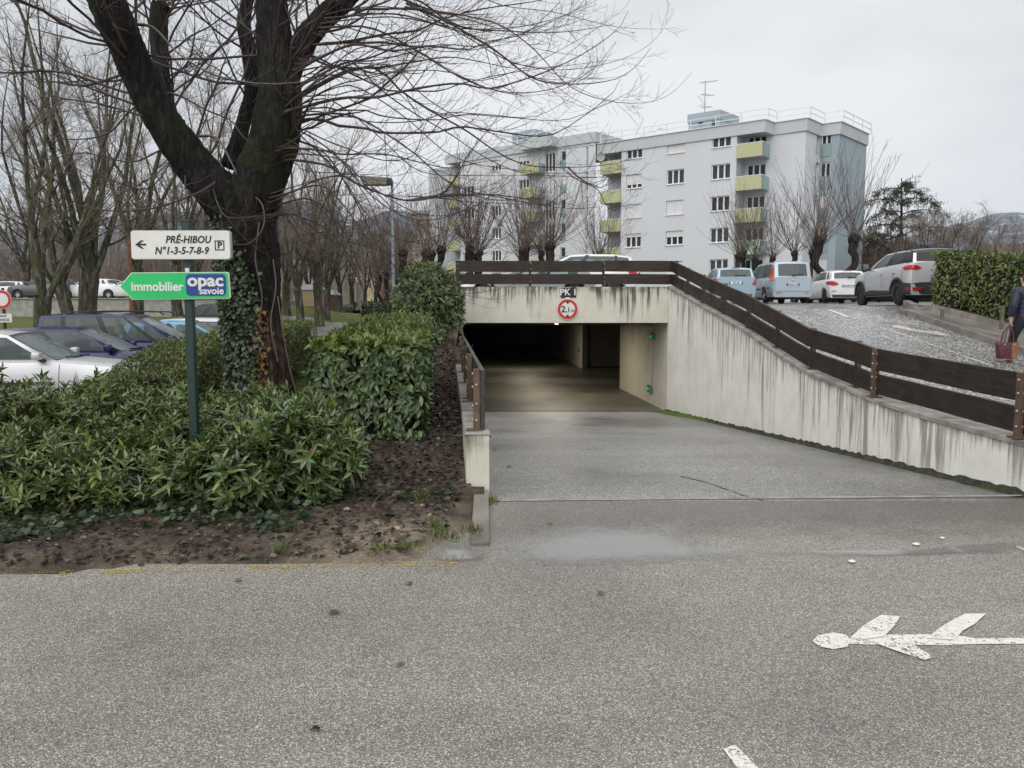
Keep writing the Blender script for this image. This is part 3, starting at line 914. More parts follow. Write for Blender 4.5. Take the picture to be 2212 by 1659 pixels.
# road paint on the upper road
def up_paint(name, pts_px, mat, wid, lift=0.006, seg=14):
    b = MB()
    P = [hit(u, v, zup) for u, v in pts_px]
    rows = []
    C = resample(P, seg)
    for i in range(seg):
        t = C[min(i + 1, seg - 1)] - C[max(i - 1, 0)]
        nrm = np.array([-t[1], t[0]])
        nrm = nrm / np.linalg.norm(nrm) * wid / 2
        rows.append([(C[i][0] + s_ * nrm[0], C[i][1] + s_ * nrm[1], zup(C[i][0] + s_ * nrm[0], C[i][1] + s_ * nrm[1]) + lift) for s_ in (-1, 1)])
    b.grid(rows)
    return tag(b.build(name, mat), kind='structure')
up_paint('lane_marking', [(1790, 669.5), (1832, 685)], M['sign_white'], 0.13, seg=6)
up_paint('lane_marking', [(1868, 698.6), (1935, 718), (2010, 744), (2080, 769), (2147, 792)], M['white_worn'], 0.10)
up_paint('road_marking', [(1932, 704), (1985, 716), (2040, 722)], M['white_worn'], 0.42)
# pavement beside the upper road, raised on a kerb
kpx = [(1912, 667), (1960, 683), (2040, 710), (2141, 745), (2212, 768), (2330, 806)]
bpx = [(1975, 664.5), (2007, 671), (2060, 683), (2120, 698), (2177, 714), (2260, 737)]
K = [hit(u, v, zup) for u, v in kpx]
B = [hit(u, v, zup, lift=0.14) for u, v in bpx]
K, B = resample(K, 22), resample(B, 22)
pv, kb, bk = MB(), MB(), MB()
rw, kr, br = [], [], []
for i in range(22):
    a, b_ = Vector(K[i]), Vector(B[i])
    d = (b_ - a); d.z = 0
    dn = d.normalized()
    h = 0.13 * sm(i / 3.0) + 0.01
    za = zup(a.x, a.y) + h
    zb = zup(b_.x, b_.y) + h + 0.02
    a2 = a + dn * 0.13
    kr.append([(a.x, a.y, zup(a.x, a.y) - 0.05), (a.x + dn.x * 0.015, a.y + dn.y * 0.015, za), (a2.x, a2.y, za + 0.003)])
    rw.append([(a2.x, a2.y, za)] + [(a2.x + (b_.x - a2.x) * t, a2.y + (b_.y - a2.y) * t, za + (zb - za) * t) for t in (0.33, 0.66, 1)])
    c_ = b_ + dn * 0.14
    kh = 0.14
    br.append([(b_.x, b_.y, zb - 0.05), (b_.x + dn.x * 0.012, b_.y + dn.y * 0.012, zb + kh), (c_.x, c_.y, zb + kh), (c_.x, c_.y, zb - 0.1)])
pv.grid(rw); kb.grid(kr); bk.grid(br)
tag(pv.build('pavement', M['concrete_wet'], smooth=60), kind='structure')
tag(kb.build('kerb', M['kerb']), kind='structure')
tag(bk.build('bed_kerb', M['kerb']), kind='structure')
bed = MB()
bed.grid([[(r_[2][0], r_[2][1], r_[2][2] - 0.03), (r_[2][0] + 6, r_[2][1] + 1.6, r_[2][2] + 0.1)] for r_ in br])
tag(bed.build('planting_bed', M['soil']), kind='structure')
BEDROW = br
e = br[0]
endk = MB()
q0, q1 = Vector(e[1]), Vector(e[1]) + Vector((0.9, 0.55, 0))
endk.bar(hit(1957, 664.5, zup) + Vector((0, 0, 0.10)), q0 + Vector((0, 0, -0.04)), 0.16, 0.2)
tag(endk.build('kerb_end', M['kerb']), kind='structure')

# ------------------------------------------------------------------ walls of the ramp
def strip_wall(name, mats, parent, rows, umet, smooth=None):
    """rows of points from top to foot along the wall; UV = metres along, metres below the top edge"""
    V, UV, F = [], [], []
    nc = len(rows[0])
    for r_, u in zip(rows, umet):
        for p in r_:
            V.append(p)
            UV.append((u, r_[0][2] - p[2]))
    for i in range(len(rows) - 1):
        for k in range(nc - 1):
            F.append((i * nc + k, i * nc + k + 1, (i + 1) * nc + k + 1, (i + 1) * nc + k))
    org = np.array(ORG.get(parent.name, (0, 0, 0))) if parent else 0
    return link(name, np_mesh(name, np.array(V) - org, np.array(F), mats, uv=np.array(UV), smooth=False), parent)

WT = [(19.2, 2.235), (18.9, 2.235), (17.6, 2.0), (16.49, 1.80), (15.1, 1.565), (13.68, 1.305), (12.5, 1.03), (11.24, 0.775), (10.6, 0.705), (10.0, 0.645), (9.25, 0.555), (8.16, 0.495), (6.9, 0.466), (6.2, 0.44), (5.4, 0.40)]
def ztop(y):
    for (a, za), (b_, zb) in zip(WT, WT[1:]):
        if a >= y >= b_: return za + (zb - za) * (a - y) / (a - b_)
    return WT[0][1] if y > WT[0][0] else WT[-1][1]
rwall = thing('ramp_wall', 'white concrete wall with brown run-off streaks sloping down along the right of the garage ramp', 'wall', (4.2, 12, -0.4))
ys = np.linspace(Y1 + 0.02, 5.4, 90)
rows, um = [], []
for y in ys:
    zt, zb = ztop(y), zramp(y) - 0.1
    rows.append([(xr(y), y, zt + (zb - zt) * t) for t in np.linspace(0, 1, 10)])
    um.append(Y1 - y)
strip_wall('wall_face', M['wall_white'], rwall, rows, um)
cpb = MB()
rows = []
for y in ys:
    zt = ztop(y)
    x = xr(y)
    rows.append([(x - 0.004, y, zt - 0.035), (x - 0.018, y, zt - 0.03), (x - 0.018, y, zt + 0.012), (x + 0.10, y, zt + 0.018), (x + 0.27, y, zt + 0.012), (x + 0.27, y, zt - 0.12)])
cpb.grid(rows)
cpb.build('coping', M['coping'], rwall, smooth=35)
bk_ = MB()
bk_.grid([[(xr(y) + 0.26, y, ztop(y) - 0.1), (xr(y) + 0.26, y, -2)] for y in ys])
bk_.build('wall_back', M['concrete'], rwall)
en = MB()
y = ys[-1]
en.box((xr(y) + 0.13, y - 0.02, 0.1), (0.27, 0.04, 0.6))
en.build('wall_end', M['wall_low'], rwall)
# crumbled foot and moss along the wall foot
mo = MB()
rr_ = np.random.default_rng(3)
rows = []
for y in np.linspace(Y1 - 0.05, 5.6, 150):
    wv = 0.05 + 0.05 * rr_.random() + (0.22 * sm((y - 17.0) / 1.6) * rr_.uniform(0.7, 1.2))
    zz = zramp(y)
    hh = 0.02 + 0.035 * rr_.random()
    rows.append([(xr(y) - 0.003, y, zz + hh + 0.02), (xr(y) - wv * 0.45, y, zz + hh * 0.7), (xr(y) - wv, y, zz - 0.01)])
mo.grid(rows)
tag(mo.build('grime_strip', M['grime'], smooth=60), kind='stuff')
mo = MB()
rows = []
for y in np.linspace(Y1 - 0.03, 15.2, 70):
    wv = 0.10 + 0.42 * sm((y - 15.6) / 2.6) * rr_.uniform(0.5, 1.0)
    zz = zramp(y)
    rows.append([(xr(y) - 0.002, y, zz + 0.05), (xr(y) - wv * 0.5, y, zz + 0.022), (xr(y) - wv, y, zz - 0.012)])
mo.grid(rows)
tag(mo.build('moss_patch', M['moss'], smooth=60), kind='stuff')

lwall = thing('low_wall', 'low pale concrete wall with a square end carrying the steel posts left of the ramp', 'wall', (-0.6, 10, 0))
ys2 = np.linspace(6.66, Y1 - 0.01, 50)
def ztl(y): return 0.535 + 0.03 * sm((y - 7) / 10)
strip_wall('wall_face', M['wall_low'], lwall, [[(xl(y), y, ztl(y) + (zramp(y) - 0.1 - ztl(y)) * t) for t in np.linspace(0, 1, 7)] for y in ys2], [y for y in ys2])
strip_wall('wall_end', M['wall_low'], lwall, [[(xl(6.66) - 0.205 * s_, 6.66, 0.535 - 0.62 * t) for t in np.linspace(0, 1, 6)] for s_ in np.linspace(0, 1, 5)], [s_ * 0.2 for s_ in np.linspace(0, 1, 5)])
strip_wall('wall_back', M['wall_low'], lwall, [[(xl(y) - 0.205, y, ztl(y) - 0.9 * t) for t in np.linspace(0, 1, 5)] for y in ys2], [y + 30 for y in ys2])
tp = MB()
tp.grid([[(xl(y) + 0.012, y, ztl(y) - 0.03), (xl(y) + 0.012, y, ztl(y) + 0.006), (xl(y) - 0.21, y, ztl(y) + 0.006), (xl(y) - 0.217, y, ztl(y) - 0.03)] for y in np.linspace(6.648, Y1 - 0.01, 60)])
tp.build('coping', M['coping'], lwall)
kk = MB()
ka, kb_ = gnd(1043, 1085), gnd(1040, 1175)
kk.bar((ka.x - 0.02, 6.64, 0.02), (kb_.x - 0.01, kb_.y - 0.05, 0.0), 0.13, 0.07)
tag(kk.build('kerb_stone', M['concrete_wet'], bevel=0.012), kind='structure')

# ------------------------------------------------------------------ garage
gar = thing('parking_garage', 'concrete underground garage entrance with stained beam over a dark opening', 'garage', (1.2, 19, -0.83))
zb0, zb1 = 1.36, 2.235
XA, XB = xl(Y1) - 0.22, xr(Y1) - 0.004
rows, um = [], []
for x in np.linspace(XA, XB, 40):
    rows.append([(x, Y1 - 0.03, zb1 + (zb0 - zb1) * t) for t in np.linspace(0, 1, 8)])
    um.append(x + 50)
strip_wall('beam', M['wall_beam'], gar, rows, um)
bt = MB()
bt.add([(XA, Y1 - 0.03, zb1), (XB, Y1 - 0.03, zb1), (XB, Y1 + 0.27, zb1), (XA, Y1 + 0.27, zb1)], [(0, 1, 2, 3)])
bt.add([(XA, Y1 - 0.03, zb0), (XB, Y1 - 0.03, zb0), (XB, Y1 + 0.27, zb0), (XA, Y1 + 0.27, zb0)], [(3, 2, 1, 0)])
bt.add([(XA, Y1 - 0.03, zb0), (XA, Y1 + 0.27, zb0), (XA, Y1 + 0.27, zb1), (XA, Y1 - 0.03, zb1)], [(0, 1, 2, 3)])
bt.add([(XA, Y1 + 0.27, 1.6), (XB + 0.3, Y1 + 0.27, 1.6), (XB + 0.3, Y1 + 0.27, zb1), (XA, Y1 + 0.27, zb1)], [(3, 2, 1, 0)])
bt.build('beam_back', M['coping'], gar)
jb = MB()
jb.box((XA + 0.10, Y1 + 0.12, 0.2), (0.2, 0.28, 2.32))
jb.build('jamb', M['wall_low'], gar)
fl = MB()
fl.add([(-3, Y1 + 0.02, ZF - 0.004), (9, Y1 + 0.02, ZF - 0.004), (9, 62, ZF - 0.004), (-3, 62, ZF - 0.004)], [(0, 1, 2, 3)])
fl.build('garage_floor', M['garage_floor'], gar)
st = MB()
st.bar((XA + 0.2, Y1 + 0.03, ZF + 0.003), (XB, Y1 + 0.03, ZF + 0.003), 0.06, 0.014)
st.build('threshold_drain', M['black'], gar)
# inner walls
DY = 34.0                                # recess with the roller door
w1, wd, w2 = [], [], []
strip_wall('inner_wall', M['garage_wall'], gar, [[(xr(y), y, 1.36 + (ZF - 1.36) * t) for t in np.linspace(0, 1, 5)] for y in np.linspace(Y1 + 0.03, 24.8, 12)], list(np.linspace(0, 6, 12)))
strip_wall('inner_wall', M['garage_wall'], gar, [[(3.07 - 0.046 * (y - 33.6), y, 1.36 + (ZF - 1.36) * t) for t in np.linspace(0, 1, 5)] for y in np.linspace(33.6, 60, 14)], list(np.linspace(20, 47, 14)))
o2 = MB()
o2.add([(3.49, 24.8, ZF), (9, 24.8, ZF), (9, 24.8, 1.36), (3.49, 24.8, 1.36)], [(0, 1, 2, 3)])
o2.add([(9, 24.8, ZF), (9, 35, ZF), (9, 35, 1.36), (9, 24.8, 1.36)], [(0, 1, 2, 3)])
o2.add([(3.07, 33.6, ZF), (3.30, 33.6, ZF), (3.30, 33.6, 1.36), (3.07, 33.6, 1.36)], [(0, 1, 2, 3)])
o2.add([(3.30, 33.6, ZF), (3.30, 34.3, ZF), (3.30, 34.3, 1.36), (3.30, 33.6, 1.36)], [(0, 1, 2, 3)])
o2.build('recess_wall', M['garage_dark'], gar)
o3 = MB()
o3.add([(-3, Y1 + 0.27, ZF), (-3, 62, ZF), (-3, 62, 1.36), (-3, Y1 + 0.27, 1.36)], [(0, 1, 2, 3)])
o3.add([(-3, 61, ZF), (9, 61, ZF), (9, 61, 1.36), (-3, 61, 1.36)], [(0, 1, 2, 3)])
o3.add([(-3.0, Y1 + 0.268, ZF), (XA + 0.1, Y1 + 0.268, ZF), (XA + 0.1, Y1 + 0.268, 1.6), (-3.0, Y1 + 0.268, 1.6)], [(0, 1, 2, 3)])
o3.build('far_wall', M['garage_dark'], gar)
cl = MB()
cl.add([(-3.05, Y1 + 0.262, 1.358), (9.1, Y1 + 0.262, 1.358), (9.1, 62, 1.358), (-3.05, 62, 1.358)], [(3, 2, 1, 0)])
for k in range(5):
    cl.box((3, 24 + k * 6.5, 1.30), (12.1, 0.3, 0.12))
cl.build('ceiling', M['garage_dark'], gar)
# corrugated door
gd = MB()
row0, row1 = [], []
nx = 44
for k in range(nx * 2 + 1):
    x = 3.42 + 2.5 * k / (nx * 2)
    y = 34.15 + (0.018 if k % 2 else -0.018)
    row0.append((x, y, ZF + 0.06)); row1.append((x, y, 1.30))
gd.grid([row0, row1])
door = gd.build('garage_door', M['door_metal'], gar)
fr = MB()
fr.box((3.37, 34.12, 0.25), (0.09, 0.08, 2.2)); fr.box((5.96, 34.12, 0.25), (0.09, 0.08, 2.2)); fr.box((4.66, 34.12, 1.33), (2.5, 0.08, 0.06)); fr.box((4.66, 34.12, ZF + 0.03), (2.5, 0.07, 0.05))
fr.build('door_frame', M['black'], gar)
hd = MB()
hd.box((5.05, 34.09, 0.05), (0.16, 0.06, 0.05))
hd.build('handle', M['black'], door)

# conduit and small green lamps on the right-hand inner wall
def green_lamp(y, z, label, big=1.0, xf=xr):
    t = thing('emergency_lamp', label, 'lamp', (xf(y) - 0.05, y, z), 0, 'small green emergency lamps in the garage')
    b = MB(); b.box((xf(y) - 0.045, y, z), (0.085, 0.30 * big, 0.16 * big))
    b.build('lamp_box', M['green_box'], t, bevel=0.012)
    b = MB(); b.box((xf(y) - 0.095, y, z), (0.02, 0.07 * big, 0.045 * big))
    b.build('lamp_lens', M['green_led'], t)
    b = MB(); b.box((xf(y) - 0.03, y + 0.22 * big, z + 0.02), (0.06, 0.12, 0.16 * big))
    b.build('junction_box', M['grey_box'], t)
    return t
green_lamp(20.3, 0.98, 'green emergency lamp high on the inner right wall near the garage mouth')
green_lamp(20.5, -0.42, 'green emergency lamp low on the inner right wall near the garage mouth', 1.15)
green_lamp(34.6, -0.05, 'tiny green lamp deep inside the garage beside the corrugated door', 1.0, lambda y: 3.07 - 0.046 * (y - 33.6))
cn = MB()
cn.tube([(xr(20.3) - 0.02, 20.25, 1.35), (xr(20.3) - 0.02, 20.3, 0.9), (xr(20.3) - 0.02, 20.32, -0.36)], 0.013, 6)
cn.tube([(xr(20.3) - 0.02, 20.25, 1.26), (xr(24.6) - 0.02, 24.6, 1.32)], 0.013, 6)
tag(cn.build('conduit', M['grey_box']), 'thin grey conduit linking the green lamps on the inner garage wall', 'conduit')
for i, (lx, ly, en_) in enumerate([(1.3, 22.6, 10), (0.9, 27.6, 7), (0.6, 33.0, 6)]):
    t = thing('ceiling_lamp', ['warm ceiling lamp of the garage just behind the stained beam', 'warm ceiling lamp deep inside the garage', 'warm ceiling lamp farthest inside the garage'][i], 'lamp', (lx, ly, 1.3), 0, 'warm lamps on the garage ceiling')
    b = MB(); b.box((lx, ly, 1.325), (0.14, 0.9, 0.05)); b.build('lamp_housing', M['grey_box'], t)
    b = MB(); b.box((lx, ly, 1.285), (0.06, 0.82, 0.03)); b.build('tube', M['tube_lamp'], t)
    ld = bpy.data.lights.new('lamp_light', 'AREA')
    ld.shape = 'RECTANGLE'; ld.size = 0.3; ld.size_y = 0.9; ld.energy = en_ * 3.3; ld.color = (1.0, 0.89, 0.70)
    lo = bpy.data.objects.new('lamp_light', ld); COL.objects.link(lo)
    lo.parent = t; lo.location = (0, 0, -0.05)

# ------------------------------------------------------------------ timber fences
def plank(parent, a, b, h, th, mat, side=None, jit=0.006):
    """one board from a to b (centre line of its face), local x along the board"""
    a, b = Vector(a), Vector(b)
    a.z += random.uniform(-jit, jit); b.z += random.uniform(-jit, jit)
    d = b - a
    Lg = d.length
    m = MB()
    n = 5
    rows = []
    for i in range(n):
        x = Lg * i / (n - 1)
        e1, e2 = random.uniform(-0.003, 0.003), random.uniform(-0.003, 0.003)
        rows.append([(x, -th / 2, -h / 2 + e1), (x, th / 2, -h / 2 + e1), (x, th / 2, h / 2 + e2), (x, -th / 2, h / 2 + e2)])
    m.grid(rows, closed=True)
    m.add(rows[0], [(0, 1, 2, 3)]); m.add(rows[-1], [(3, 2, 1, 0)])
    o = m.build('plank', mat, parent, local=True)
    o.rotation_euler = d.to_track_quat('X', 'Z').to_euler()
    o.location = a - ORG.get(parent.name, Vector())
    return o
_bolt = None
def bolt(parent, p, dirv):
    global _bolt
    if _bolt is None:
        m = MB(); m.lathe([(0.0, 0.012), (0.012, 0.010), (0.016, 0.0)], (0, 0, 0), 'z', 8)
        tmp = m.build('bolt', M['bolt'])
        _bolt = tmp.data
        bpy.data.objects.remove(tmp)
    o = link('bolt', _bolt, parent)
    o.location = Vector(p) - ORG.get(parent.name, Vector())
    o.rotation_euler = Vector(dirv).to_track_quat('Z', 'Y').to_euler()

# over the beam
bf = thing('beam_fence', 'dark two-board timber fence along the top of the garage beam', 'fence', (1.2, 18.95, 2.235))
ft = [at(987, 600, Y1).x, at(1145, 600, Y1).x, at(1304, 600, Y1).x, at(1463, 600, Y1).x]
for x in ft:
    b = MB()
    b.box((x, Y1 + 0.08, 2.53), (0.06, 0.06, 0.58)); b.box((x, Y1 + 0.08, 2.242), (0.13, 0.12, 0.012))
    b.build('post', M['post_steel'], bf, bevel=0.004)
for a, c in zip(ft, ft[1:]):
    for z, h in ((2.735, 0.265), (2.42, 0.245)):
        plank(bf, (a + (-0.03 if a == ft[0] else 0.008), Y1 + 0.02, z), (c + (0.02 if c == ft[-1] else -0.008), Y1 + 0.02, z - 0.003), h, 0.045, M['plank'])
for x in ft:
    for z in (2.79, 2.67, 2.47, 2.36):
        bolt(bf, (x + 0.02 * (1 if x < 3 else -1), Y1 - 0.004, z), (0, -1, 0))
# down the right wall
sf = thing('ramp_fence', 'long dark two-board timber fence stepping down the right ramp wall on brown steel posts', 'fence', (4.3, 12, 1))
def fx(y): return xr(y) + 0.13
fy = [18.9, 17.7, 16.49, 15.1, 13.8, 12.5, 11.2, 9.9, 9.33, 6.84, 4.6]
for i, y in enumerate(fy):
    if i == 0: continue
    zt = ztop(y)
    off = -0.075 if i >= 8 else 0.0
    hgt = 0.60
    b = MB()
    b.box((fx(y) + off, y, zt + hgt / 2 + 0.01), (0.07 if i >= 8 else 0.06, 0.075, hgt)); b.box((fx(y) + off, y, zt + 0.022), (0.15, 0.15, 0.014))
    b.build('post', M['post_steel'], sf, bevel=0.004)
    if i >= 8:
        for z in (0.12, 0.26, 0.42, 0.54):
            bolt(sf, (fx(y) + off - 0.036, y, zt + z), (-1, 0, 0)); bolt(sf, (fx(y) + off, y - 0.038, zt + z), (0, -1, 0))
segs = [(18.9, 16.49), (16.49, 13.8), (13.8, 11.2), (11.2, 9.9), (9.9, 9.33), (9.33, 6.84), (6.84, 4.6)]
for a, c in segs:
    oa = -0.055
    for z, h in ((0.475, 0.255), (0.175, 0.235)):
        za, zc = ztop(a) + z, ztop(c) + z
        if a == 18.9: za = (2.735 if z > 0.3 else 2.42)
        plank(sf, (fx(a) + oa, a - 0.004, za), (fx(c) + oa, c + 0.004, zc), h, 0.045, M['plank'])
# left rail
lf = thing('low_wall_fence', 'row of short brown steel posts with mossy boards on the low left wall', 'fence', (-0.6, 10, 0.53))
ly = [6.9, 9.15, 9.45, 11.5, 13.5, 15.7, 17.8]
for y in ly:
    x = xl(y) - 0.10
    zt = ztl(y)
    b = MB()
    b.box((x, y, zt + 0.285), (0.062, 0.05, 0.56)); b.box((x - 0.02, y, zt + 0.013), (0.15, 0.11, 0.014))
    b.build('post', M['post_steel'], lf, bevel=0.004)
    for z in (0.1, 0.23, 0.4, 0.52):
        bolt(lf, (x - 0.031, y, zt + z), (-1, 0, 0))
    if y == 6.9:
        for z in (0.1, 0.25, 0.42): bolt(lf, (x, y - 0.026, zt + z), (0, -1, 0))
for a, c in [(6.86, 9.3), (9.3, 11.5), (11.5, 13.5), (13.5, 15.7), (15.7, 17.9)]:
    for z, h in ((0.43, 0.25), (0.13, 0.22)):
        plank(lf, (xl(a) - 0.047, a + 0.006, ztl(a) + z), (xl(c) - 0.047, c - 0.006, ztl(c) + z), h, 0.04, M['plank_green'])

# ------------------------------------------------------------------ painted marks, puddles on the road
def gpoly(name, px, mat, z=0.004, sub=0):
    return poly_sheet(name, [gnd(u, v, z) for u, v in px], mat)
gpoly('arrow_marking', [(1755, 1384), (1768, 1372), (1800, 1366), (1828, 1371), (1838, 1383), (1830, 1397), (1800, 1402), (1770, 1396)], M['white_paint'], 0.0065)
gpoly('arrow_marking', [(1812, 1382), (1905, 1371), (2000, 1370), (2060, 1371), (2110, 1379), (2330, 1377), (2330, 1390), (2100, 1391), (2040, 1394), (1960, 1392), (1900, 1393), (1850, 1391), (1812, 1389)], M['white_paint'])
gpoly('arrow_marking', [(1836, 1378), (1866, 1350), (1903, 1328), (1945, 1331), (1932, 1352), (1910, 1374), (1860, 1382)], M['white_paint'], 0.008)
gpoly('arrow_marking', [(1880, 1384), (1960, 1384), (1990, 1402), (2016, 1419), (1998, 1425), (1950, 1410), (1910, 1396)], M['white_paint'], 0.008)
gpoly('arrow_marking', [(2000, 1378), (2040, 1349), (2085, 1325), (2130, 1325), (2108, 1346), (2080, 1362), (2062, 1382)], M['white_paint'], 0.008)
gpoly('line_marking', [(1562, 1617), (1588, 1608), (1632, 1652), (1690, 1710), (1640, 1710), (1590, 1655)], M['white_paint'])
gpoly('line_marking', [(2196, 1178), (2260, 1200), (2260, 1206), (2194, 1182)], M['sign_white'])
yl = MB()
for a, c in [(-10, 118), (136, 160), (225, 320), (338, 500), (540, 668), (700, 830), (826, 912), (930, 990)]:
    n = 8
    rows = []
    for i in range(n):
        u = a + (c - a) * i / (n - 1)
        xq = gnd(u, 1240, 0.004).x
        yq = soil_edge(min(xq, -0.8)) - 0.055
        xq = (u - 1106) / FPX * yq * 1.035
        rows.append([(xq, yq - 0.035, 0.004), (xq, yq + 0.05, 0.004)])
    yl.grid(rows)
tag(yl.build('yellow_line', M['yellow_paint']), kind='structure')

def puddle(name, px, lift=0.007):
    """fan of rings; UV.x = 0 at the rim, 1 at the middle"""
    P = [gnd(u, v, lift) for u, v in px]
    P = [Vector(p) for p in resample(P + [P[0]], 64)[:-1]]
    c = sum(P, Vector()) / len(P)
    V, UV, F = [], [], []
    K_ = 6
    n = len(P)
    for k in range(K_ + 1):
        t = k / K_
        for p in P:
            V.append(tuple(p.lerp(c, t))); UV.append((min(1, t * 1.2), 0))
    for k in range(K_):
        for i in range(n):
            F.append((k * n + i, k * n + (i + 1) % n, (k + 1) * n + (i + 1) % n, (k + 1) * n + i))
    o = link(name, np_mesh(name, np.array(V), np.array(F), M['puddle'], uv=np.array(UV)))
    return tag(o, kind='structure')
puddle('puddle_water', [(1010, 1204), (1060, 1163), (1170, 1140), (1290, 1132), (1420, 1138), (1510, 1152), (1600, 1180), (1720, 1194), (1600, 1212), (1420, 1220), (1250, 1226), (1090, 1227), (1020, 1218)])
puddle('puddle_water', [(925, 1196), (960, 1184), (1015, 1184), (1050, 1192), (1052, 1206), (1000, 1212), (940, 1212)], 0.012)
puddle('puddle_water', [(1600, 1192), (1800, 1190), (2000, 1186), (2100, 1178), (2212, 1165), (2290, 1175), (2212, 1192), (2000, 1200), (1800, 1203)])
ck = MB()
cpts = [gnd(u, v, 0) for u, v in [(1470, 1030), (1520, 1043), (1575, 1062), (1605, 1073), (1650, 1085)]]
cr = resample([hit(u, v, lambda x, y: zramp(y)) for u, v in [(1470, 1030), (1520, 1041), (1575, 1060), (1605, 1071), (1650, 1084)]], 30)
ck.grid([[(p[0] + random.uniform(-.02, .02), p[1] - 0.012, zramp(p[1]) + 0.004), (p[0], p[1] + 0.014, zramp(p[1]) + 0.004)] for p in cr])
tag(ck.build('crack', M['black']), kind='structure')
# ------------------------------------------------------------------ apartment building
UD = Vector((-0.806, 0.592, 0)).normalized()      # along the long front, away to the left
VD = Vector((0.693, 0.721, 0)).normalized()       # along the end face, away to the right
def onplan(px, o, d, v=420):
    """distance along d from plan point o seen in image column px (at row v)"""
    r_ = ray(px, v)
    k = r_.x / r_.y
    return (k * o.y - o.x) / (d.x - k * d.y)
def z1(x): return (2340 + x * 0.4973) / 1.8228
def z3(x): return (1740 + x * 0.3497) / 1.8228
bld = thing('apartment_building', 'long white five-storey apartment block with yellow balconies and a pale blue end', 'building', (19, 68, 2.6))
ZG, ZR_, ZF_ = 2.2, 17.75, 16.75       # ground, roof edge, underside of the fascia
ROW = 2.736

def wall_holes(name, mat, p0, p1, zb, zt, holes, depth=0.22, parent=bld):
    """vertical wall from plan p0 to p1 (outward normal on the right-hand side of travel), holes (a0,a1,z0,z1)"""
    d = (p1 - p0); Lw = d.length; d.normalize()
    nrm = Vector((d.y, -d.x, 0))
    xs = sorted({0.0, Lw} | {h for q in holes for h in q[:2]})
    zs = sorted({zb, zt} | {h for q in holes for h in q[2:]})
    b = MB()
    def pt(a, z, k=0): 
        q = p0 + d * a - nrm * k
        return (q.x, q.y, z)
    for i in range(len(xs) - 1):
        for k in range(len(zs) - 1):
            cx, cz = (xs[i] + xs[i + 1]) / 2, (zs[k] + zs[k + 1]) / 2
            if any(h[0] < cx < h[1] and h[2] < cz < h[3] for h in holes): continue
            b.add([pt(xs[i], zs[k]), pt(xs[i + 1], zs[k]), pt(xs[i + 1], zs[k + 1]), pt(xs[i], zs[k + 1])], [(0, 1, 2, 3)])
    for h in holes:
        q = [(h[0], h[2]), (h[1], h[2]), (h[1], h[3]), (h[0], h[3])]
        for i in range(4):
            a, c = q[i], q[(i + 1) % 4]
            b.add([pt(*a), pt(*c), pt(*c, depth), pt(*a, depth)], [(0, 1, 2, 3)])
    return b.build(name, mat, parent, recalc=False)
_win = {}
def window(p0, d, a0, a1, z0, z1_, style='panes', n=3, cur='curtain', depth=0.2, shut=0.0, sill=True):
    """window in a wall: frame (> pane, sill, shutter, curtain)"""
    nrm = Vector((d.y, -d.x, 0))
    def q(a, z, k): return p0 + d * a - nrm * k + Vector((0, 0, z))
    f = MB()
    W_, H_ = a1 - a0, z1_ - z0
    up = Vector((0, 0, 1))
    k = depth - 0.03
    for a in (a0 + 0.04, a1 - 0.04):
        f.bar(q(a, z0, k), q(a, z1_, k), 0.08, 0.07, up=nrm)
    for z in (z0 + 0.04, z1_ - 0.04):
        f.bar(q(a0 + 0.08, z, k), q(a1 - 0.08, z, k), 0.07, 0.08)
    for i in range(1, n):
        a = a0 + W_ * i / n
        f.bar(q(a, z0 + 0.08, k), q(a, z1_ - 0.08, k), 0.13, 0.06, up=nrm)
    w_ = f.build('window', M['frame_white'], bld)
    p = MB()
    p.add([q(a0 + .05, z0 + .05, depth), q(a1 - .05, z0 + .05, depth), q(a1 - .05, z1_ - .05, depth), q(a0 + .05, z1_ - .05, depth)], [(0, 1, 2, 3)])
    p.build('pane', M['pane'], w_)
    c = MB()
    nn = 10
    rows = [[q(a0 + W_ * i / nn, z, depth + 0.16 + (0.03 if i % 2 else 0)) for i in range(nn + 1)] for z in (z0, z1_)]
    c.grid(rows)
    c.build('curtain', M[cur], w_)  # pleated sheet behind the pane; the dark tone paints an unlit room
    if sill:
        s_ = MB()
        s_.bar(q(a0 - 0.06, z0 - 0.03, -0.03), q(a1 + 0.06, z0 - 0.03, -0.03), 0.12, 0.06)
        s_.build('sill', M['frame_white'], w_)
    if shut > 0:
        s_ = MB()
        zz = z1_ - shut * H_
        m_ = 8
        rows = []
        for i in range(m_ + 1):
            z = z1_ - (z1_ - zz) * i / m_
            rows.append([q(a0 + 0.03, z, k - 0.06), q(a1 - 0.03, z, k - 0.06)])
            rows.append([q(a0 + 0.03, z - 0.01, k - 0.05), q(a1 - 0.03, z - 0.01, k - 0.05)])
        s_.grid(rows)
        s_.bar(q(a0 + W_ / 2, zz, k - 0.075), q(a0 + W_ / 2, z1_, k - 0.075), 0.03, 0.02, up=nrm)
        s_.build('shutter', M['shutter'], w_)
    return w_
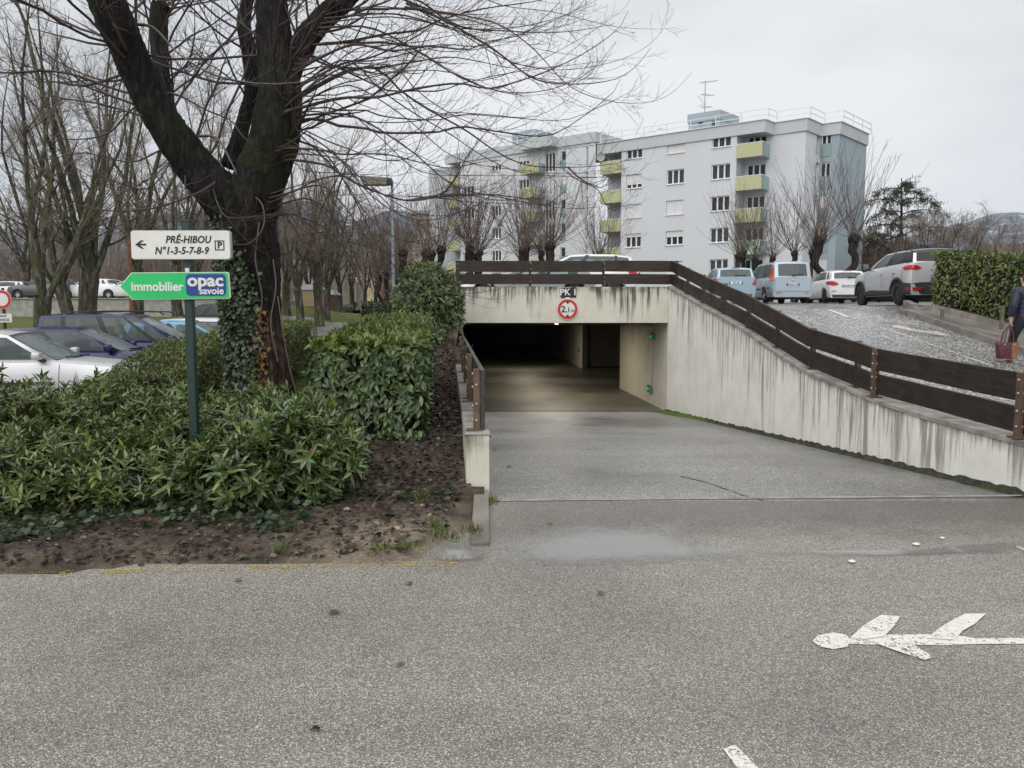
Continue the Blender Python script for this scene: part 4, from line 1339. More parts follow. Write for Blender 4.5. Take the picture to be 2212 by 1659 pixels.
def balcony(p0, d, a0, a1, zf, front, side_mat, dep, side_left=False, proj=0.0):
    """slab, front panel and end panels; depth runs back from the front line"""
    nrm = Vector((d.y, -d.x, 0))
    def q(a, z, k): return p0 + d * a - nrm * k + Vector((0, 0, z))
    b = MB()
    b.hexa([q(a0, zf - 0.16, 0), q(a1, zf - 0.16, 0), q(a1, zf - 0.16, dep), q(a0, zf - 0.16, dep)], [q(a0, zf, 0), q(a1, zf, 0), q(a1, zf, dep), q(a0, zf, dep)])
    o = b.build('balcony', M['render_grey'], bld)
    f = MB()
    f.bar(q(a0 + 0.01, zf + 0.40, -0.05), q(a1 - 0.01, zf + 0.40, -0.05), 0.05, 1.15)
    f.build('front_panel', M[front], o)
    r_ = MB()
    r_.bar(q(a0 - 0.02, zf + 1.0, -0.05), q(a1 + 0.02, zf + 1.0, -0.05), 0.07, 0.05)
    ends = [a0 - 0.03, a1 + 0.03] if side_left else [a0 - 0.03 if side_left is None else a1 + 0.03]
    s_ = MB()
    for a in ends:
        s_.bar(q(a, zf + 0.40, 0.0), q(a, zf + 0.40, dep), 0.03, 1.1)
        r_.bar(q(a, zf + 1.0, -0.02), q(a, zf + 1.0, dep), 0.06, 0.05)
    s_.build('end_panel', M[side_mat], o)
    r_.build('hand_rail', M['rail_white'], o)
    return o

Q = Vector((19.1, 68, 0))
Q = Vector((at(z1(1072), 420, 68).x, 68, 0))
def sA(px): return onplan(px, Q, UD)
A_right = sA(z1(1118)); A_left = sA(z1(212)); A_cut = sA(z1(45))
# front A: travel left->right so that the outward normal looks towards the camera
PL = Q + UD * A_left; PR = Q + UD * A_right
DA = (PR - PL).normalized()
def aA(px): return A_left - sA(px)
rowz = [15.98 - ROW * k for k in range(5)]     # sill heights, top storey first
cols = [(z1(250), z1(374)), (z1(570), z1(708)), (z1(922), z1(1072))]
styles = [['p', 's3', 's9', 'p4', 's3'], ['s10', 'p', 's10', 's4', 's10'], ['p', 'p', 'pd', 'p', 'p']]
holes, wins = [], []
for ci, (u0, u1) in enumerate(cols):
    for k, zs in enumerate(rowz):
        h = (aA(u0), aA(u1), zs, zs + 1.28)
        holes.append(h); wins.append((h, styles[ci][k], ci, k))
wall_holes('wall', M['render_white'], PL, PR, ZG, ZF_, holes)
for h, s_, ci, k in wins:
    sh = {'s3': 0.72, 's9': 0.93, 's10': 0.995, 's4': 0.42, 'p4': 0.25}.get(s_, 0.0)
    window(PL, DA, *h, n=3, shut=sh, cur='curtain_dark' if s_ in ('pd', 's3', 's4', 's9') else 'curtain')
# loggia side of front A, balcony column, set-back front B
setb = 1.65
PB0 = PR - Vector((DA.y, -DA.x, 0)) * 0 + VD * setb
aBcorner = onplan(z1(1660), PB0, -UD)
PB1 = PB0 - UD * aBcorner
balw = sA(z1(1118)) - sA(z1(1325))
holesB = []
dB = -UD
aw0, aw1 = onplan(z1(1203), PB0, dB), onplan(z1(1350), PB0, dB)
for zs in rowz:
    holesB.append((aw0, aw1, zs - 0.9, zs + 1.25))
wall_holes('wall', M['render_white'], PB0, PB1, ZG, ZF_, holesB)
for k, h in enumerate(holesB):
    window(PB0, dB, *h, n=3, cur='curtain_dark' if k != 2 else 'curtain_brown', sill=False)
sdw = MB()
sdw.add([PR + Vector((0, 0, ZG)), PB0 + Vector((0, 0, ZG)), PB0 + Vector((0, 0, ZF_)), PR + Vector((0, 0, ZF_))], [(0, 1, 2, 3)])
sdw.build('recess_wall', M['render_grey'], bld)
for k, zs in enumerate(rowz):
    balcony(PR, dB, 0.0, balw, zs - 0.98, 'bal_yellow' if k < 3 else 'bal_green', 'bal_glass', setb)
# right end: return wall, short front C, blue end face
rC = onplan(z1(1775), PB1, VD); PC0 = PB1 + VD * rC
wC = onplan(z1(1925), PC0, dB); PC1 = PC0 + dB * wC
rD = onplan(z1(2140), PC1, VD); PD1 = PC1 + VD * rD
wall_holes('wall', M['render_white'], PB1, PC0, ZG, ZF_, [(rC - 0.75, rC - 0.02, zs - 0.95, zs + 1.25) for zs in rowz], depth=0.25)
for k, zs in enumerate(rowz):
    window(PB1, VD, rC - 0.75, rC - 0.02, zs - 0.95, zs + 1.25, n=1, cur='curtain_dark', depth=0.25, sill=False)
cw = onplan(z1(1863), PC0, dB)
wall_holes('wall', M['render_blue'], PC0, PC1, ZG, ZF_, [(0.10, cw, zs - 0.95, zs + 1.25) for zs in rowz], depth=0.15)
for k, zs in enumerate(rowz):
    window(PC0, dB, 0.10, cw, zs - 0.95, zs + 1.25, n=2, cur='curtain_dark' if k < 2 else 'curtain', depth=0.15, sill=False, shut=0.98 if k in (2, 4) else 0)
    b = MB()
    nr = Vector((dB.y, -dB.x, 0))
    b.bar(PC0 + dB * 0.02 + nr * 0.05 + Vector((0, 0, zs - 0.42)), PC0 + dB * cw + nr * 0.05 + Vector((0, 0, zs - 0.42)), 0.02, 1.05)
    b.build('guard_panel', M['bal_glass'], bld)
wall_holes('end_wall', M['render_blue'], PC1, PD1, ZG, ZF_, [])
# left corner balconies of front A
PLc = Q + UD * A_cut
cutw = A_cut - A_left
for k, zs in enumerate(rowz):
    balcony(PLc, DA, 0.05, cutw - 0.02, zs - 0.98, 'bal_yellow' if k < 4 else 'bal_green', 'bal_glass', 1.7, side_left=None)
back0 = PLc + VD * 1.7; back1 = PL + VD * 1.7
wall_holes('recess_wall', M['render_grey'], back0 + UD * .3, back1, ZG, ZF_, [(.3 + cutw - 0.95, .3 + cutw - 0.1, zs - 0.9, zs + 1.2) for zs in rowz])
for k, zs in enumerate(rowz):
    window(back0 + UD * .3, DA, .3 + cutw - 0.95, .3 + cutw - 0.1, zs - 0.9, zs + 1.2, n=1, cur='curtain_brown' if k == 0 else 'curtain_dark', sill=False)
b = MB()
b.add([PL + Vector((0, 0, ZG)), back1 + Vector((0, 0, ZG)), back1 + Vector((0, 0, ZF_)), PL + Vector((0, 0, ZF_))], [(3, 2, 1, 0)])
b.build('recess_wall', M['render_grey'], bld)

# ---- rear wing
W0 = Vector((at(z3(910), 420, 94).x, 94, 0))
def sW(px): return onplan(px, W0, UD)
zr2 = 21.75                                  # parapet of the rear wing
wl = W0 + UD * sW(z3(205)); wr = W0 + UD * sW(1286)
def aW(px): return sW(z3(205)) - sW(px)
rowz2 = [18.95 - ROW * k for k in range(6)]
cols2 = [(z3(236), z3(360), 3), (z3(556), z3(664), 3), (z3(866), z3(980), 3), (z3(1158), z3(1270), 3), (z3(1336), z3(1392), 1), (z3(1620), z3(1643), 1)]
styles2 = [['s10', 'p', 'p', 's10', 'p', 'p'], ['s4', 's10', 'p', 'p', 'l', 'p'], ['s4', 'p', 's10', 'p', 's10', 'p'], ['p', 's10', 'p', 'p', 'p', 'p'], ['p', 's10', 'p', 'p', 'p', 'p'], ['p'] * 6]
holes, wins = [], []
for ci, (u0, u1, n_) in enumerate(cols2):
    for k, zs in enumerate(rowz2):
        lo, hi = (zs, zs + 1.28) if ci < 3 else ((zs - 0.9, zs + 1.25) if ci == 3 else ((zs - 0.8, zs + 1.2) if ci == 4 else (zs - 0.9, zs + 1.3)))
        h = (aW(u0), aW(u1), lo, hi)
        holes.append(h); wins.append((h, styles2[ci][k], n_, ci))
wall_holes('wall', M['render_white'], wl, wr, ZG - 1, 20.7, holes)
for h, s_, n_, ci in wins:
    window(wl, DA, *h, n=n_, shut={'s4': 0.45, 's10': 0.99}.get(s_, 0), cur={'l': 'curtain_brown'}.get(s_, 'curtain_dark' if ci != 1 else 'curtain'), sill=ci < 3)
for k, zs in enumerate(rowz2[:5]):
    zz = zs - 0.98
    fr_ = Vector((DA.y, -DA.x, 0)) * 1.3
    a0, a1 = aW(z3(1022)), aW(z3(1205))
    balcony(wl + fr_, DA, a0 - 0.75, a1 - 0.55, zz, 'bal_yellow', 'bal_glass', 1.3, side_left=False)
    b = MB()
    b.bar(wl + DA * aW(z3(1330)) + fr_ * 0.05 + Vector((0, 0, zs - 0.3)), wl + DA * aW(z3(1394)) + fr_ * 0.05 + Vector((0, 0, zs - 0.3)), 0.02, 0.95)
    b.build('guard_panel', M['bal_glass'], bld)
for k, zs in enumerate(rowz2[:5]):
    balcony(wl + UD * 2.2, DA, 0.0, 2.1, zs - 0.98, 'bal_yellow', 'bal_glass', 1.6, side_left=None)
wall_holes('recess_wall', M['render_grey'], wl + UD * 7 + VD * 1.6, wl + VD * 1.6, ZG - 1, 20.7, [])
# roofs: fascia bands, slabs, stair heads
def fascia(name, pts, zb, zt, wid=0.3, slab=True, mat='render_band'):
    b = MB()
    n = len(pts)
    for i in range(n):
        a, c = pts[i], pts[(i + 1) % n]
        b.add([(a.x, a.y, zb), (c.x, c.y, zb), (c.x, c.y, zt), (a.x, a.y, zt)], [(0, 1, 2, 3)])
    b.add([(p.x, p.y, zt - 0.02) for p in pts], [tuple(range(n))])
    b.add([(p.x, p.y, zb) for p in pts], [tuple(reversed(range(n)))])
    return b.build(name, M[mat], bld)
nA = Vector((DA.y, -DA.x, 0))
o_ = nA * 0.12
nE = Vector((VD.y, -VD.x, 0)) * 0.12
F0 = PLc + UD * 0.3 + o_
F1 = PR + dB * (balw + 0.15) + o_
F2 = F1 + VD * (setb + 0.02)
F3 = PB1 + o_ + nE
F4 = PC0 + o_ + nE
F5 = PC1 + o_ + nE
F6 = PD1 + nE + VD * 0.1
F7 = F6 + UD * 31
F8 = F0 + VD * 12
fascia('roof', [F0, F1, F2, F3, F4, F5, F6, F7 * 0.45 + F8 * 0.55, F8], ZF_, ZR_)
cap = MB()
rail = MB()
edge = [F0, F1, F2, F3, F4, F5, F6]
for a, c in zip(edge, edge[1:]):
    za = Vector((0, 0, ZR_ + 0.02))
    cap.bar(a + za, c + za, 0.2, 0.06)
    inn = Vector((0, 0, ZR_))
    ai, ci_ = a + (VD * 0.5 - nA * 0), c + VD * 0.5
    for h in (0.52, 1.0):
        rail.bar(ai + Vector((0, 0, ZR_ + h)), ci_ + Vector((0, 0, ZR_ + h)), 0.05, 0.05)
    m_ = max(1, int((ci_ - ai).length / 2.1))
    for i in range(m_ + 1):
        p = ai.lerp(ci_, i / m_)
        rail.bar(p + VD * 0.12 + Vector((0, 0, ZR_)), p + Vector((0, 0, ZR_ + 1.0)), 0.06, 0.06)
cap.build('parapet_cap', M['rail_white'], bld)
rail.build('roof_rail', M['rail_white'], bld)
G0 = wl + UD * 2.4 + nA * 0.15; G1 = wl + DA * (aW(z3(1315))) + nA * 0.15
G1b = wr + nA * 0.15
fascia('roof', [G0, G1b, G1b + VD * 11, G0 + VD * 11], 20.65, zr2)
ov = wl + DA * (aW(z3(1022)) - 0.9); ov2 = wl + DA * (aW(z3(1310)))
fascia('roof_overhang', [ov + nA * 1.4, ov2 + nA * 1.4, ov2 + nA * 0.14, ov + nA * 0.14], 20.66, zr2 - 0.004)
rail = MB()
m_ = 16
for h in (0.55, 1.05):
    rail.bar(G0 + VD * .5 + Vector((0, 0, zr2 + h)), G1b + VD * .5 + Vector((0, 0, zr2 + h)), 0.06, 0.06)
for i in range(m_ + 1):
    p = (G0 + VD * .5).lerp(G1b + VD * .5, i / m_)
    rail.bar(p + Vector((0, 0, zr2)), p + Vector((0, 0, zr2 + 1.05)), 0.06, 0.06)
rail.build('roof_rail', M['rail_white'], bld)
def penthouse(px0, px1, o, back, zt, zb, dd):
    a0, a1 = onplan(px0, o + VD * back, dB, 280), onplan(px1, o + VD * back, dB, 280)
    p0, p1 = o + VD * back + dB * a0, o + VD * back + dB * a1
    pts = [p0, p1, p1 + VD * dd, p0 + VD * dd]
    b = MB()
    b.hexa([Vector((p.x, p.y, zb)) for p in pts], [Vector((p.x, p.y, zt - 0.8)) for p in pts])
    c_ = (p0 + p1) / 2 + VD * dd / 2
    big = [c_ + (p - c_) * 1.05 for p in pts]
    o2_ = b.build('stair_head', M['render_blue'], bld)
    b = MB()
    b.hexa([Vector((p.x, p.y, zt - 0.8)) for p in big], [Vector((p.x, p.y, zt)) for p in big])
    b.build('stair_head_cap', M['render_blue'], o2_)
    b = MB()
    b.bar(p0 + dB * 1.0 + nA * .06 + Vector((0, 0, zt - 0.95)), p0 + dB * 1.4 + nA * .06 + Vector((0, 0, zt - 0.95)), 0.12, 0.14)
    b.bar(p1 - dB * 0.7 + nA * .06 + Vector((0, 0, zt - 1.1)), p1 - dB * 0.4 + nA * .06 + Vector((0, 0, zt - 1.1)), 0.12, 0.3)
    b.build('vent', M['black'], o2_)
    return p0, p1
pa, pb = penthouse(z1(745), z1(992), Q, 3.2, 20.0, 17.6, 3.4)
penthouse(z3(795), z3(1050), W0, 3.0, 24.0, 21.5, 3.2)
# roof antenna
ant = thing('roof_antenna', 'thin rooftop television antenna above the stair head of the white block', 'antenna', tuple(pa.lerp(pb, 0.3) + VD * 1.2 + Vector((0, 0, 20))))
b = MB()
q0 = pa.lerp(pb, 0.3) + VD * 1.2 + Vector((0, 0, 20))
b.bar(q0, q0 + Vector((0, 0, 3.2)), 0.06, 0.06)
b.build('mast', M['steel_pole'], ant)
b = MB()
for z, l_, t_ in ((2.95, 1.9, 0.35), (1.9, 1.3, 0.0), (0.75, 1.1, 0.1)):
    d_ = Vector((1, 0.3, 0)).normalized()
    b.bar(q0 + Vector((0, 0, z)) - d_ * l_ * 0.3, q0 + Vector((0, 0, z + t_)) + d_ * l_ * 0.7, 0.035, 0.035)
    for i in range(5):
        p = q0 + Vector((0, 0, z)) + d_ * l_ * (-0.25 + 0.2 * i) + Vector((0, 0, t_ * (0.2 * i)))
        b.bar(p - Vector((0.1, -0.3, 0.0)), p + Vector((0.1, -0.3, 0)), 0.02, 0.02)
for s_ in (-1, 1):
    b.bar(q0 + Vector((0, 0, 1.0)), q0 + Vector((-0.7, 0, 1.35 + 0.5 * s_)), 0.03, 0.03)
b.build('dipoles', M['steel_pole'], ant)
# satellite dish on the corner balcony
dp = PLc + DA * 0.2 + nA * 0.3 + Vector((0, 0, rowz[0] + 0.5))
dsh = thing('satellite_dish', 'grey satellite dish on the corner balcony of the white block', 'dish', tuple(dp))
b = MB(); b.lathe([(0.0, 0.1), (0.25, 0.06), (0.42, 0.0)], dp, 'y', 16); b.build('dish', M['sign_back'], dsh, smooth=60)
b = MB(); b.bar(dp, dp + Vector((0, 0.3, -0.6)), 0.04, 0.04); b.build('bracket', M['sign_back'], dsh)

# ---- other buildings
def block(label, px0, px1, y, ztop_, zbot, mat, rows_, cols_, dep=9, name='far_building', roof=None, wm='curtain_dark', yaw=0.0):
    x0, x1 = at(px0, 560, y).x, at(px1, 560, y).x
    t = thing(name, label, 'building', ((x0 + x1) / 2, y, zbot))
    b = MB(); b.box(((x0 + x1) / 2, y + dep / 2, (ztop_ + zbot) / 2), (x1 - x0, dep, ztop_ - zbot))
    b.build('wall', M[mat], t)
    W_, H_ = (x1 - x0) / cols_, (ztop_ - zbot) / rows_
    for i in range(cols_):
        for k in range(rows_):
            cx, cz = x0 + W_ * (i + 0.5), zbot + H_ * (k + 0.55)
            b = MB(); b.box((cx, y - 0.03, cz), (W_ * 0.42, 0.1, H_ * 0.48)); o = b.build('window', M['frame_white'], t)
            b = MB(); b.box((cx, y - 0.07, cz), (W_ * 0.36, 0.06, H_ * 0.42)); b.build('pane', M[wm], o)
    b = MB()
    if roof == 'gable':
        b.hexa([(x0 - .4, y - .4, ztop_), (x1 + .4, y - .4, ztop_), (x1 + .4, y + dep + .4, ztop_), (x0 - .4, y + dep + .4, ztop_)],
               [(x0 + .6, y + dep / 2 - .1, ztop_ + 3), (x1 - .6, y + dep / 2 - .1, ztop_ + 3), (x1 - .6, y + dep / 2 + .1, ztop_ + 3), (x0 + .6, y + dep / 2 + .1, ztop_ + 3)])
        b.build('roof', M['roof_tile'], t)
    else:
        b.box(((x0 + x1) / 2, y + dep / 2, ztop_ + 0.25), (x1 - x0 + 0.5, dep + 0.5, 0.5)); b.build('roof', M['render_grey'], t)
    return t
block('tall beige apartment block behind the pollard trees left of the white block', 893, 958, 118, 16.5, 1.0, 'beige', 5, 3, 12)
block('small yellow house behind the bare trees at the end of the far road', 790, 822, 120, 7.6, 1.0, 'yellow_render', 2, 2, 10, 'yellow_house', 'gable')
block('pale house half hidden behind the mossy trees beside the far road', 632, 690, 88, 8.0, 1.0, 'beige', 2, 3, 10, 'pale_house', 'gable')
block('low green-roofed pavilion far beyond the clipped hedge on the right', 2150, 2208, 170, 13.2, 7.0, 'beige', 1, 4, 8, 'pavilion')

# ------------------------------------------------------------------ text
def text(body, size, mat, parent, loc, rot=(R(90), 0, 0), shear=0.0, off=0.0, align='CENTER', ext=0.0015, sx=1.0, sp_=1.0, name='lettering'):
    c = bpy.data.curves.new(name, 'FONT')
    c.body = body; c.size = size; c.shear = shear; c.offset = off; c.align_x = align; c.align_y = 'CENTER'
    c.extrude = ext; c.space_character = sp_; c.resolution_u = 3
    c.materials.append(mat)
    o = bpy.data.objects.new(name, c)
    COL.objects.link(o)
    o.parent = parent
    o.location = Vector(loc) - ORG.get(parent.name, Vector((0, 0, 0)))
    o.rotation_euler = rot
    o.scale = (sx, 1, 1)
    return o
def rrect(w_, h_, r_, n=5):
    out_ = []
    for cx, cy, a0 in ((w_ / 2 - r_, h_ / 2 - r_, 0), (-w_ / 2 + r_, h_ / 2 - r_, 90), (-w_ / 2 + r_, -h_ / 2 + r_, 180), (w_ / 2 - r_, -h_ / 2 + r_, 270)):
        for k in range(n + 1):
            a = R(a0 + 90 * k / n)
            out_.append((cx + r_ * math.cos(a), cy + r_ * math.sin(a)))
    return out_
X, Z, Yv = Vector((1, 0, 0)), Vector((0, 0, 1)), Vector((0, 1, 0))

# ---- direction sign on its green post
SY = 6.5
pb_, pt_ = at(421, 1010, SY), at(398, 484, SY)
px_ = (pb_.x + pt_.x) / 2
sp1 = thing('direction_sign', 'white direction sign with arrow and house numbers at the top of the dark green post', 'sign', (px_, SY, 2.1))
post = thing('sign_post', 'dark green square steel post standing in the front shrubs', 'post', (px_, SY, 0))
b = MB(); b.box((px_, SY + 0.035, 1.19), (0.066, 0.066, 2.34)); b.build('pole', M['post_green'], post, bevel=0.008)
b = MB(); b.box((px_, SY + 0.035, 2.365), (0.074, 0.074, 0.02)); b.build('cap', M['post_green'], post, bevel=0.006)
for z in (1.99, 1.87, 1.74):
    b = MB(); b.box((px_, SY + 0.035, z), (0.08, 0.08, 0.03)); b.build('clamp', M['post_green'], post)
b = MB(); b.box((px_ + 0.005, SY - 0.0015, 1.965), (0.035, 0.003, 0.045)); b.build('sticker', M['sign_white'], post)
a, c = at(288, 500, SY), at(501.5, 560, SY)
cx, cz, W_, H_ = (a.x + c.x) / 2, (a.z + c.z) / 2, c.x - a.x, a.z - c.z
FY = SY - 0.045
b = MB(); b.prism(rrect(W_, H_, 0.022), X, Z, (cx, FY, cz), (0, 0.04, 0)); b.build('panel', M['sign_white'], sp1)
b = MB(); b.prism(rrect(W_ + 0.012, H_ + 0.012, 0.026), X, Z, (cx, FY + 0.006, cz), (0, 0.038, 0)); b.build('rim', M['sign_back'], sp1)
kx, kz = W_ / 640.0, H_ / 182.0           # sign-face units of the enlarged photograph
def sx_(u): return cx + (u - 1182) * kx
def sz_(v): return cz - (v - 270) * kz
for body, u, v, s_ in (('PRÉ-HIBOU', 1232, 237, 0.083), ('N°1-3-5-7-8-9', 1187, 309, 0.083)):
    text(body, s_, M['ink'], sp1, (sx_(u), FY - 0.002, sz_(v) - 0.0), shear=0.22, off=0.0017, sx=0.88 if body[0] == 'P' else 0.9, sp_=1.03)
ar = [(888, 268), (928, 240), (945, 240), (918, 262), (959, 262), (959, 273), (918, 273), (945, 294), (928, 294)]
b = MB(); b.prism([((u - 1182) * kx, -(v - 270) * kz) for u, v in ar], X, Z, (cx, FY - 0.003, cz), (0, 0.0025, 0)); b.build('arrow', M['ink'], sp1)
b = MB()
for (u0, v0, u1, v1) in ((1405, 241, 1467, 246), (1405, 299, 1467, 305), (1405, 246, 1411, 299), (1461, 246, 1467, 299)):
    b.box((sx_((u0 + u1) / 2), FY - 0.002, sz_((v0 + v1) / 2)), ((u1 - u0) * kx, 0.003, (v1 - v0) * kz))
b.build('box_outline', M['ink'], sp1)
text('P', 0.075, M['ink'], sp1, (sx_(1437), FY - 0.002, sz_(273)), off=0.0022)
# green arrow sign
sp2 = thing('arrow_sign', 'bright green arrow-shaped sign with a blue badge at the middle of the dark green post', 'sign', (px_, SY, 1.7))
a, c = at(262, 588, SY), at(501, 647, SY)
cx, cz, W_, H_ = (a.x + c.x) / 2, (a.z + c.z) / 2, c.x - a.x, a.z - c.z
kx, kz = W_ / 720.0, H_ / 180.0
def q2(u, v): return ((u - 1144) * kx, -(v - 535) * kz)
outl = [q2(*p) for p in ((784, 540), (862, 627), (1490, 621), (1503, 614), (1504, 606), (1499, 456), (1488, 445), (864, 449))]
ins = [(x * 0.988 + (0.002 if x < 0 else 0), z * 0.955) for x, z in outl]
b = MB(); b.prism(outl, X, Z, (cx, FY + 0.006, cz), (0, 0.022, 0)); b.build('rim', M['sign_white'], sp2)
b = MB(); b.prism(ins, X, Z, (cx, FY + 0.003, cz), (0, 0.012, 0)); b.build('panel', M['sign_green'], sp2)
bx, bz = q2(1350, 530)
b = MB(); b.prism(rrect(262 * kx, 142 * kz, 0.035), X, Z, (cx + bx, FY + 0.000, cz + bz), (0, 0.006, 0)); b.build('badge', M['sign_blue'], sp2)
def t2(body, u, v, s_, sx=1.0, off=0.004):
    x, z = q2(u, v)
    return text(body, s_, M['sign_white'], sp2, (cx + x, FY - 0.003 if u > 1220 else FY + 0.001, cz + z), off=off, sx=sx, sp_=1.0)
t2('immobilier', 1031, 543, 0.103, 0.97, 0.0028)
t2('opac', 1348, 503, 0.140, 1.12, 0.0044)
t2('savoie', 1386, 570, 0.082, 1.0, 0.0018)

# ---- signs on the beam
FYB = Y1 - 0.03
pk = thing('garage_name_sign', 'black plate lettered PK 1 in white on the garage beam', 'sign', (at(1227, 632, FYB).x, FYB, 2.1))
a, c = at(1211, 622, FYB), at(1245, 643, FYB)
b = MB(); b.box(((a.x + c.x) / 2, FYB - 0.006, (a.z + c.z) / 2), (c.x - a.x, 0.01, a.z - c.z)); b.build('panel', M['ink'], pk)
text('PK 1', 0.215, M['sign_white'], pk, ((a.x + c.x) / 2, FYB - 0.013, (a.z + c.z) / 2 + 0.01), off=0.005, sx=1.0)
hs = thing('height_limit_sign', 'round red-rimmed 2,1 m height limit sign below the black PK 1 plate', 'sign', (at(1226, 668, FYB).x, FYB, 1.7))
ctr = at(1226, 668, FYB)
rad = 22.5 / FPX * Y1
b = MB(); b.lathe([(0, -0.03), (rad, -0.03), (rad, -0.005), (0, -0.005)], ctr, 'y', 40); b.build('rim', M['sign_white'], hs)
b = MB(); b.lathe([(rad * 0.70, -0.034), (rad * 0.95, -0.034), (rad * 0.95, -0.029), (rad * 0.70, -0.029)], ctr, 'y', 40); b.build('red_ring', M['sign_red'], hs)
text('2', 0.22, M['ink'], hs, (ctr.x - 0.105, ctr.y - 0.034, ctr.z - 0.005), off=0.004)
text(',1', 0.15, M['ink'], hs, (ctr.x + 0.01, ctr.y - 0.034, ctr.z - 0.02), off=0.004)
text('m', 0.105, M['ink'], hs, (ctr.x + 0.125, ctr.y - 0.034, ctr.z - 0.03), off=0.002)
for s_ in (1, -1):
    b = MB(); b.prism([(-0.05, s_ * rad * 0.72), (0.05, s_ * rad * 0.72), (0, s_ * rad * 0.48)], X, Z, (ctr.x, ctr.y - 0.035, ctr.z), (0, 0.004, 0)); b.build('marker', M['ink'], hs)
b = MB(); b.box((ctr.x, FYB - 0.012, ctr.z + rad + 0.0), (0.11, 0.02, 0.06)); b.build('bracket', M['sign_white'], hs)

# ---- no-entry sign at the left edge
NY = 27.0
ctr = at(5, 647, NY); rad = 20.3 / FPX * NY
ne = thing('no_vehicles_sign', 'round white sign with a red ring on a dark post at the lawn', 'sign', (ctr.x, NY, 0.4))
b = MB(); b.lathe([(0, -0.03), (rad, -0.03), (rad, 0), (0, 0)], ctr, 'y', 40); b.build('disc', M['sign_white'], ne)
b = MB(); b.lathe([(rad * 0.68, -0.035), (rad * 0.97, -0.035), (rad * 0.97, -0.028), (rad * 0.68, -0.028)], ctr, 'y', 40); b.build('red_ring', M['sign_red'], ne)
b = MB(); b.box((ctr.x, NY + 0.05, ctr.z - 0.8), (0.07, 0.07, 2.4)); b.build('pole', M['black'], ne)
pc = at(3, 687, NY)
b = MB(); b.box((ctr.x, NY - 0.02, pc.z), (0.62, 0.02, 0.30)); b.build('text_panel', M['sign_white'], ne)
text('SAUF', 0.12, M['ink'], ne, (ctr.x, NY - 0.035, pc.z + 0.07), off=0.002)
text('SERVICES', 0.115, M['ink'], ne, (ctr.x, NY - 0.035, pc.z - 0.07), off=0.002)

# ---- street lamps
LY = 24.0
lb, lt = at(851, 690, LY), at(848, 392, LY)
sl = thing('street_lamp', 'tall pale grey street lamp with a boxy beige head beside the dark laurel bush', 'street lamp', (lb.x, LY, zleft(lb.x, LY)))
b = MB(); b.tube([(lb.x, LY, zleft(lb.x, LY)), (lb.x, LY, 2.5), (lb.x, LY, lt.z)], [0.06, 0.055, 0.042], 12); b.build('pole', M['steel_pole'], sl, smooth=50)
h0, h1 = at(794, 392, LY - 1.1), at(850, 390, LY)
b = MB(); b.bar(Vector((lb.x, LY, lt.z - 0.03)), Vector((lb.x - 0.15, LY - 0.05, lt.z - 0.03)), 0.12, 0.12); b.build('arm', M['black'], sl)
b = MB()
hx = lb.x - 0.12
b.hexa([(hx - 0.70, LY - 0.45, lt.z - 0.16), (hx, LY - 0.28, lt.z - 0.14), (hx, LY + 0.05, lt.z - 0.14), (hx - 0.70, LY - 0.10, lt.z - 0.16)],
       [(hx - 0.74, LY - 0.47, lt.z + 0.09), (hx, LY - 0.3, lt.z + 0.08), (hx, LY + 0.07, lt.z + 0.08), (hx - 0.74, LY - 0.08, lt.z + 0.09)])
b.build('lamp_head', M['lamp_beige'], sl, bevel=0.02)
b = MB(); b.box((hx + 0.02, LY - 0.12, lt.z - 0.03), (0.24, 0.3, 0.18)); b.build('driver_box', M['black'], sl, bevel=0.01)
for px2, v2, Y2, lab in ((827, 590, 62, 'small mushroom lamp on a rusty pole left of the tall street lamp'), (772, 604, 90, 'mushroom lamp on a rusty pole standing far down the road')):
    tpp = at(px2, v2, Y2)
    zb_ = 1.3
    t = thing('park_lamp', lab, 'lamp', (tpp.x, Y2, zb_), 0, 'mushroom lamps along the far road')
    b = MB(); b.tube([(tpp.x, Y2, zb_), (tpp.x, Y2, tpp.z - 0.3)], 0.08, 8); b.build('pole', M['rust'], t, smooth=50)
    b = MB(); b.lathe([(0.1, -0.35), (0.3, 0.05), (0.48, 0.10), (0.48, 0.16), (0, 0.22)], tpp, 'z', 16); b.build('lamp_head', M['sign_white'], t, smooth=40)
rpx = at(287, 700, 33)
rp_ = thing('rusty_pole', 'slim rusty brown pole behind the white direction sign', 'pole', (rpx.x, 33, 0.6))
b = MB(); b.tube([(rpx.x, 33, 0.5), (rpx.x, 33, 2.5), (rpx.x, 33, 4.9)], 0.085, 8); b.build('pole', M['rust'], rp_, smooth=50)
b = MB(); b.box((rpx.x, 33, 4.92), (0.2, 0.2, 0.05)); b.build('pole_head', M['rust'], rp_, bevel=0.01)
# low concrete wall with parked cars above it on the far left
fw = thing('retaining_wall', 'long low grey concrete wall across the lawn carrying the upper car row', 'wall', (-30, 52, 1.4))
zt_ = 2.54
xe = at(560, 650, 52).x
b = MB()
b.box((xe / 2 - 40, 52.2, 1.6), (80 + xe, 0.4, 2 * (zt_ - 1.6)))
b.build('wall_body', M['concrete'], fw)
b = MB(); b.box((xe / 2 - 40, 52.18, zt_ + 0.03), (80.2 + xe, 0.56, 0.07)); b.build('coping', M['coping'], fw)
ud = MB(); ud.box(((xe - 90) / 2, 61.4, zt_ - 0.06), (90 + xe - 0.2, 18, 0.1)); ud.box((xe - 0.3, 61.2, zt_ - 0.9), (0.4, 18, 1.7)); tag(ud.build('upper_car_park', M['lot']), kind='structure')
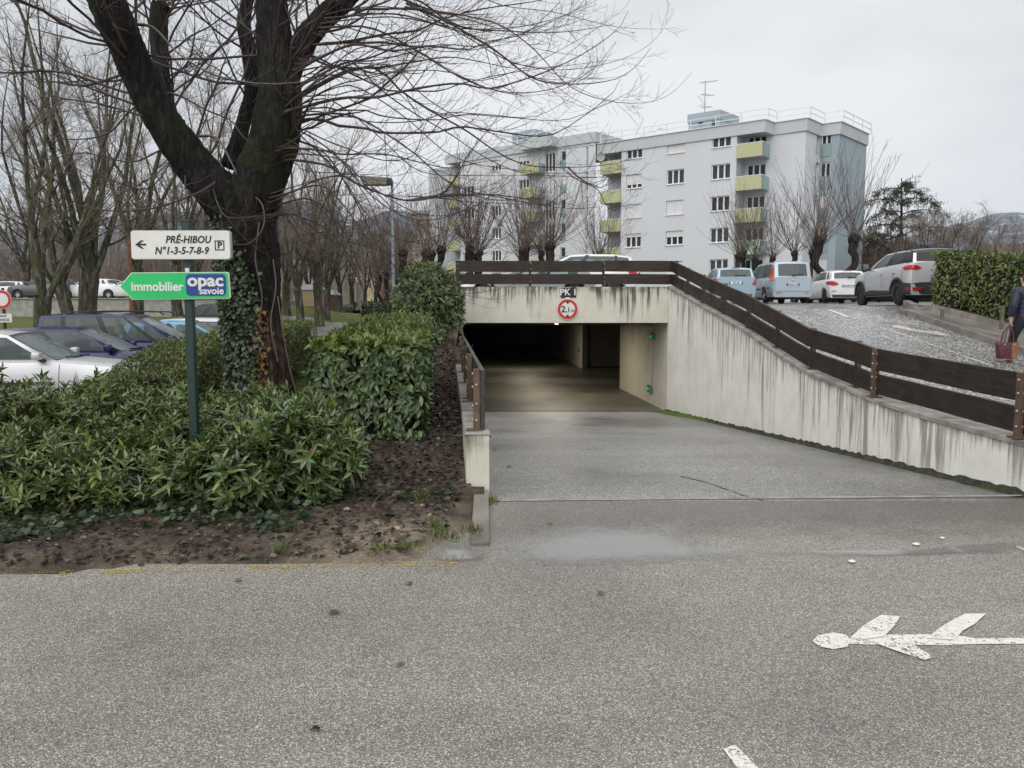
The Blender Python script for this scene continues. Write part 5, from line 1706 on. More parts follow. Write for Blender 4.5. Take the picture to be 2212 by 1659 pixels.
# wooden bin shelters by the far road
for (u0, u1, Y_, mt, lab) in ((650, 692, 52, 'bin_wood', 'pale slatted wooden bin shelter beside the far road'), (706, 724, 56, 'bin_brown', 'dark brown slatted bin shelter right of the pale one')):
    a, c = at(u0, 690, Y_), at(u1, 690, Y_)
    zb_ = zleft((a.x + c.x) / 2, Y_) + 0.02
    t = thing('bin_shelter', lab, 'bin shelter', ((a.x + c.x) / 2, Y_, zb_))
    n_ = int((c.x - a.x) / 0.12)
    sl0 = None
    for i in range(n_):
        x = a.x + (c.x - a.x) * (i + 0.5) / n_
        if sl0 is None:
            b = MB(); b.box((0, 0, 0.55), (0.1, 0.03, 1.1)); sl0 = b.build('slat', M[mt], t, local=True)
            o = sl0
        else:
            o = sl0.copy(); COL.objects.link(o); o.parent = t
        o.location = (x - (a.x + c.x) / 2, random.uniform(-0.005, 0.005), 0)
    b = MB(); b.box(((a.x + c.x) / 2, Y_ + 0.9, zb_ + 0.52), (c.x - a.x - 0.02, 1.7, 1.04)); b.build('body', M[mt], t)
    b = MB(); b.hexa([(a.x - .1, Y_ - .1, zb_ + 1.12), (c.x + .1, Y_ - .1, zb_ + 1.12), (c.x + .1, Y_ + 1.9, zb_ + 1.12), (a.x - .1, Y_ + 1.9, zb_ + 1.12)],
                     [(a.x + .2, Y_ + .6, zb_ + 1.5), (c.x - .2, Y_ + .6, zb_ + 1.5), (c.x - .2, Y_ + 1.2, zb_ + 1.5), (a.x + .2, Y_ + 1.2, zb_ + 1.5)]); b.build('lid', M['bin_lid'], t)
# ------------------------------------------------------------------ cars
def lerp(a, b, t): return a + (b - a) * t
def pw(x, pts):
    if x <= pts[0][0]: return pts[0][1]
    for (a, za), (b_, zb) in zip(pts, pts[1:]):
        if x <= b_: return lerp(za, zb, (x - a) / (b_ - a + 1e-9))
    return pts[-1][1]

class Car:
    def __init__(s, name, label, paint, loc, rz, group, wb=2.5, fo=0.8, ro=0.62, W=1.70, H=1.45, r=0.31, zn=0.70, zc=0.95, xc=0.55, zb=0.98,
                 cols=None, tumble=0.80, sill=0.22, rim='rim', clad=False, roof_mat=None, dark_rear=False, arch=0.055, glassr=None, crown=0.045):
        s.root = thing(name, label, 'car', loc, rz, group)
        s.p = M[paint]
        s.wb, s.W, s.H, s.r = wb, W, H, r
        s.xf, s.xr = wb / 2, -wb / 2
        s.xF, s.xR = s.xf + fo, s.xr - ro
        s.zc, s.zb, s.zn, s.sill = zc, zb, zn, sill
        s.xc = s.xf - xc
        hw = W / 2
        def plan(x):
            a = max(0, (x - (s.xF - 0.75)) / 0.75)
            b_ = max(0, ((s.xR + 0.6) - x) / 0.6)
            return hw * (1 - 0.20 * a ** 2.2 - 0.10 * b_ ** 2.2)
        s.plan = plan
        s.top = [(s.xR, zb - 0.02), (s.xR + 0.12, zb), (s.xc, zc), (lerp(s.xc, s.xF, 0.55), lerp(zc, zn, 0.42)), (s.xF - 0.14, zn + 0.03), (s.xF, zn - 0.12)]
        ar = r + arch
        def bot(x):
            z = sill
            if x > s.xF - 0.3: z = sill + 0.02
            for xa in (s.xf, s.xr):
                if abs(x - xa) < ar: z = max(z, r + math.sqrt(max(0, ar * ar - (x - xa) ** 2)))
            return z
        xs = set(np.linspace(s.xR, s.xF, 30).round(3).tolist())
        for xa in (s.xf, s.xr):
            xs -= {x for x in xs if abs(x - xa) < ar + 0.01}
            xs |= {round(xa + ar * math.cos(R(k * 15)), 3) for k in range(13)}
            xs |= {round(xa + ar + 0.012, 3), round(xa - ar - 0.012, 3)}
        xs |= {s.xc, s.xF - 0.06, s.xR + 0.05, s.xF - 0.14}
        xs = sorted(xs)
        xs = [x for i, x in enumerate(xs) if i == 0 or x - xs[i - 1] > 0.004]
        rear_x = cols[-1][0] + s.xr if cols else s.xR + 0.1
        rings, flags = [], []
        for x in xs:
            wv = plan(x)
            zt = pw(x, s.top)
            e = 1.0
            if x >= s.xF - 0.001: e = 0.97
            if x <= s.xR + 0.001: e = 0.965
            wv *= e
            zb_ = bot(x)
            zm = max(lerp(sill, zt, 0.45), zb_ + 0.03)
            cab = (s.xR + 0.06) < x < s.xc - 0.001
            hi = zt + (0.0 if cab else 0.035 * (1 if x < s.xF - 0.1 else 0.4))
            half = [(wv * 0.93, zb_), (wv * 0.985, max(zb_ + 0.012, min(zb_ + 0.07, zm - 0.01))), (wv, zm), (wv * 0.985, lerp(zm, zt, 0.72)), (wv * 0.945, zt - 0.018), (wv * 0.875, zt + 0.008)]
            if cab: half += [(wv * 0.85, zt - 0.22), (0, zt - 0.24)]
            else: half += [(wv * 0.5, hi), (0, hi + 0.012)]
            ring = [(x, y, z) for y, z in half] + [(x, -y, z) for y, z in reversed(half[:-1])]
            rings.append(ring); flags.append(cab)
        b = MB()
        n = len(rings[0])
        for i in range(len(rings) - 1):
            for k in range(n - 1):
                inside = flags[i] and flags[i + 1] and k in (5, 6, 7, 8)
                b.add([rings[i][k], rings[i][k + 1], rings[i + 1][k + 1], rings[i + 1][k]], [(0, 1, 2, 3)], 3 if inside else 0)
        b.add(rings[0], [tuple(range(n))]); b.add(rings[-1], [tuple(reversed(range(n)))])
        # greenhouse
        s.cols = []
        for xb, xt, zt_, kind in cols:
            xb, xt = xb + s.xr, xt + s.xr
            yb = plan(xb) * 0.875
            yt = hw * tumble * (0.96 if kind in ('end',) else 1.0)
            s.cols.append(((xb, yb, pw(xb, s.top) + 0.006), (xt, yt, zt_), kind))
        s.win = []
        def pt(c, t, sg):
            (xb, yb, zb_), (xt, yt, zt_), _ = c
            bow = 0.035 * math.sin(math.pi * t)
            return (lerp(xb, xt, t), sg * (lerp(yb, yt, t) + bow), lerp(zb_, zt_, t))
        ts = [0, 0.045, 0.5, 0.88, 0.95, 1.0]
        rm = 2 if roof_mat else 0
        for sg in (1, -1):
            for c0, c1 in zip(s.cols, s.cols[1:]):
                kind = c0[2]
                for t0, t1 in zip(ts, ts[1:]):
                    q = [pt(c0, t0, sg), pt(c1, t0, sg), pt(c1, t1, sg), pt(c0, t1, sg)]
                    if sg < 0: q.reverse()
                    if kind in ('glass', 'dark') and 0.04 < t0 and t1 < 0.96 and t1 <= 0.90 or (kind in ('glass', 'dark') and t0 >= 0.045 and t1 <= 0.88):
                        s.win.append((q, kind, (sg, c0[0][0])))
                    else:
                        b.add(q, [(0, 1, 2, 3)], 1 if (kind == 'black' and t1 < 0.96) else (rm if t1 > 0.96 or kind == 'roofcol' else 0))
        # roof
        rows = []
        for c in s.cols:
            (xt, yt, zt_) = c[1]
            rows.append([(xt - (0.03 * (1 - (f * f)) if c is s.cols[-1] else (-0.05 * (1 - f * f) if c is s.cols[0] else 0)), yt * f, zt_ + crown * (1 - f * f)) for f in (-1, -0.75, -0.4, 0, 0.4, 0.75, 1)])
        b.grid(rows, m=rm)
        # windscreen and rear window
        def screen(c, bulge, ys, ts_, gl):
            (xb, yb, zb_), (xt, yt, zt_), _ = c
            G_ = []
            for t in ts_:
                row = []
                for f in ys:
                    k = 1 - f * f
                    row.append((lerp(xb, xt, t) + bulge * k * lerp(1, 0.4, t), f * (lerp(yb, yt, t) + 0.03 * math.sin(math.pi * t)), lerp(zb_, zt_, t) + crown * k * t))
                G_.append(row)
            for i in range(len(ts_) - 1):
                for k in range(len(ys) - 1):
                    q = [G_[i][k], G_[i][k + 1], G_[i + 1][k + 1], G_[i + 1][k]]
                    if gl(i, k): s.win.append((q, gl(i, k), ('screen', bulge)))
                    else: b.add(q, [(0, 1, 2, 3)], 1 if bulge > 0 else (rm if i == len(ts_) - 2 else 0))
        screen(s.cols[0], 0.13, [-1, -0.94, -0.5, 0, 0.5, 0.94, 1], [0, 0.06, 0.5, 0.94, 1], lambda i, k: 'glass' if 0 < i < 3 and 0 < k < 5 else None)
        gr = glassr or (0.10, 0.86, 0.86)
        screen(s.cols[-1], -0.07, [-1, -gr[2], -0.4, 0.4, gr[2], 1], [0, gr[0], gr[1], 1], lambda i, k: ('dark' if dark_rear else 'glass') if i == 1 and 0 < k < 4 else None)
        s.body = b.build('body', [s.p, M['trim'], M[roof_mat] if roof_mat else s.p, M['cabin']], s.root, smooth=38, local=True)
        bm = bmesh.new(); bm.from_mesh(s.body.data)
        s.bvh = BVHTree.FromBMesh(bm); bm.free()
        # panes: one object per window
        groups = {}
        for q, kind, key in s.win: groups.setdefault(key, (kind, []))[1].append(q)
        for key, (kind, qs) in groups.items():
            w_ = MB()
            for q in qs: w_.add(q, [(0, 1, 2, 3)])
            w_.build('windscreen' if key[0] == 'screen' and key[1] > 0 else ('rear_window' if key[0] == 'screen' else 'side_window'), M['glass_dark'] if kind == 'dark' else M['glass'], s.root, smooth=60, local=True)
        # underside, seats, wheels
        u = MB(); u.box(((s.xF + s.xR) / 2, 0, 0.36), (s.xF - s.xR - 0.25, W * 0.74, 0.34)); u.build('underbody', M['black'], s.root, local=True)
        for y in (-0.36, 0.36):
            for xs_, m_ in ((s.xc - 1.05, 'seat'), (s.xc - 1.85, 'seat')):
                q = MB(); q.box((xs_, y, zc - 0.05), (0.14, 0.5, 0.5)); q.box((xs_ - 0.03, y, zc + 0.29), (0.09, 0.26, 0.18))
                q.build('seat', M[m_], s.root, bevel=0.03, local=True)
        d = MB(); d.box((s.xc - 0.22, 0, zc - 0.10), (0.36, W * 0.74, 0.16)); s.dash = d.build('dashboard', M['black'], s.root, bevel=0.03, local=True)
        sw = MB(); sw.tube([(s.xc - 0.52 + 0.08 * math.sin(a), 0.36 + 0.18 * math.cos(a), zc + 0.03 + 0.17 * math.sin(a)) for a in np.linspace(0, 2 * math.pi, 17)], 0.014, 6); sw.build('steering_wheel', M['black'], s.root, local=True)
        tw = 0.19
        wh = None
        for xa in (s.xf, s.xr):
            for sg in (1, -1):
                if wh is None:
                    q = MB()
                    q.lathe([(r * 0.64, 0.0), (r * 0.86, -0.004), (r * 0.97, 0.02), (r, 0.05), (r, tw - 0.05), (r * 0.97, tw - 0.02), (r * 0.8, tw), (r * 0.5, tw)], (0, -tw, 0), 'y', 28)
                    wh = q.build('wheel', M['rubber'], s.root, smooth=50, local=True)
                    q = MB()
                    q.lathe([(r * 0.66, -0.0), (r * 0.64, -0.012), (r * 0.60, -0.03), (r * 0.58, -0.07)], (0, 0, 0), 'y', 28)
                    ns = 5 if rim == 'rim' else 8
                    for k in range(ns):
                        a = 2 * math.pi * k / ns
                        ca, sa = math.cos(a), math.sin(a)
                        wd = 0.045 if rim == 'rim' else 0.075
                        q.add([(ca * r * .62 - sa * wd, -0.015, sa * r * .62 + ca * wd), (ca * r * .62 + sa * wd, -0.015, sa * r * .62 - ca * wd), (sa * wd * 1.1, -0.03, -ca * wd * 1.1), (-sa * wd * 1.1, -0.03, ca * wd * 1.1)], [(0, 1, 2, 3)])
                    q.lathe([(r * 0.2, -0.03), (r * 0.18, -0.012), (0, -0.008)], (0, 0, 0), 'y', 16)
                    rm_ = q.build('rim', M[rim], wh, smooth=40, local=True)
                    q = MB(); q.lathe([(0, -0.075), (r * 0.6, -0.075)], (0, 0, 0), 'y', 20); q.build('brake', M['black'], wh, local=True)
                    o = wh
                else:
                    o = copy_tree(wh, s.root)
                o.location = (xa, sg * (W / 2 - 0.02), r)
                o.rotation_euler = (0, 0, 0 if sg > 0 else math.pi)
                o.rotation_euler.y = random.uniform(0, 1)
        for sg in (1, -1):
            for xa in (s.xf, s.xr):
                if clad:
                    rw_ = []
                    for k in range(19):
                        a = R(-4 + k * 188 / 18)
                        P_ = []
                        for rr2 in (ar - 0.004, ar + 0.06):
                            x, z = xa + rr2 * math.cos(a), max(r + rr2 * math.sin(a), sill - 0.02)
                            P_.append((x, sg * (plan(x) + 0.012), z))
                        P_.insert(0, (P_[0][0], P_[0][1] - sg * 0.06, P_[0][2]))
                        rw_.append(P_)
                    q = MB(); q.grid(rw_); q.build('wheel_arch_trim', M['trim'], s.root, smooth=50, local=True)
        mx_ = MB()
    # ---- pieces laid on the body surface
    def cast(s, plane, p, sg=1):
        if plane == 'side': o, d = Vector((p[0], sg * 3, p[1])), Vector((0, -sg, 0))
        elif plane == 'rear': o, d = Vector((-8, p[0], p[1])), Vector((1, 0, 0))
        elif plane == 'front': o, d = Vector((8, p[0], p[1])), Vector((-1, 0, 0))
        else: o, d = Vector((p[0], p[1], 5)), Vector((0, 0, -1))
        h = s.bvh.ray_cast(o, d)
        if h[0] is not None and ((plane == 'rear' and h[0].x > s.xR + 0.55) or (plane == 'front' and h[0].x < s.xF - 0.9)): return (None, d)
        return (h[0], d) if h[0] is not None else (None, d)
    def patch(s, name, mat, plane, poly, sg=1, eps=0.012, rings=3, parent=None, sub=3):
        pts = []
        for i in range(len(poly)):
            a, c = poly[i], poly[(i + 1) % len(poly)]
            for k in range(sub): pts.append((lerp(a[0], c[0], k / sub), lerp(a[1], c[1], k / sub)))
        cx, cz = sum(p[0] for p in pts) / len(pts), sum(p[1] for p in pts) / len(pts)
        n = len(pts)
        V, last = [], s.cast(plane, (cx, cz), sg)[0]
        for k in range(rings + 1):
            t = k / rings
            for p in pts:
                q = (lerp(p[0], cx, t), lerp(p[1], cz, t))
                h, d = s.cast(plane, q, sg)
                if h is not None and plane == 'side' and h.y * sg < 0.3: h = None
                if h is None: h = last if last is not None else Vector((0, 0, 0))
                last = h
                V.append(h - d * (eps if k else -0.01))
        # a proud rim: first ring sunk, second ring duplicates the outline above the surface
        V2 = V[:n] + [v for v in [s.cast(plane, p, sg) for p in []]] 
        out_ = [Vector(v) for v in V[:n]]
        lifted = []
        for p in pts:
            q = (lerp(p[0], cx, 0.03), lerp(p[1], cz, 0.03))
            h, d = s.cast(plane, q, sg)
            if h is None or (plane == 'side' and h.y * sg < 0.3): h = last
            lifted.append(h - d * eps)
        VV = out_ + lifted + V[n:]
        b = MB()
        F = []
        for k in range(rings + 1):
            for i in range(n):
                F.append((k * n + i, k * n + (i + 1) % n, (k + 1) * n + (i + 1) % n, (k + 1) * n + i))
        b.add(VV, F)
        return b.build(name, M[mat], parent or s.root, smooth=45, local=True)
    def seam(s, plane, pts, sg=1, wd=0.010, name='door_seam', mat='black', eps=0.003):
        P_ = resample([(p[0], p[1], 0) for p in pts], max(8, 5 * len(pts)))
        rows = []
        for i in range(len(P_)):
            t = P_[min(i + 1, len(P_) - 1)] - P_[max(i - 1, 0)]
            nrm = np.array([-t[1], t[0]]); nrm = nrm / (np.linalg.norm(nrm) + 1e-9) * wd / 2
            row = []
            for k in (-1, 1):
                h, d = s.cast(plane, (P_[i][0] + k * nrm[0], P_[i][1] + k * nrm[1]), sg)
                if h is None: return None
                row.append(h - d * eps)
            rows.append(row)
        b = MB(); b.grid(rows)
        return b.build(name, M[mat], s.root, local=True)
    def mirrors(s, mat=None, z=0.07, dx=0.10, size=(0.13, 0.20, 0.13)):
        c = s.cols[0]
        for sg in (1, -1):
            x = c[0][0] - dx - 0.12
            y = s.plan(x) + 0.10
            b = MB(); b.box((x, sg * y, s.zc + z + 0.03), size)
            o = b.build('mirror', M[mat] if mat else s.p, s.root, bevel=0.04, smooth=50, local=True)
            b = MB(); b.bar((x + 0.02, sg * (y - 0.02), s.zc + z - 0.02), (x + 0.03, sg * (y - 0.20), s.zc + 0.0), 0.07, 0.05); b.build('mirror_arm', M['black'], o, local=True)
            b = MB(); b.box((x - size[0] / 2 - 0.002, sg * y, s.zc + z + 0.03), (0.006, size[1] * 0.8, size[2] * 0.75)); b.build('mirror_glass', M['chrome'], o, local=True)
    def handles(s, xs, z, mat=None):
        for sg in (1, -1):
            for x in xs:
                h, d = s.cast('side', (x, z), sg)
                if h is None: continue
                b = MB(); b.box(h - d * 0.018, (0.17, 0.03, 0.032)); b.build('door_handle', M[mat] if mat else s.p, s.root, bevel=0.01, local=True)
    def plate(s, txt, z, y=0.0, front=False):
        h, d = s.cast('front' if front else 'rear', (y, z))
        b = MB(); p = h - d * 0.02; b.box(p, (0.016, 0.52, 0.11)); o = b.build('number_plate', M['plate'], s.root, local=True, bevel=0.004)
        for yy, m_ in ((0.24, 'sign_blue'), (-0.24, 'sign_blue')):
            b = MB(); b.box((p.x - d.x * 0.01, y + yy, p.z), (0.004, 0.045, 0.105)); b.build('plate_band', M[m_], o, local=True)
        if txt:
            c = text(txt, 0.105, M['ink'], o, (0, 0, 0), rot=(R(90), 0, R(90) if front else R(-90)), off=0.002, sx=0.82)
            c.location = (p.x - d.x * 0.0095, y, p.z)
        return o
    def wiper(s, rear=True):
        c = s.cols[-1] if rear else s.cols[0]
        (xb, yb, zb_), (xt, yt, zt_), _ = c
        sgn = -1 if rear else 1
        b = MB()
        if rear:
            a = Vector((xb - 0.115, 0.0, zb_ + 0.07)); e = Vector((lerp(xb, xt, 0.2) - 0.105, -yb * 0.55, lerp(zb_, zt_, 0.2)))
            b.bar(a, e, 0.02, 0.03)
            b.box(a, (0.05, 0.09, 0.06))
        else:
            for y0, y1 in ((0.1, -0.52), (0.62, 0.05)):
                b.bar((xb + 0.15 - 0.12 * y0 * y0, y0, zb_ + 0.03), (lerp(xb, xt, 0.06) + 0.15 - 0.12 * y1 * y1, y1, lerp(zb_, zt_, 0.05) + 0.03), 0.025, 0.025)
        b.build('wiper', M['black'], s.root, local=True)

def hatch_cols(wb, H, zt=None, ws=(0.0, 0.0), tail=-0.55, three=False):
    """greenhouse columns measured from the rear axle: (x at belt, x at roof, roof height, what follows)"""
    zt = zt or H - 0.045
    f = wb - ws[0]
    return [(f, f - ws[1], zt - 0.03, 'body'), (f - 0.16, f - ws[1] - 0.10, zt - 0.01, 'glass'), (f - 1.02, f - ws[1] - 0.62, zt, 'black'), (f - 1.12, f - ws[1] - 0.72, zt, 'glass'),
            (tail + 0.62, tail + 0.66, zt - 0.02, 'body'), (tail + 0.42, tail + 0.5, zt - 0.03, 'glass'), (tail + 0.16, tail + 0.34, zt - 0.045, 'body'), (tail, tail + 0.17, zt - 0.06, 'end')]

GH = 'cars parked nose to the hedge on the left'
def left_car(lab, paint, nose, y, **kw):
    wb, fo = kw.get('wb', 2.5), kw.get('fo', 0.8)
    cx = nose - fo - wb / 2
    return Car('parked_car', lab, paint, (cx, y, zleft(cx, y) + 0.004), R(kw.pop('yaw', 13)), GH, **kw)
# 1 small silver hatch
c = left_car('silver hatchback nearest the front shrubs with its bonnet towards the hedge', 'p_silver2', -6.25, 13.3, wb=2.47, fo=0.82, ro=0.56, W=1.68, H=1.45, r=0.29, zn=0.74, zc=0.95, xc=0.62, zb=0.97,
             cols=hatch_cols(2.47, 1.45, ws=(0.62, 0.72), tail=-0.5))
c.mirrors(); c.wiper(False)
for sg in (1, -1):
    c.patch('headlight', 'lamp_clear', 'front', [(sg * 0.50, 0.60), (sg * 0.74, 0.64), (sg * 0.76, 0.78), (sg * 0.60, 0.76), (sg * 0.44, 0.70)], eps=0.015)
    c.patch('headlight', 'lamp_clear', 'side', [(c.xF - 0.06, 0.60), (c.xF - 0.38, 0.72), (c.xF - 0.44, 0.80), (c.xF - 0.20, 0.76), (c.xF - 0.05, 0.70)], sg)
    c.seam('side', [(c.xc + 0.02, 0.30), (c.xc + 0.06, 0.90)], sg); c.seam('side', [(c.xc - 1.12, 0.28), (c.xc - 1.08, 0.93)], sg)
    c.patch('side_rubbing_strip', 'trim', 'side', [(c.xc - 0.05, 0.56), (c.xc - 1.05, 0.56), (c.xc - 1.05, 0.62), (c.xc - 0.05, 0.62)], sg, eps=0.012, rings=2, sub=6)
c.handles([c.xc - 0.98], 0.80)
c.plate('', 0.45, front=True)
# 2 violet navy
c = left_car('violet-blue car between the silver hatchback and the people carrier with roof bars', 'p_violet', -6.55, 15.9, wb=2.6, fo=0.84, ro=0.7, W=1.75, H=1.47, r=0.31, zn=0.72, zc=0.97, xc=0.52, zb=1.0,
             cols=hatch_cols(2.6, 1.47, ws=(0.52, 0.85), tail=-0.6))
c.mirrors(); c.wiper(False); c.handles([c.xc - 1.05, c.xc - 1.9], 0.84)
for sg in (1, -1):
    c.patch('headlight', 'lamp_clear', 'side', [(c.xF - 0.08, 0.60), (c.xF - 0.42, 0.74), (c.xF - 0.30, 0.78), (c.xF - 0.06, 0.70)], sg)
    c.seam('side', [(c.xc + 0.0, 0.30), (c.xc + 0.04, 0.92)], sg); c.seam('side', [(c.xc - 1.16, 0.28), (c.xc - 1.12, 0.95)], sg)
# 3 people carrier
zt = 1.70
c = left_car('dark navy people carrier with roof bars parked behind the violet-blue car', 'p_navy', -6.75, 18.8, wb=2.7, fo=0.9, ro=0.85, W=1.78, H=1.74, r=0.32, zn=0.78, zc=1.04, xc=0.28, zb=1.12, sill=0.24,
             cols=[(2.42, 1.36, zt - 0.05, 'body'), (2.22, 1.22, zt - 0.02, 'glass'), (1.86, 1.06, zt, 'black'), (1.72, 1.0, zt, 'glass'), (0.86, 0.60, zt + 0.01, 'black'), (0.72, 0.48, zt + 0.01, 'glass'), (-0.10, -0.14, zt, 'black'), (-0.20, -0.24, zt, 'glass'), (-0.62, -0.54, zt - 0.02, 'body'), (-0.78, -0.66, zt - 0.03, 'end')])
c.mirrors(size=(0.14, 0.22, 0.17)); c.wiper(False); c.handles([c.xc - 1.2, c.xc - 2.1], 0.90)
for sg in (1, -1):
    b = MB(); b.tube([(0.62, sg * 0.64, 1.70), (0.50, sg * 0.63, 1.775), (-0.4, sg * 0.63, 1.79), (-1.35, sg * 0.63, 1.77), (-1.5, sg * 0.64, 1.69)], 0.018, 6); b.build('roof_rail', M['black'], c.root, local=True)
    c.seam('side', [(c.xc - 1.25, 0.30), (c.xc - 1.22, 1.0)], sg)
for x in (0.1, -0.95):
    b = MB(); b.bar((x, -0.64, 1.785), (x, 0.64, 1.785), 0.05, 0.03); b.build('roof_bar', M['black'], c.root, local=True)
# 4 sky blue, 5 white, 6 dark grey
c = left_car('bright sky-blue small car beyond the navy people carrier', 'p_sky', -7.05, 21.8, wb=2.45, fo=0.75, ro=0.6, W=1.68, H=1.54, r=0.29, zn=0.76, zc=1.0, xc=0.30, zb=1.03, cols=hatch_cols(2.45, 1.54, ws=(0.30, 0.80), tail=-0.54))
c.mirrors('black'); c.handles([c.xc - 1.0], 0.86)
c = left_car('white car with its roof showing over the sky-blue car', 'p_white', -7.2, 24.6, wb=2.55, fo=0.8, ro=0.65, W=1.72, H=1.60, r=0.30, zn=0.74, zc=0.97, xc=0.36, zb=1.02, cols=hatch_cols(2.55, 1.60, ws=(0.36, 0.9), tail=-0.58))
c.mirrors()
c = left_car('dark grey car whose wet bonnet shows right of the ivy-covered trunk', 'p_grey', -6.9, 27.0, wb=2.55, fo=0.82, ro=0.65, W=1.72, H=1.46, r=0.30, zn=0.76, zc=0.97, xc=0.30, zb=1.0, cols=hatch_cols(2.55, 1.46, ws=(0.30, 0.88), tail=-0.58))
c.mirrors('black'); c.wiper(False)
bx = at(455, 700, 33)
c = Car('parked_car', 'small black car showing its rear lamp just left of the ivy-covered trunk', 'p_black', (bx.x, 33, zleft(bx.x, 33)), R(160), None, wb=2.5, fo=0.8, ro=0.62, W=1.7, H=1.5, cols=hatch_cols(2.5, 1.5, ws=(0.4, 0.9)))
for sg in (1, -1): c.patch('tail_lamp', 'tail', 'side', [(c.xR + 0.04, 0.75), (c.xR + 0.26, 0.80), (c.xR + 0.26, 0.95), (c.xR + 0.06, 0.97)], sg)
# upper row on the far-left wall
GU = 'cars above the long grey wall'
for (u, Y_, lab, pt, rz, H_, y_) in ((95, 55.2, 'grey crossover parked above the long grey wall', 'p_grey', 180, 1.58, 0), (12, 60, 'white car at the left end of the row above the grey wall', 'p_white', 180, 1.5, 0),
                                     (200, 55.6, 'black-windowed white car between the mossy trunks above the grey wall', 'p_white', 168, 1.5, 0), (288, 55.0, 'white hatchback above the grey wall half hidden by the green arrow sign', 'p_white', 180, 1.46, 0)):
    x = at(u, 640, Y_).x
    c = Car('parked_car', lab, pt, (x, Y_, zt_ + 0.0), R(rz), GU, wb=2.65, fo=0.85, ro=0.7, W=1.8, H=H_, r=0.33, zn=0.85, zc=1.05, xc=0.38, zb=1.1, cols=hatch_cols(2.65, H_, ws=(0.4, 0.95), tail=-0.6))
    c.mirrors('black')
    if H_ > 1.55:
        for sg in (1, -1): c.patch('lower_trim', 'trim', 'side', [(c.xf - 0.45, 0.24), (c.xr + 0.45, 0.24), (c.xr + 0.45, 0.36), (c.xf - 0.45, 0.36)], sg, sub=5)

# ---- cars on the parking deck
GD = 'cars on the upper parking deck'
def deck(px, v, y): 
    x = at(px, v, y).x
    return x
def place(ref_x, ref_y, rz, wb, ro, ahead):
    """centre of the car when the middle of its tail stands at (ref_x, ref_y)"""
    d = Vector((math.cos(R(rz)), math.sin(R(rz)), 0))
    p = Vector((ref_x, ref_y, 0)) + d * (ro + wb / 2)
    return (p.x, p.y, zlot(p.x, p.y) - 0.012)
# crossover beside the hedge
rz = 87.2
p = place(11.72, 21.2, rz, 2.6, 0.66, 0)
c = Car('parked_car', 'silver crossover with black roof and black steel wheels at the end of the clipped hedge', 'p_silver2', p, R(rz), GD, wb=2.6, fo=0.85, ro=0.66, W=1.78, H=1.57, r=0.335, zn=0.88, zc=1.08, xc=0.42, zb=1.16, sill=0.27, rim='rim_black', clad=True, roof_mat='p_black', dark_rear=True, tumble=0.74,
        cols=[(2.20, 1.22, 1.50, 'body'), (2.02, 1.10, 1.52, 'glass'), (1.02, 0.62, 1.54, 'black'), (0.90, 0.50, 1.54, 'dark'), (0.05, -0.05, 1.53, 'black'), (-0.02, -0.12, 1.53, 'dark'), (-0.28, -0.30, 1.52, 'roofcol'), (-0.58, -0.42, 1.49, 'end')], glassr=(0.08, 0.80, 0.88))
c.mirrors('p_black', size=(0.15, 0.2, 0.16)); c.wiper(); c.handles([c.xc - 1.12, c.xc - 1.98], 0.92)
for sg in (1, -1):
    c.patch('tail_lamp', 'tail', 'side', [(c.xR + 0.04, 0.96), (c.xR + 0.26, 0.97), (c.xR + 0.36, 1.02), (c.xR + 0.28, 1.08), (c.xR + 0.05, 1.09)], sg, eps=0.02)
    c.patch('tail_lamp', 'tail', 'rear', [(sg * 0.52, 1.01), (sg * 0.62, 0.96), (sg * 0.80, 0.96), (sg * 0.80, 1.09), (sg * 0.64, 1.08)], eps=0.02)
    c.patch('lower_trim', 'trim', 'side', [(c.xf - 0.40, 0.285), (c.xr + 0.40, 0.285), (c.xr + 0.42, 0.40), (c.xf - 0.7, 0.46), (c.xf - 0.40, 0.42)], sg, sub=6, eps=0.014)
    c.patch('chrome_strip', 'chrome', 'side', [(c.xf - 0.75, 0.46), (c.xr + 0.50, 0.40), (c.xr + 0.48, 0.44), (c.xf - 0.75, 0.49)], sg, sub=6, eps=0.018)
    c.patch('rear_trim', 'trim', 'side', [(c.xR + 0.02, 0.285), (c.xR + 0.24, 0.285), (c.xR + 0.30, 0.62), (c.xR + 0.02, 0.60)], sg, eps=0.014)
    c.patch('reflector', 'tail', 'rear', [(sg * 0.50, 0.40), (sg * 0.74, 0.40), (sg * 0.74, 0.48), (sg * 0.50, 0.48)], eps=0.03)
    c.patch('reflector', 'tail', 'side', [(c.xR + 0.03, 0.40), (c.xR + 0.16, 0.40), (c.xR + 0.17, 0.47), (c.xR + 0.03, 0.47)], sg, eps=0.026)
    c.seam('side', [(c.xc - 0.02, 0.48), (c.xc + 0.04, 1.02)], sg); c.seam('side', [(c.xc - 1.20, 0.48), (c.xc - 1.15, 1.05)], sg); c.seam('side', [(c.xr + 0.36, 0.62), (c.xr + 0.22, 0.9), (c.xr + 0.24, 1.1)], sg)
c.patch('rear_trim', 'trim', 'rear', [(-0.82, 0.285), (0.82, 0.285), (0.82, 0.58), (0.55, 0.62), (-0.55, 0.62), (-0.82, 0.58)], eps=0.016, sub=5)
b = MB(); b.tube([(-0.6, 0, 1.58), (-0.72, 0, 1.72)], 0.006, 5); b.build('aerial', M['black'], c.root, local=True)
c.plate('', 0.70)
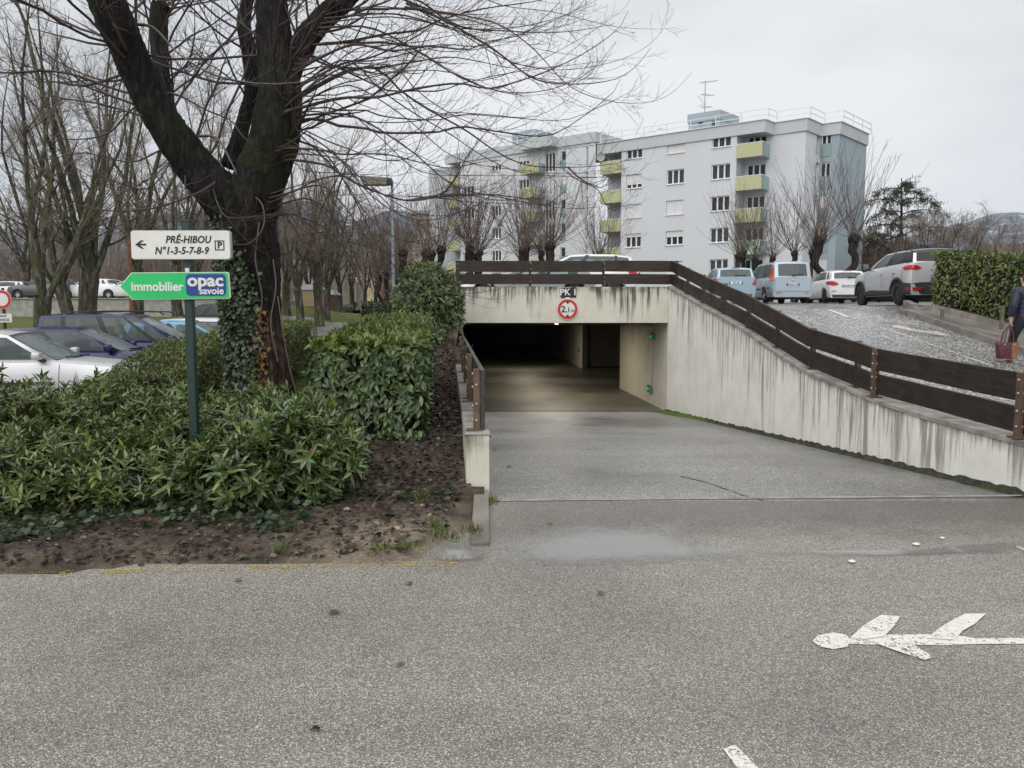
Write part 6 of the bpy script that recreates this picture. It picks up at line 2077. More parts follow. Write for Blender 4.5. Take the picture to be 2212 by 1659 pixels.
# white small hatch
rz = 85
p = place(at(1832, 640, 33.6).x, 33.6, rz, 2.54, 0.6, 0)
c = Car('parked_car', 'white hatchback between the pale blue people carrier and the silver crossover', 'p_white', p, R(rz), GD, wb=2.54, fo=0.82, ro=0.60, W=1.74, H=1.47, r=0.31, zn=0.78, zc=0.99, xc=0.35, zb=1.03, rim='rim_black',
        cols=hatch_cols(2.54, 1.47, ws=(0.38, 0.95), tail=-0.52), tumble=0.76, glassr=(0.05, 0.80, 0.84))
c.mirrors(); c.wiper(); c.handles([c.xc - 1.1, c.xc - 1.95], 0.86)
for sg in (1, -1):
    tl = [(sg * 0.40, 0.80), (sg * 0.62, 0.74), (sg * 0.82, 0.78), (sg * 0.84, 0.93), (sg * 0.70, 0.95), (sg * 0.52, 0.90)]
    c.patch('tail_lamp', 'tail', 'rear', tl, eps=0.02)
    c.patch('tail_lamp', 'tail', 'side', [(c.xR + 0.03, 0.78), (c.xR + 0.24, 0.82), (c.xR + 0.34, 0.92), (c.xR + 0.05, 0.95)], sg, eps=0.02)
    c.patch('reflector', 'tail', 'rear', [(sg * 0.5, 0.50), (sg * 0.72, 0.50), (sg * 0.72, 0.53), (sg * 0.5, 0.53)], eps=0.02)
    c.seam('side', [(c.xc - 1.18, 0.30), (c.xc - 1.12, 0.96)], sg)
c.patch('rear_trim', 'trim', 'rear', [(-0.66, 0.235), (0.66, 0.235), (0.70, 0.36), (-0.70, 0.36)], eps=0.016, sub=4)
c.patch('brake_light', 'tail', 'rear', [(-0.20, 1.395), (0.20, 1.395), (0.20, 1.425), (-0.20, 1.425)], eps=0.02)
c.plate('FB-693-W', 0.74)
# people carrier, pale blue
rz = 89.5
zt = 1.70
p = place(at(1712, 640, 32.0).x, 32.0, rz, 2.82, 0.92, 0)
c = Car('parked_car', 'pale blue people carrier with tall orange rear lamps behind the sloping timber fence', 'p_paleblue', p, R(rz), GD, wb=2.82, fo=0.95, ro=0.92, W=1.84, H=1.75, r=0.32, zn=0.80, zc=1.02, xc=0.15, zb=1.07, sill=0.24, tumble=0.80,
        cols=[(2.66, 1.45, zt - 0.05, 'body'), (2.45, 1.34, zt - 0.02, 'glass'), (1.35, 1.05, zt, 'black'), (1.25, 0.95, zt, 'glass'), (0.25, 0.18, zt, 'black'), (0.16, 0.10, zt, 'glass'), (-0.62, -0.55, zt - 0.01, 'body'), (-0.86, -0.70, zt - 0.03, 'end')], glassr=(0.06, 0.86, 0.80))
c.mirrors(); c.wiper(); c.handles([c.xc - 1.3, c.xc - 2.3], 0.88)
for sg in (1, -1):
    c.patch('tail_lamp', 'tail_orange', 'rear', [(sg * 0.80, 0.88), (sg * 0.90, 0.90), (sg * 0.86, 1.30), (sg * 0.76, 1.56), (sg * 0.72, 1.54), (sg * 0.78, 1.25)], eps=0.025)
    c.patch('tail_lamp', 'tail_orange', 'side', [(c.xR + 0.03, 0.88), (c.xR + 0.17, 0.92), (c.xR + 0.24, 1.25), (c.xR + 0.32, 1.54), (c.xR + 0.26, 1.56), (c.xR + 0.15, 1.25), (c.xR + 0.09, 1.07)], sg, eps=0.02)
    c.patch('side_rubbing_strip', 'trim', 'side', [(c.xR + 0.25, 0.60), (c.xr - 0.42, 0.60), (c.xr - 0.42, 0.65), (c.xR + 0.25, 0.65)], sg, eps=0.014)
    c.patch('side_rubbing_strip', 'trim', 'side', [(c.xf - 0.45, 0.58), (c.xr + 0.45, 0.58), (c.xr + 0.45, 0.63), (c.xf - 0.45, 0.63)], sg, eps=0.014, sub=6)
    c.seam('side', [(c.xr + 0.30, 0.95), (c.xr + 1.1, 0.98)], sg, wd=0.02)
    c.seam('rear', [(sg * 0.74, 1.0), (sg * 0.74, 0.48)], wd=0.012)
    c.patch('reflector', 'tail', 'rear', [(sg * 0.5, 0.40), (sg * 0.68, 0.40), (sg * 0.68, 0.43), (sg * 0.5, 0.43)], eps=0.02)
c.seam('rear', [(-0.74, 0.48), (0, 0.47), (0.74, 0.48)], wd=0.014)
c.plate('AN-811-DD', 0.76)
b = MB(); h, d = c.cast('rear', (0, 0.93)); b.lathe([(0, -0.02), (0.05, -0.015), (0.05, 0)], h, 'x', 16); b.build('badge', M['chrome'], c.root, local=True)
# ice blue hatch
rz = 85
p = place(at(1589, 640, 30.6).x, 30.6, rz, 2.54, 0.64, 0)
c = Car('parked_car', 'ice-blue hatchback half hidden behind the upper boards of the sloping fence', 'p_ice', p, R(rz), GD, wb=2.54, fo=0.86, ro=0.64, W=1.74, H=1.47, r=0.31, zn=0.78, zc=0.99, xc=0.32, zb=1.02,
        cols=hatch_cols(2.54, 1.47, ws=(0.32, 1.0), tail=-0.54), tumble=0.76, glassr=(0.05, 0.84, 0.86))
c.mirrors(); c.wiper()
for sg in (1, -1):
    c.patch('tail_lamp', 'tail', 'rear', [(sg * 0.62, 0.72), (sg * 0.82, 0.72), (sg * 0.84, 0.96), (sg * 0.74, 0.98)], eps=0.025)
    c.patch('tail_lamp', 'tail', 'side', [(c.xR + 0.03, 0.72), (c.xR + 0.22, 0.78), (c.xR + 0.32, 0.97), (c.xR + 0.05, 0.99)], sg, eps=0.02)
c.patch('brake_light', 'tail', 'rear', [(-0.16, 1.39), (0.16, 1.39), (0.16, 1.42), (-0.16, 1.42)], eps=0.02)
c.plate('753 NS', 0.80)
# white hatch behind the beam fence, low coupe, car at the back
x0 = (at(1092, 600, 22.6).x + at(1369, 600, 22.6).x) / 2
c = Car('parked_car', 'white hatchback seen side-on over the boards above the garage beam', 'p_white', (x0, 23.4, zlot(0, 23.4) - 0.012), R(180), GD, wb=2.6, fo=0.86, ro=0.7, W=1.78, H=1.50, r=0.32, zn=0.80, zc=0.99, xc=0.30, zb=1.06,
        cols=[(2.3, 1.30, 1.44, 'body'), (2.05, 1.16, 1.46, 'glass'), (1.12, 0.82, 1.48, 'black'), (1.0, 0.7, 1.48, 'glass'), (0.02, -0.02, 1.47, 'black'), (-0.08, -0.10, 1.46, 'glass'), (-0.50, -0.40, 1.42, 'body'), (-0.68, -0.50, 1.40, 'end')], tumble=0.76)
c.mirrors(); c.handles([c.xc - 1.2, c.xc - 2.1], 0.90)
for sg in (1, -1):
    c.patch('tail_lamp', 'tail', 'side', [(c.xR + 0.03, 0.86), (c.xR + 0.26, 0.90), (c.xR + 0.34, 1.03), (c.xR + 0.05, 1.05)], sg, eps=0.02)
    c.seam('side', [(c.xc - 1.25, 0.35), (c.xc - 1.2, 0.96)], sg)
c = Car('parked_car', 'low silver coupe glimpsed between the boards at the left end of the beam fence', 'p_silver2', (0.45, 20.6, zlot(0, 20.6) - 0.012), R(180), GD, wb=2.3, fo=0.7, ro=0.55, W=1.6, H=1.17, r=0.28, zn=0.58, zc=0.76, xc=0.45, zb=0.80, sill=0.16,
        cols=[(1.75, 1.0, 1.09, 'body'), (1.6, 0.92, 1.11, 'glass'), (0.75, 0.5, 1.12, 'black'), (0.66, 0.42, 1.12, 'glass'), (-0.1, -0.02, 1.11, 'body'), (-0.45, -0.15, 1.08, 'end')])
c.mirrors()
for (x, y, rz, pt, lab) in ((17.6, 45, 84, 'p_grey', 'grey car far back whose wheels show under the silver crossover'), (20.5, 46, 90, 'p_navy', 'navy car far back behind the silver crossover')):
    c = Car('parked_car', lab, pt, (x, y, zlot(x, y) - 0.012), R(rz), GD, wb=2.5, fo=0.8, ro=0.62, W=1.7, H=1.45, cols=hatch_cols(2.5, 1.45, ws=(0.4, 0.9)))
# ------------------------------------------------------------------ vegetation
from mathutils import noise as mnoise
def limb(name, mat, pts, rads, parent, n=18, seg=26, rough=0.10, fat=1.0):
    """bark tube with an uneven surface"""
    P = resample(pts, seg)
    rr = np.interp(np.linspace(0, 1, seg), np.linspace(0, 1, len(rads)), rads) * fat
    b = MB(); b.tube([tuple(p) for p in P], list(rr), n)
    for i, v in enumerate(b.v):
        k = min(i // n, seg - 1)
        c = Vector(P[k]); q = Vector(v); d = q - c
        f = mnoise.noise(q * Vector((5, 5, 1.7))) * rough * 1.2 + mnoise.noise(q * 13) * rough * 0.4 + mnoise.noise(q * 1.7) * rough * 0.9 - abs(mnoise.noise(q * Vector((17, 17, 3.2)))) * rough * 1.9 - abs(mnoise.noise(q * Vector((34, 34, 7)))) * rough * 1.0 + rough * 0.7
        b.v[i] = tuple(c + d * (1 + f))
    o = b.build(name, mat, parent, smooth=70)
    return o, P, rr
TY = 9.5
def tp_(u, v, dy=0.0): return at(u, v, TY + dy)
px_m = TY / FPX
tree = thing('main_tree', 'big dark forked tree with long bare drooping branches behind the green sign post', 'tree', tuple(tp_(592, 1000)))
trunk, TP, TR = limb('trunk', M['bark_red'], [tp_(592, 1010), tp_(574, 870), tp_(556, 740), tp_(547, 640), tp_(541, 560), tp_(530, 480), tp_(524, 425)], [a * px_m for a in (84, 70, 63, 59, 60, 64, 58)], tree, n=64, seg=110, rough=0.075, fat=0.95)
LB = []
for pts, rads in (([(535, 540, .02), (508, 462, 0), (440, 382, 0), (380, 302, -.1), (332, 225, -.2), (290, 140, -.3), (255, 60, -.45), (220, -20, -.6), (190, -110, -.8)], (38, 60, 52, 46, 42, 40, 43, 40, 36)),
                  ([(545, 545, .02), (545, 470, 0), (565, 380, 0), (592, 300, 0), (606, 215, 0), (597, 120, .05), (588, 20, .1), (583, -90, .2)], (36, 52, 54, 50, 45, 38, 33, 28)),
                  ([(610, 190, 0), (640, 118, .1), (680, 60, .15), (722, 18, .2), (790, -45, .3)], (32, 28, 26, 25, 22)),
                  ([(498, 360, .35), (525, 268, .5), (545, 195, .55), (537, 110, .6), (528, 45, .7), (548, -50, .8)], (30, 25, 24, 24, 22, 18)),
                  ([(388, 320, .5), (358, 210, .8), (346, 120, .95), (343, 40, 1.0), (350, 10, 1.0)], (26, 22, 20, 24, 27))):
    o, P, rr = limb('limb', M['bark'], [tp_(*p) for p in pts], [a * px_m for a in rads], tree, n=40, seg=90, rough=0.085, fat=(0.84, 0.97, 0.9, 0.66, 0.8)[len(LB)])
    LB.append((P, rr))
# long bare whips; control points read in photograph units, each with its own distance
def zz(u, v): return (737.3 + u / 3, v / 3)
W_ = [
 (2, 1.9, [(655, 98), zz(0, 275), zz(300, 220), zz(500, 195), zz(640, 130), zz(900, 60), zz(1270, 5), zz(1600, -80)]),
 (3, 1.8, [(640, 150), zz(0, 310), zz(130, 290), zz(330, 330), zz(560, 300), zz(820, 320), zz(950, 270), zz(1200, 210), zz(1420, 10)]),
 (3, 1.6, [(640, 190), zz(0, 415), zz(200, 370), zz(480, 240), zz(640, 130), zz(760, 60), zz(900, -40)]),
 (2, 1.3, [(760, -35), zz(490, 0), zz(650, 110), zz(800, 180), zz(1050, 200), zz(1400, 210), zz(1700, 170), zz(1770, 150)]),
 (3, 1.5, [(643, 205), zz(0, 470), zz(100, 440), zz(220, 440), zz(480, 400), zz(700, 370), zz(900, 400), zz(1100, 440), zz(1300, 440)]),
 (3, 1.9, [(640, 235), zz(0, 635), zz(230, 630), zz(480, 575), zz(760, 540), zz(950, 575), zz(1150, 525), zz(1350, 455), zz(1600, 330), zz(1800, 180), zz(1860, 70)]),
 (2, 1.5, [zz(420, 20), zz(700, 150), zz(1000, 330), zz(1240, 505), zz(1480, 545), zz(1750, 520), zz(1900, 440), zz(2005, 310)]),
 (3, 1.9, [(640, 262), zz(-150, 770), zz(0, 820), zz(130, 825), zz(270, 860), zz(630, 855), zz(770, 820), zz(1000, 850), zz(1330, 880), zz(1560, 760), zz(1760, 600), zz(1810, 510)]),
 (3, 1.8, [(640, 215), zz(0, 480), zz(220, 440), zz(400, 600), zz(600, 730), zz(800, 840), zz(1000, 980), zz(1200, 1070), zz(1470, 1085), zz(1700, 1070), zz(1850, 1040), zz(1930, 950)]),
 (2, 1.0, [zz(1470, 1085), zz(1540, 1150), zz(1620, 1195), zz(1700, 1210), zz(1760, 1120)]),
 (3, 1.4, [(625, 320), zz(-80, 980), zz(0, 1000), zz(280, 1000), zz(500, 1050), zz(700, 1090), zz(850, 1060), zz(1010, 1035)]),
 (3, 1.7, [(625, 345), zz(-100, 1070), zz(0, 1130), zz(150, 1210), zz(420, 1300), zz(640, 1260), zz(740, 1150), zz(830, 990), zz(1000, 780), zz(1040, 690)]),
 (2, 1.3, [zz(420, 1300), zz(700, 1270), zz(950, 1260), zz(1200, 1290), zz(1330, 1325), zz(1450, 1240)]),
 (3, 1.2, [(620, 300), (700, 330), (760, 420), (800, 500), (835, 560), (900, 600), (960, 612), (1010, 600)]),
 (3, 1.1, [(610, 440), (670, 430), (730, 480), (770, 560), (800, 620), (850, 648), (905, 655), (960, 640)]),
 (3, 1.0, [(605, 465), (650, 470), (690, 560), (705, 640), (712, 690), (717, 690)]),
 (3, 1.1, [(612, 420), (690, 400), (740, 440), (800, 520), (870, 560), (950, 590), (1040, 585), (1100, 560)]),
 (2, 1.2, [(640, 280), (720, 330), (800, 420), (880, 470), (960, 470), (1050, 430), (1100, 380)]),
 (3, 1.0, [(620, 460), (660, 500), (720, 505), (790, 560), (830, 625), (880, 660)]),
 (2, 1.4, [(650, 250), (760, 250), (880, 320), (980, 400), (1100, 430), (1220, 450), (1290, 448)]),
 (2, 1.2, [(690, 60), (800, 60), (900, 110), (1000, 170), (1100, 200), (1200, 190), (1280, 150), (1330, 90)]),
 (2, 1.1, [(700, 40), (850, 30), (980, 60), (1100, 60), (1200, 40), (1290, 0)]),
 (3, 1.4, [(300, 150), (250, 175), (180, 160), (90, 110), (20, 40), (-40, -40)]),
 (3, 1.4, [(345, 250), (300, 248), (220, 225), (110, 205), (30, 150), (-40, 90)]),
 (3, 1.2, [(325, 215), (280, 240), (230, 290), (140, 300), (60, 270), (-20, 215)]),
 (3, 1.2, [(380, 305), (335, 330), (280, 350), (180, 330), (90, 345), (0, 320)]),
 (2, 1.3, [(465, 395), (420, 420), (330, 450), (230, 455), (130, 440), (30, 470), (-30, 460)]),
 (2, 1.3, [(265, 55), (330, 60), (390, 120), (470, 165), (560, 182), (640, 180), (700, 170)]),
 (2, 1.2, [(430, 295), (470, 300), (505, 360), (530, 410), (566, 440), (570, 490), (540, 526), (500, 528)]),
 (2, 1.1, [(330, 205), (380, 205), (450, 240), (500, 262), (530, 300), (580, 320), (640, 275)]),
 (2, 1.0, [(590, 20), (560, 60), (480, 100), (400, 160), (340, 160)]),
 (3, 1.0, [(385, 310), (350, 380), (310, 410), (270, 400), (200, 380), (140, 390)]),
 (3, 1.0, [(400, 375), (402, 420), (415, 488), (412, 500)]),
 (2, 1.0, [(455, 390), (480, 460), (520, 470), (600, 460), (660, 440)]),
]
PW, RW, PALE = [], [], []
for i, (k, th, ctl) in enumerate(W_):
    dy0 = rng.uniform(-0.35, 0.1)
    dy1 = dy0 + rng.uniform(-1.6, 1.2)
    if 600 <= ctl[0][0] <= 666 and ctl[0][1] < 480: ctl = [(ctl[0][0] - 30, ctl[0][1] + 8)] + ctl      # root inside the limb
    n = len(ctl)
    P3 = [tp_(u, v, dy0 + (dy1 - dy0) * j / (n - 1)) for j, (u, v) in enumerate(ctl)]
    PW.append(resample(P3, 26))
    RW.append(np.linspace(0.0105 * th, 0.0022, 26) * (1 + 0.10 * np.sin(np.arange(26) * 2.1)))
    PALE.append(i in (27, 28, 29))
PW, RW = np.array(PW), np.array(RW)
r1 = np.random.default_rng(21)
tb = Tubes()
tb.add(PW, RW, 6, 0)
# thinner companions of the long whips
sel_ = [i for i in range(22) if i != 15]
EX, ER = [], []
for rep in range(2):
    for i in sel_:
        t_ = np.linspace(0, 1, 26)[:, None]
        off = r1.normal(size=3) * np.array([.30, .45, .26]); bend = r1.normal(size=3) * np.array([.35, .3, .30])
        EX.append(PW[i] + off * np.minimum(1, t_ * 4) + bend * t_ ** 2 + 0.05 * np.sin(t_ * r1.uniform(6, 11) + r1.uniform(0, 6)) * np.array([0.4, 0, 1.0])); ER.append(RW[i] * r1.uniform(.45, .7))
EX, ER = np.array(EX), np.array(ER)
tb.add(EX, ER, 5, 0)
tb.add(PW[[27, 28, 29]] + np.array([0, -0.02, 0.004]), RW[[27, 28, 29]] * 1.1, 6, 1)
# procedural whips from every limb
PL_ = np.array([resample(P, 30) for P, _ in LB]); RL_ = np.array([rr for _, rr in LB])
PA, RA = spawn(PL_, RL_, 17, 0.25, 0.98, (1.3, 3.4), (R(35), R(80)), (0, -0.05, 0.30), 16, 0.16, r1, wob=0.35, rtip=0.002, tfall=0.1)
RA = np.minimum(RA, 0.015)
tb.add(PA, RA, 5, 0)
for P_, R_, m1, l1, mat_ in ((PW, RW, 13, (0.35, 1.15), 0), (EX, ER, 11, (0.25, 0.9), 0), (PA, RA, 9, (0.25, 0.9), 0)):
    P2, R2 = spawn(P_, R_, m1, 0.18, 0.97, l1, (R(22), R(52)), (0, 0, 0.42), 8, 0.55, r1, wob=0.16, rtip=0.0014, tfall=0.45, flat=(1, 0.7, 1))
    tb.add(P2, R2, 3, mat_)
    P3, R3 = spawn(P2, R2, 4, 0.2, 0.95, (0.06, 0.30), (R(25), R(60)), (0, 0, 0.35), 4, 0.65, r1, wob=0.15, rtip=0.0012, tfall=0.4)
    tb.add(P3, R3, 3, mat_)
tb.build('crown', [M['twig'], M['twig_pale']], tree)
# upright shoots from the pollarded stubs
ks = LB[4][0][-1]
base = np.array([ks + r1.normal(size=3) * 0.07 for _ in range(26)])
dirs = unit(r1.normal(size=(26, 3)) * 0.45 + np.array([0, 0, 1.0]))
SP = np.stack([base + dirs * t for t in np.linspace(0, 2.0, 6)], axis=1)
SRr = np.tile(np.linspace(0.013, 0.003, 6), (26, 1))
t2_ = Tubes(); t2_.add(SP, SRr, 4, 0); t2_.build('shoots', [M['twig_pale']], tree)
# ivy on the trunk
r2 = np.random.default_rng(5)
def on_trunk(k, ang, lift=0.03):
    i = np.clip(k * (len(TP) - 1), 0, len(TP) - 1.001); j = i.astype(int); f = (i - j)[:, None]
    c = TP[j] * (1 - f) + TP[j + 1] * f
    rad = (TR[j] * (1 - f[:, 0]) + TR[j + 1] * f[:, 0])
    d = np.stack([np.cos(ang), np.sin(ang), np.zeros_like(ang)], 1)
    return c + d * (rad + lift)[:, None], d
n_ = 7000
k = r2.uniform(0.02, 1, n_) ** 0.9
k *= np.where(r2.random(n_) < 0.8, 0.80, 1.0)
ang = r2.uniform(R(120), R(325), n_)
keep = (ang < R(276) + R(58) * np.clip(k - .25, 0, .42) - R(150) * np.clip(k - .62, 0, 1)) | (r2.random(n_) < 0.03)
k, ang = k[keep], ang[keep]
p, d = on_trunk(k, ang, r2.uniform(0.01, 0.10, len(k)))
nr = d + r2.normal(size=d.shape) * 0.35 + np.array([0, 0, 0.25])
ax = np.array([0, 0, -0.7]) + r2.normal(size=d.shape) * 0.6
ivy = thing('ivy', 'green ivy climbing the left side of the big forked trunk', 'ivy', tuple(tp_(500, 880)))
sz = r2.uniform(0.032, 0.066, len(k))
order = np.argsort(p[:, 1] - 0.02 * sz)
big = order[:300]; rest = order[300:]
leaf_objects('leaf', p[big], ax[big], nr[big], sz[big], sz[big] * 0.95, [M['leaf_ivy']], SMALL, ivy)
tag(leaves('leaves', p[rest], ax[rest], nr[rest], sz[rest], sz[rest] * 0.95, M['leaf_ivy'], SMALL, ivy), kind='stuff')
n_ = 190
k = r2.uniform(0.20, 0.60, n_); ang = R(280) + R(58) * np.clip(k - .25, 0, .42) + r2.normal(0, R(7), n_)
p, d = on_trunk(k, ang, r2.uniform(0.02, 0.08, n_))
nr = d + r2.normal(size=d.shape) * 0.45
ax = np.array([0, 0, -0.8]) + r2.normal(size=d.shape) * 0.5
dead = thing('dead_ivy', 'strip of dried orange ivy leaves down the front of the big forked trunk', 'ivy', tuple(tp_(600, 850)))
sz = r2.uniform(0.035, 0.07, n_)
leaf_objects('leaf', p, ax, nr, sz, sz * 0.8, [M['leaf_orange']], SMALL, dead)
st_ = Tubes()
for (us, vs) in (((600, 612, 625, 640, 648), (640, 720, 790, 850, 890)), ((590, 596, 585, 600), (560, 620, 700, 780)), ((560, 552, 566, 558), (480, 560, 640, 700))):
    P_ = resample([at(u, v, TY - 0.36) for u, v in zip(us, vs)], 20)
    st_.add(P_, np.full(20, 0.008), 5)
st_.build('ivy_stems', [M['twig_pale']], ivy)

# ---- rosette shrubs
def blob_shrub(name, label, blobs, mat_keys, dens, lrange, seed, group=None, wr=0.33, ground=0.02, nleaf=(9, 13), ind=300, small=None):
    rg = np.random.default_rng(seed)
    root = thing(name, label, 'shrub', (blobs[0][0], blobs[0][1], ground), 0, group)
    C = np.array([b[:3] for b in blobs]); S = np.array([b[3:6] for b in blobs])
    P_, N_ = [], []
    for c, s_ in zip(C, S):
        area = 4 * math.pi * (((s_[0] * s_[1]) ** 1.6 + (s_[0] * s_[2]) ** 1.6 + (s_[1] * s_[2]) ** 1.6) / 3) ** (1 / 1.6)
        n = int(area * dens)
        d = unit(rg.normal(size=(n, 3)))
        lay = np.where(rg.random(n) < 0.3, 0.72, 1.0) - np.abs(rg.normal(size=n)) * 0.16
        lump = np.array([1 + 0.42 * mnoise.noise(Vector(v * 3.8) + Vector((seed, 0, 0))) for v in d])
        P_.append(c + d * s_ * (lay * lump)[:, None]); N_.append(unit(d / s_))
    P_, N_ = np.concatenate(P_), np.concatenate(N_)
    ok = P_[:, 2] > ground + 0.03
    for c, s_ in zip(C, S):
        ok &= ((P_ - c) ** 2 / (s_ * 0.55) ** 2).sum(1) > 1
    ok &= (N_[:, 1] < 0.75)
    P_, N_ = P_[ok], N_[ok]
    D_ = unit(N_ * 0.55 + np.array([0, 0, 0.62]) + rg.normal(size=P_.shape) * 0.34)
    pos, dr, nm, ln, sid = [], [], [], [], []
    for i in range(len(P_)):
        a = D_[i]
        e1 = unit(np.cross(a, [0.3, 0.9, 0.1])); e2 = np.cross(a, e1)
        m = rg.integers(*nleaf)
        Ls = rg.uniform(*lrange) * rg.choice([0.7, 0.9, 1.0, 1.0, 1.1])
        for j in range(m):
            t = j / (m - 1)
            ph = j * 2.4 + i
            el = R(82 - 58 * t) + rg.normal() * 0.12
            rad = e1 * math.cos(ph) + e2 * math.sin(ph)
            dv = a * math.cos(el) + rad * math.sin(el)
            pos.append(P_[i] + a * (0.11 * t - 0.03)); dr.append(dv + np.array([0, 0, -0.12])); nm.append(a * math.sin(el) - rad * math.cos(el)); ln.append(Ls * (1 - 0.35 * t) * rg.uniform(0.8, 1.1)); sid.append(i)
    pos, dr, nm, ln, sid = np.array(pos), np.array(dr), np.array(nm), np.array(ln), np.array(sid)
    score = N_[:, 1] * -0.5 + N_[:, 2] * 0.25 - (P_[:, 1] - C[:, 1].min()) * 0.6
    order = np.argsort(-score)
    per = 10
    pick = np.isin(sid, order[:max(1, ind // per)])
    idx = np.where(pick)[0][:ind]
    pick[:] = False; pick[idx] = True
    wd = ln * wr
    mats = [M[m_] for m_ in mat_keys]
    leaf_objects('leaf', pos[pick], dr[pick], nm[pick], ln[pick], wd[pick], mats, LEAF, root)
    rest = ~pick
    tag(leaves('leaves', pos[rest], dr[rest], nm[rest], ln[rest], wd[rest], mats, LEAF, root, midx=rg.integers(0, len(mats), rest.sum())), kind='stuff')
    # twiggy inside
    t_ = Tubes()
    K_ = 260
    sel = rg.integers(0, len(P_), K_)
    ci = rg.integers(0, len(C), K_)
    st0 = np.stack([C[ci][:, 0] + rg.normal(size=K_) * S[ci][:, 0] * 0.3, C[ci][:, 1] + rg.normal(size=K_) * S[ci][:, 1] * 0.3, np.full(K_, ground)], 1)
    near = np.array([np.argmin(((C - P_[s_]) ** 2).sum(1)) for s_ in sel])
    st0 = np.stack([C[near][:, 0] + rg.normal(size=K_) * S[near][:, 0] * 0.3, C[near][:, 1] + rg.normal(size=K_) * S[near][:, 1] * 0.25, np.full(K_, ground)], 1)
    en_ = P_[sel]
    mid = (st0 + en_) / 2 + np.array([0, 0, 0.08])
    tt = np.linspace(0, 1, 5)[None, :, None]
    PP = st0[:, None] * (1 - tt) ** 2 + 2 * mid[:, None] * tt * (1 - tt) + en_[:, None] * tt ** 2
    t_.add(PP, np.tile(np.linspace(0.009, 0.004, 5), (K_, 1)), 4)
    t_.build('stems', [M['stems']], root)
    core = MB()
    for c, s_ in zip(C, S):
        rows = []
        for a in np.linspace(0.05, math.pi - 0.05, 9):
            rows.append([(c[0] + s_[0] * .38 * math.sin(a) * math.cos(b_), c[1] + s_[1] * .38 * math.sin(a) * math.sin(b_), max(ground, c[2] + s_[2] * .36 * math.cos(a))) for b_ in np.linspace(0, 2 * math.pi, 15)[:-1]])
        core.grid(rows, closed=True)
    core.build('inner_branches', M['stems'], root)  # solid dark core: blocks the view through, paints the shade inside the shrub
    return root
GS = 'glossy rosette shrubs along the verge'
blob_shrub('glossy_shrub', 'olive-green glossy shrub in front of the silver car at the left end of the verge', [(-5.2, 7.1, .33, .85, .8, .60), (-4.5, 6.9, .30, .85, .85, .62), (-4.9, 6.2, .22, .85, .55, .46), (-6.2, 6.9, .33, .9, .8, .58), (-5.7, 6.2, .25, .8, .5, .44)], ['leaf_a', 'leaf_a', 'leaf_b'] * 6 + ['leaf_dry'], 150, (0.10, 0.145), 11, GS)
blob_shrub('glossy_shrub', 'olive-green glossy shrub left of the green sign post', [(-3.75, 6.95, .30, .75, .8, .60), (-3.15, 7.1, .30, .65, .75, .58), (-3.9, 6.12, .22, .70, .5, .42), (-3.15, 6.12, .20, .55, .45, .38)], ['leaf_a', 'leaf_b', 'leaf_a'] * 6 + ['leaf_dry'], 150, (0.10, 0.145), 12, GS)
blob_shrub('glossy_shrub', 'dull blue-green glossy shrub between the sign post and the clipped laurel hedge', [(-2.55, 7.35, .32, .60, .6, .50), (-2.0, 7.05, .36, .50, .5, .46), (-2.6, 7.05, .22, .42, .3, .38)], ['leaf_b', 'leaf_b', 'leaf_a'] * 6 + ['leaf_dry'], 150, (0.11, 0.15), 13, GS)
blob_shrub('glossy_shrub', 'bright green glossy shrub leaning out over the verge in front of the sign post', [(-1.95, 6.25, .38, .52, .42, .42), (-2.2, 6.02, .26, .40, .36, .32), (-1.65, 6.55, .34, .32, .36, .34)], ['leaf_b', 'leaf_a', 'leaf_b'] * 6 + ['leaf_dry'], 145, (0.13, 0.18), 14, GS)

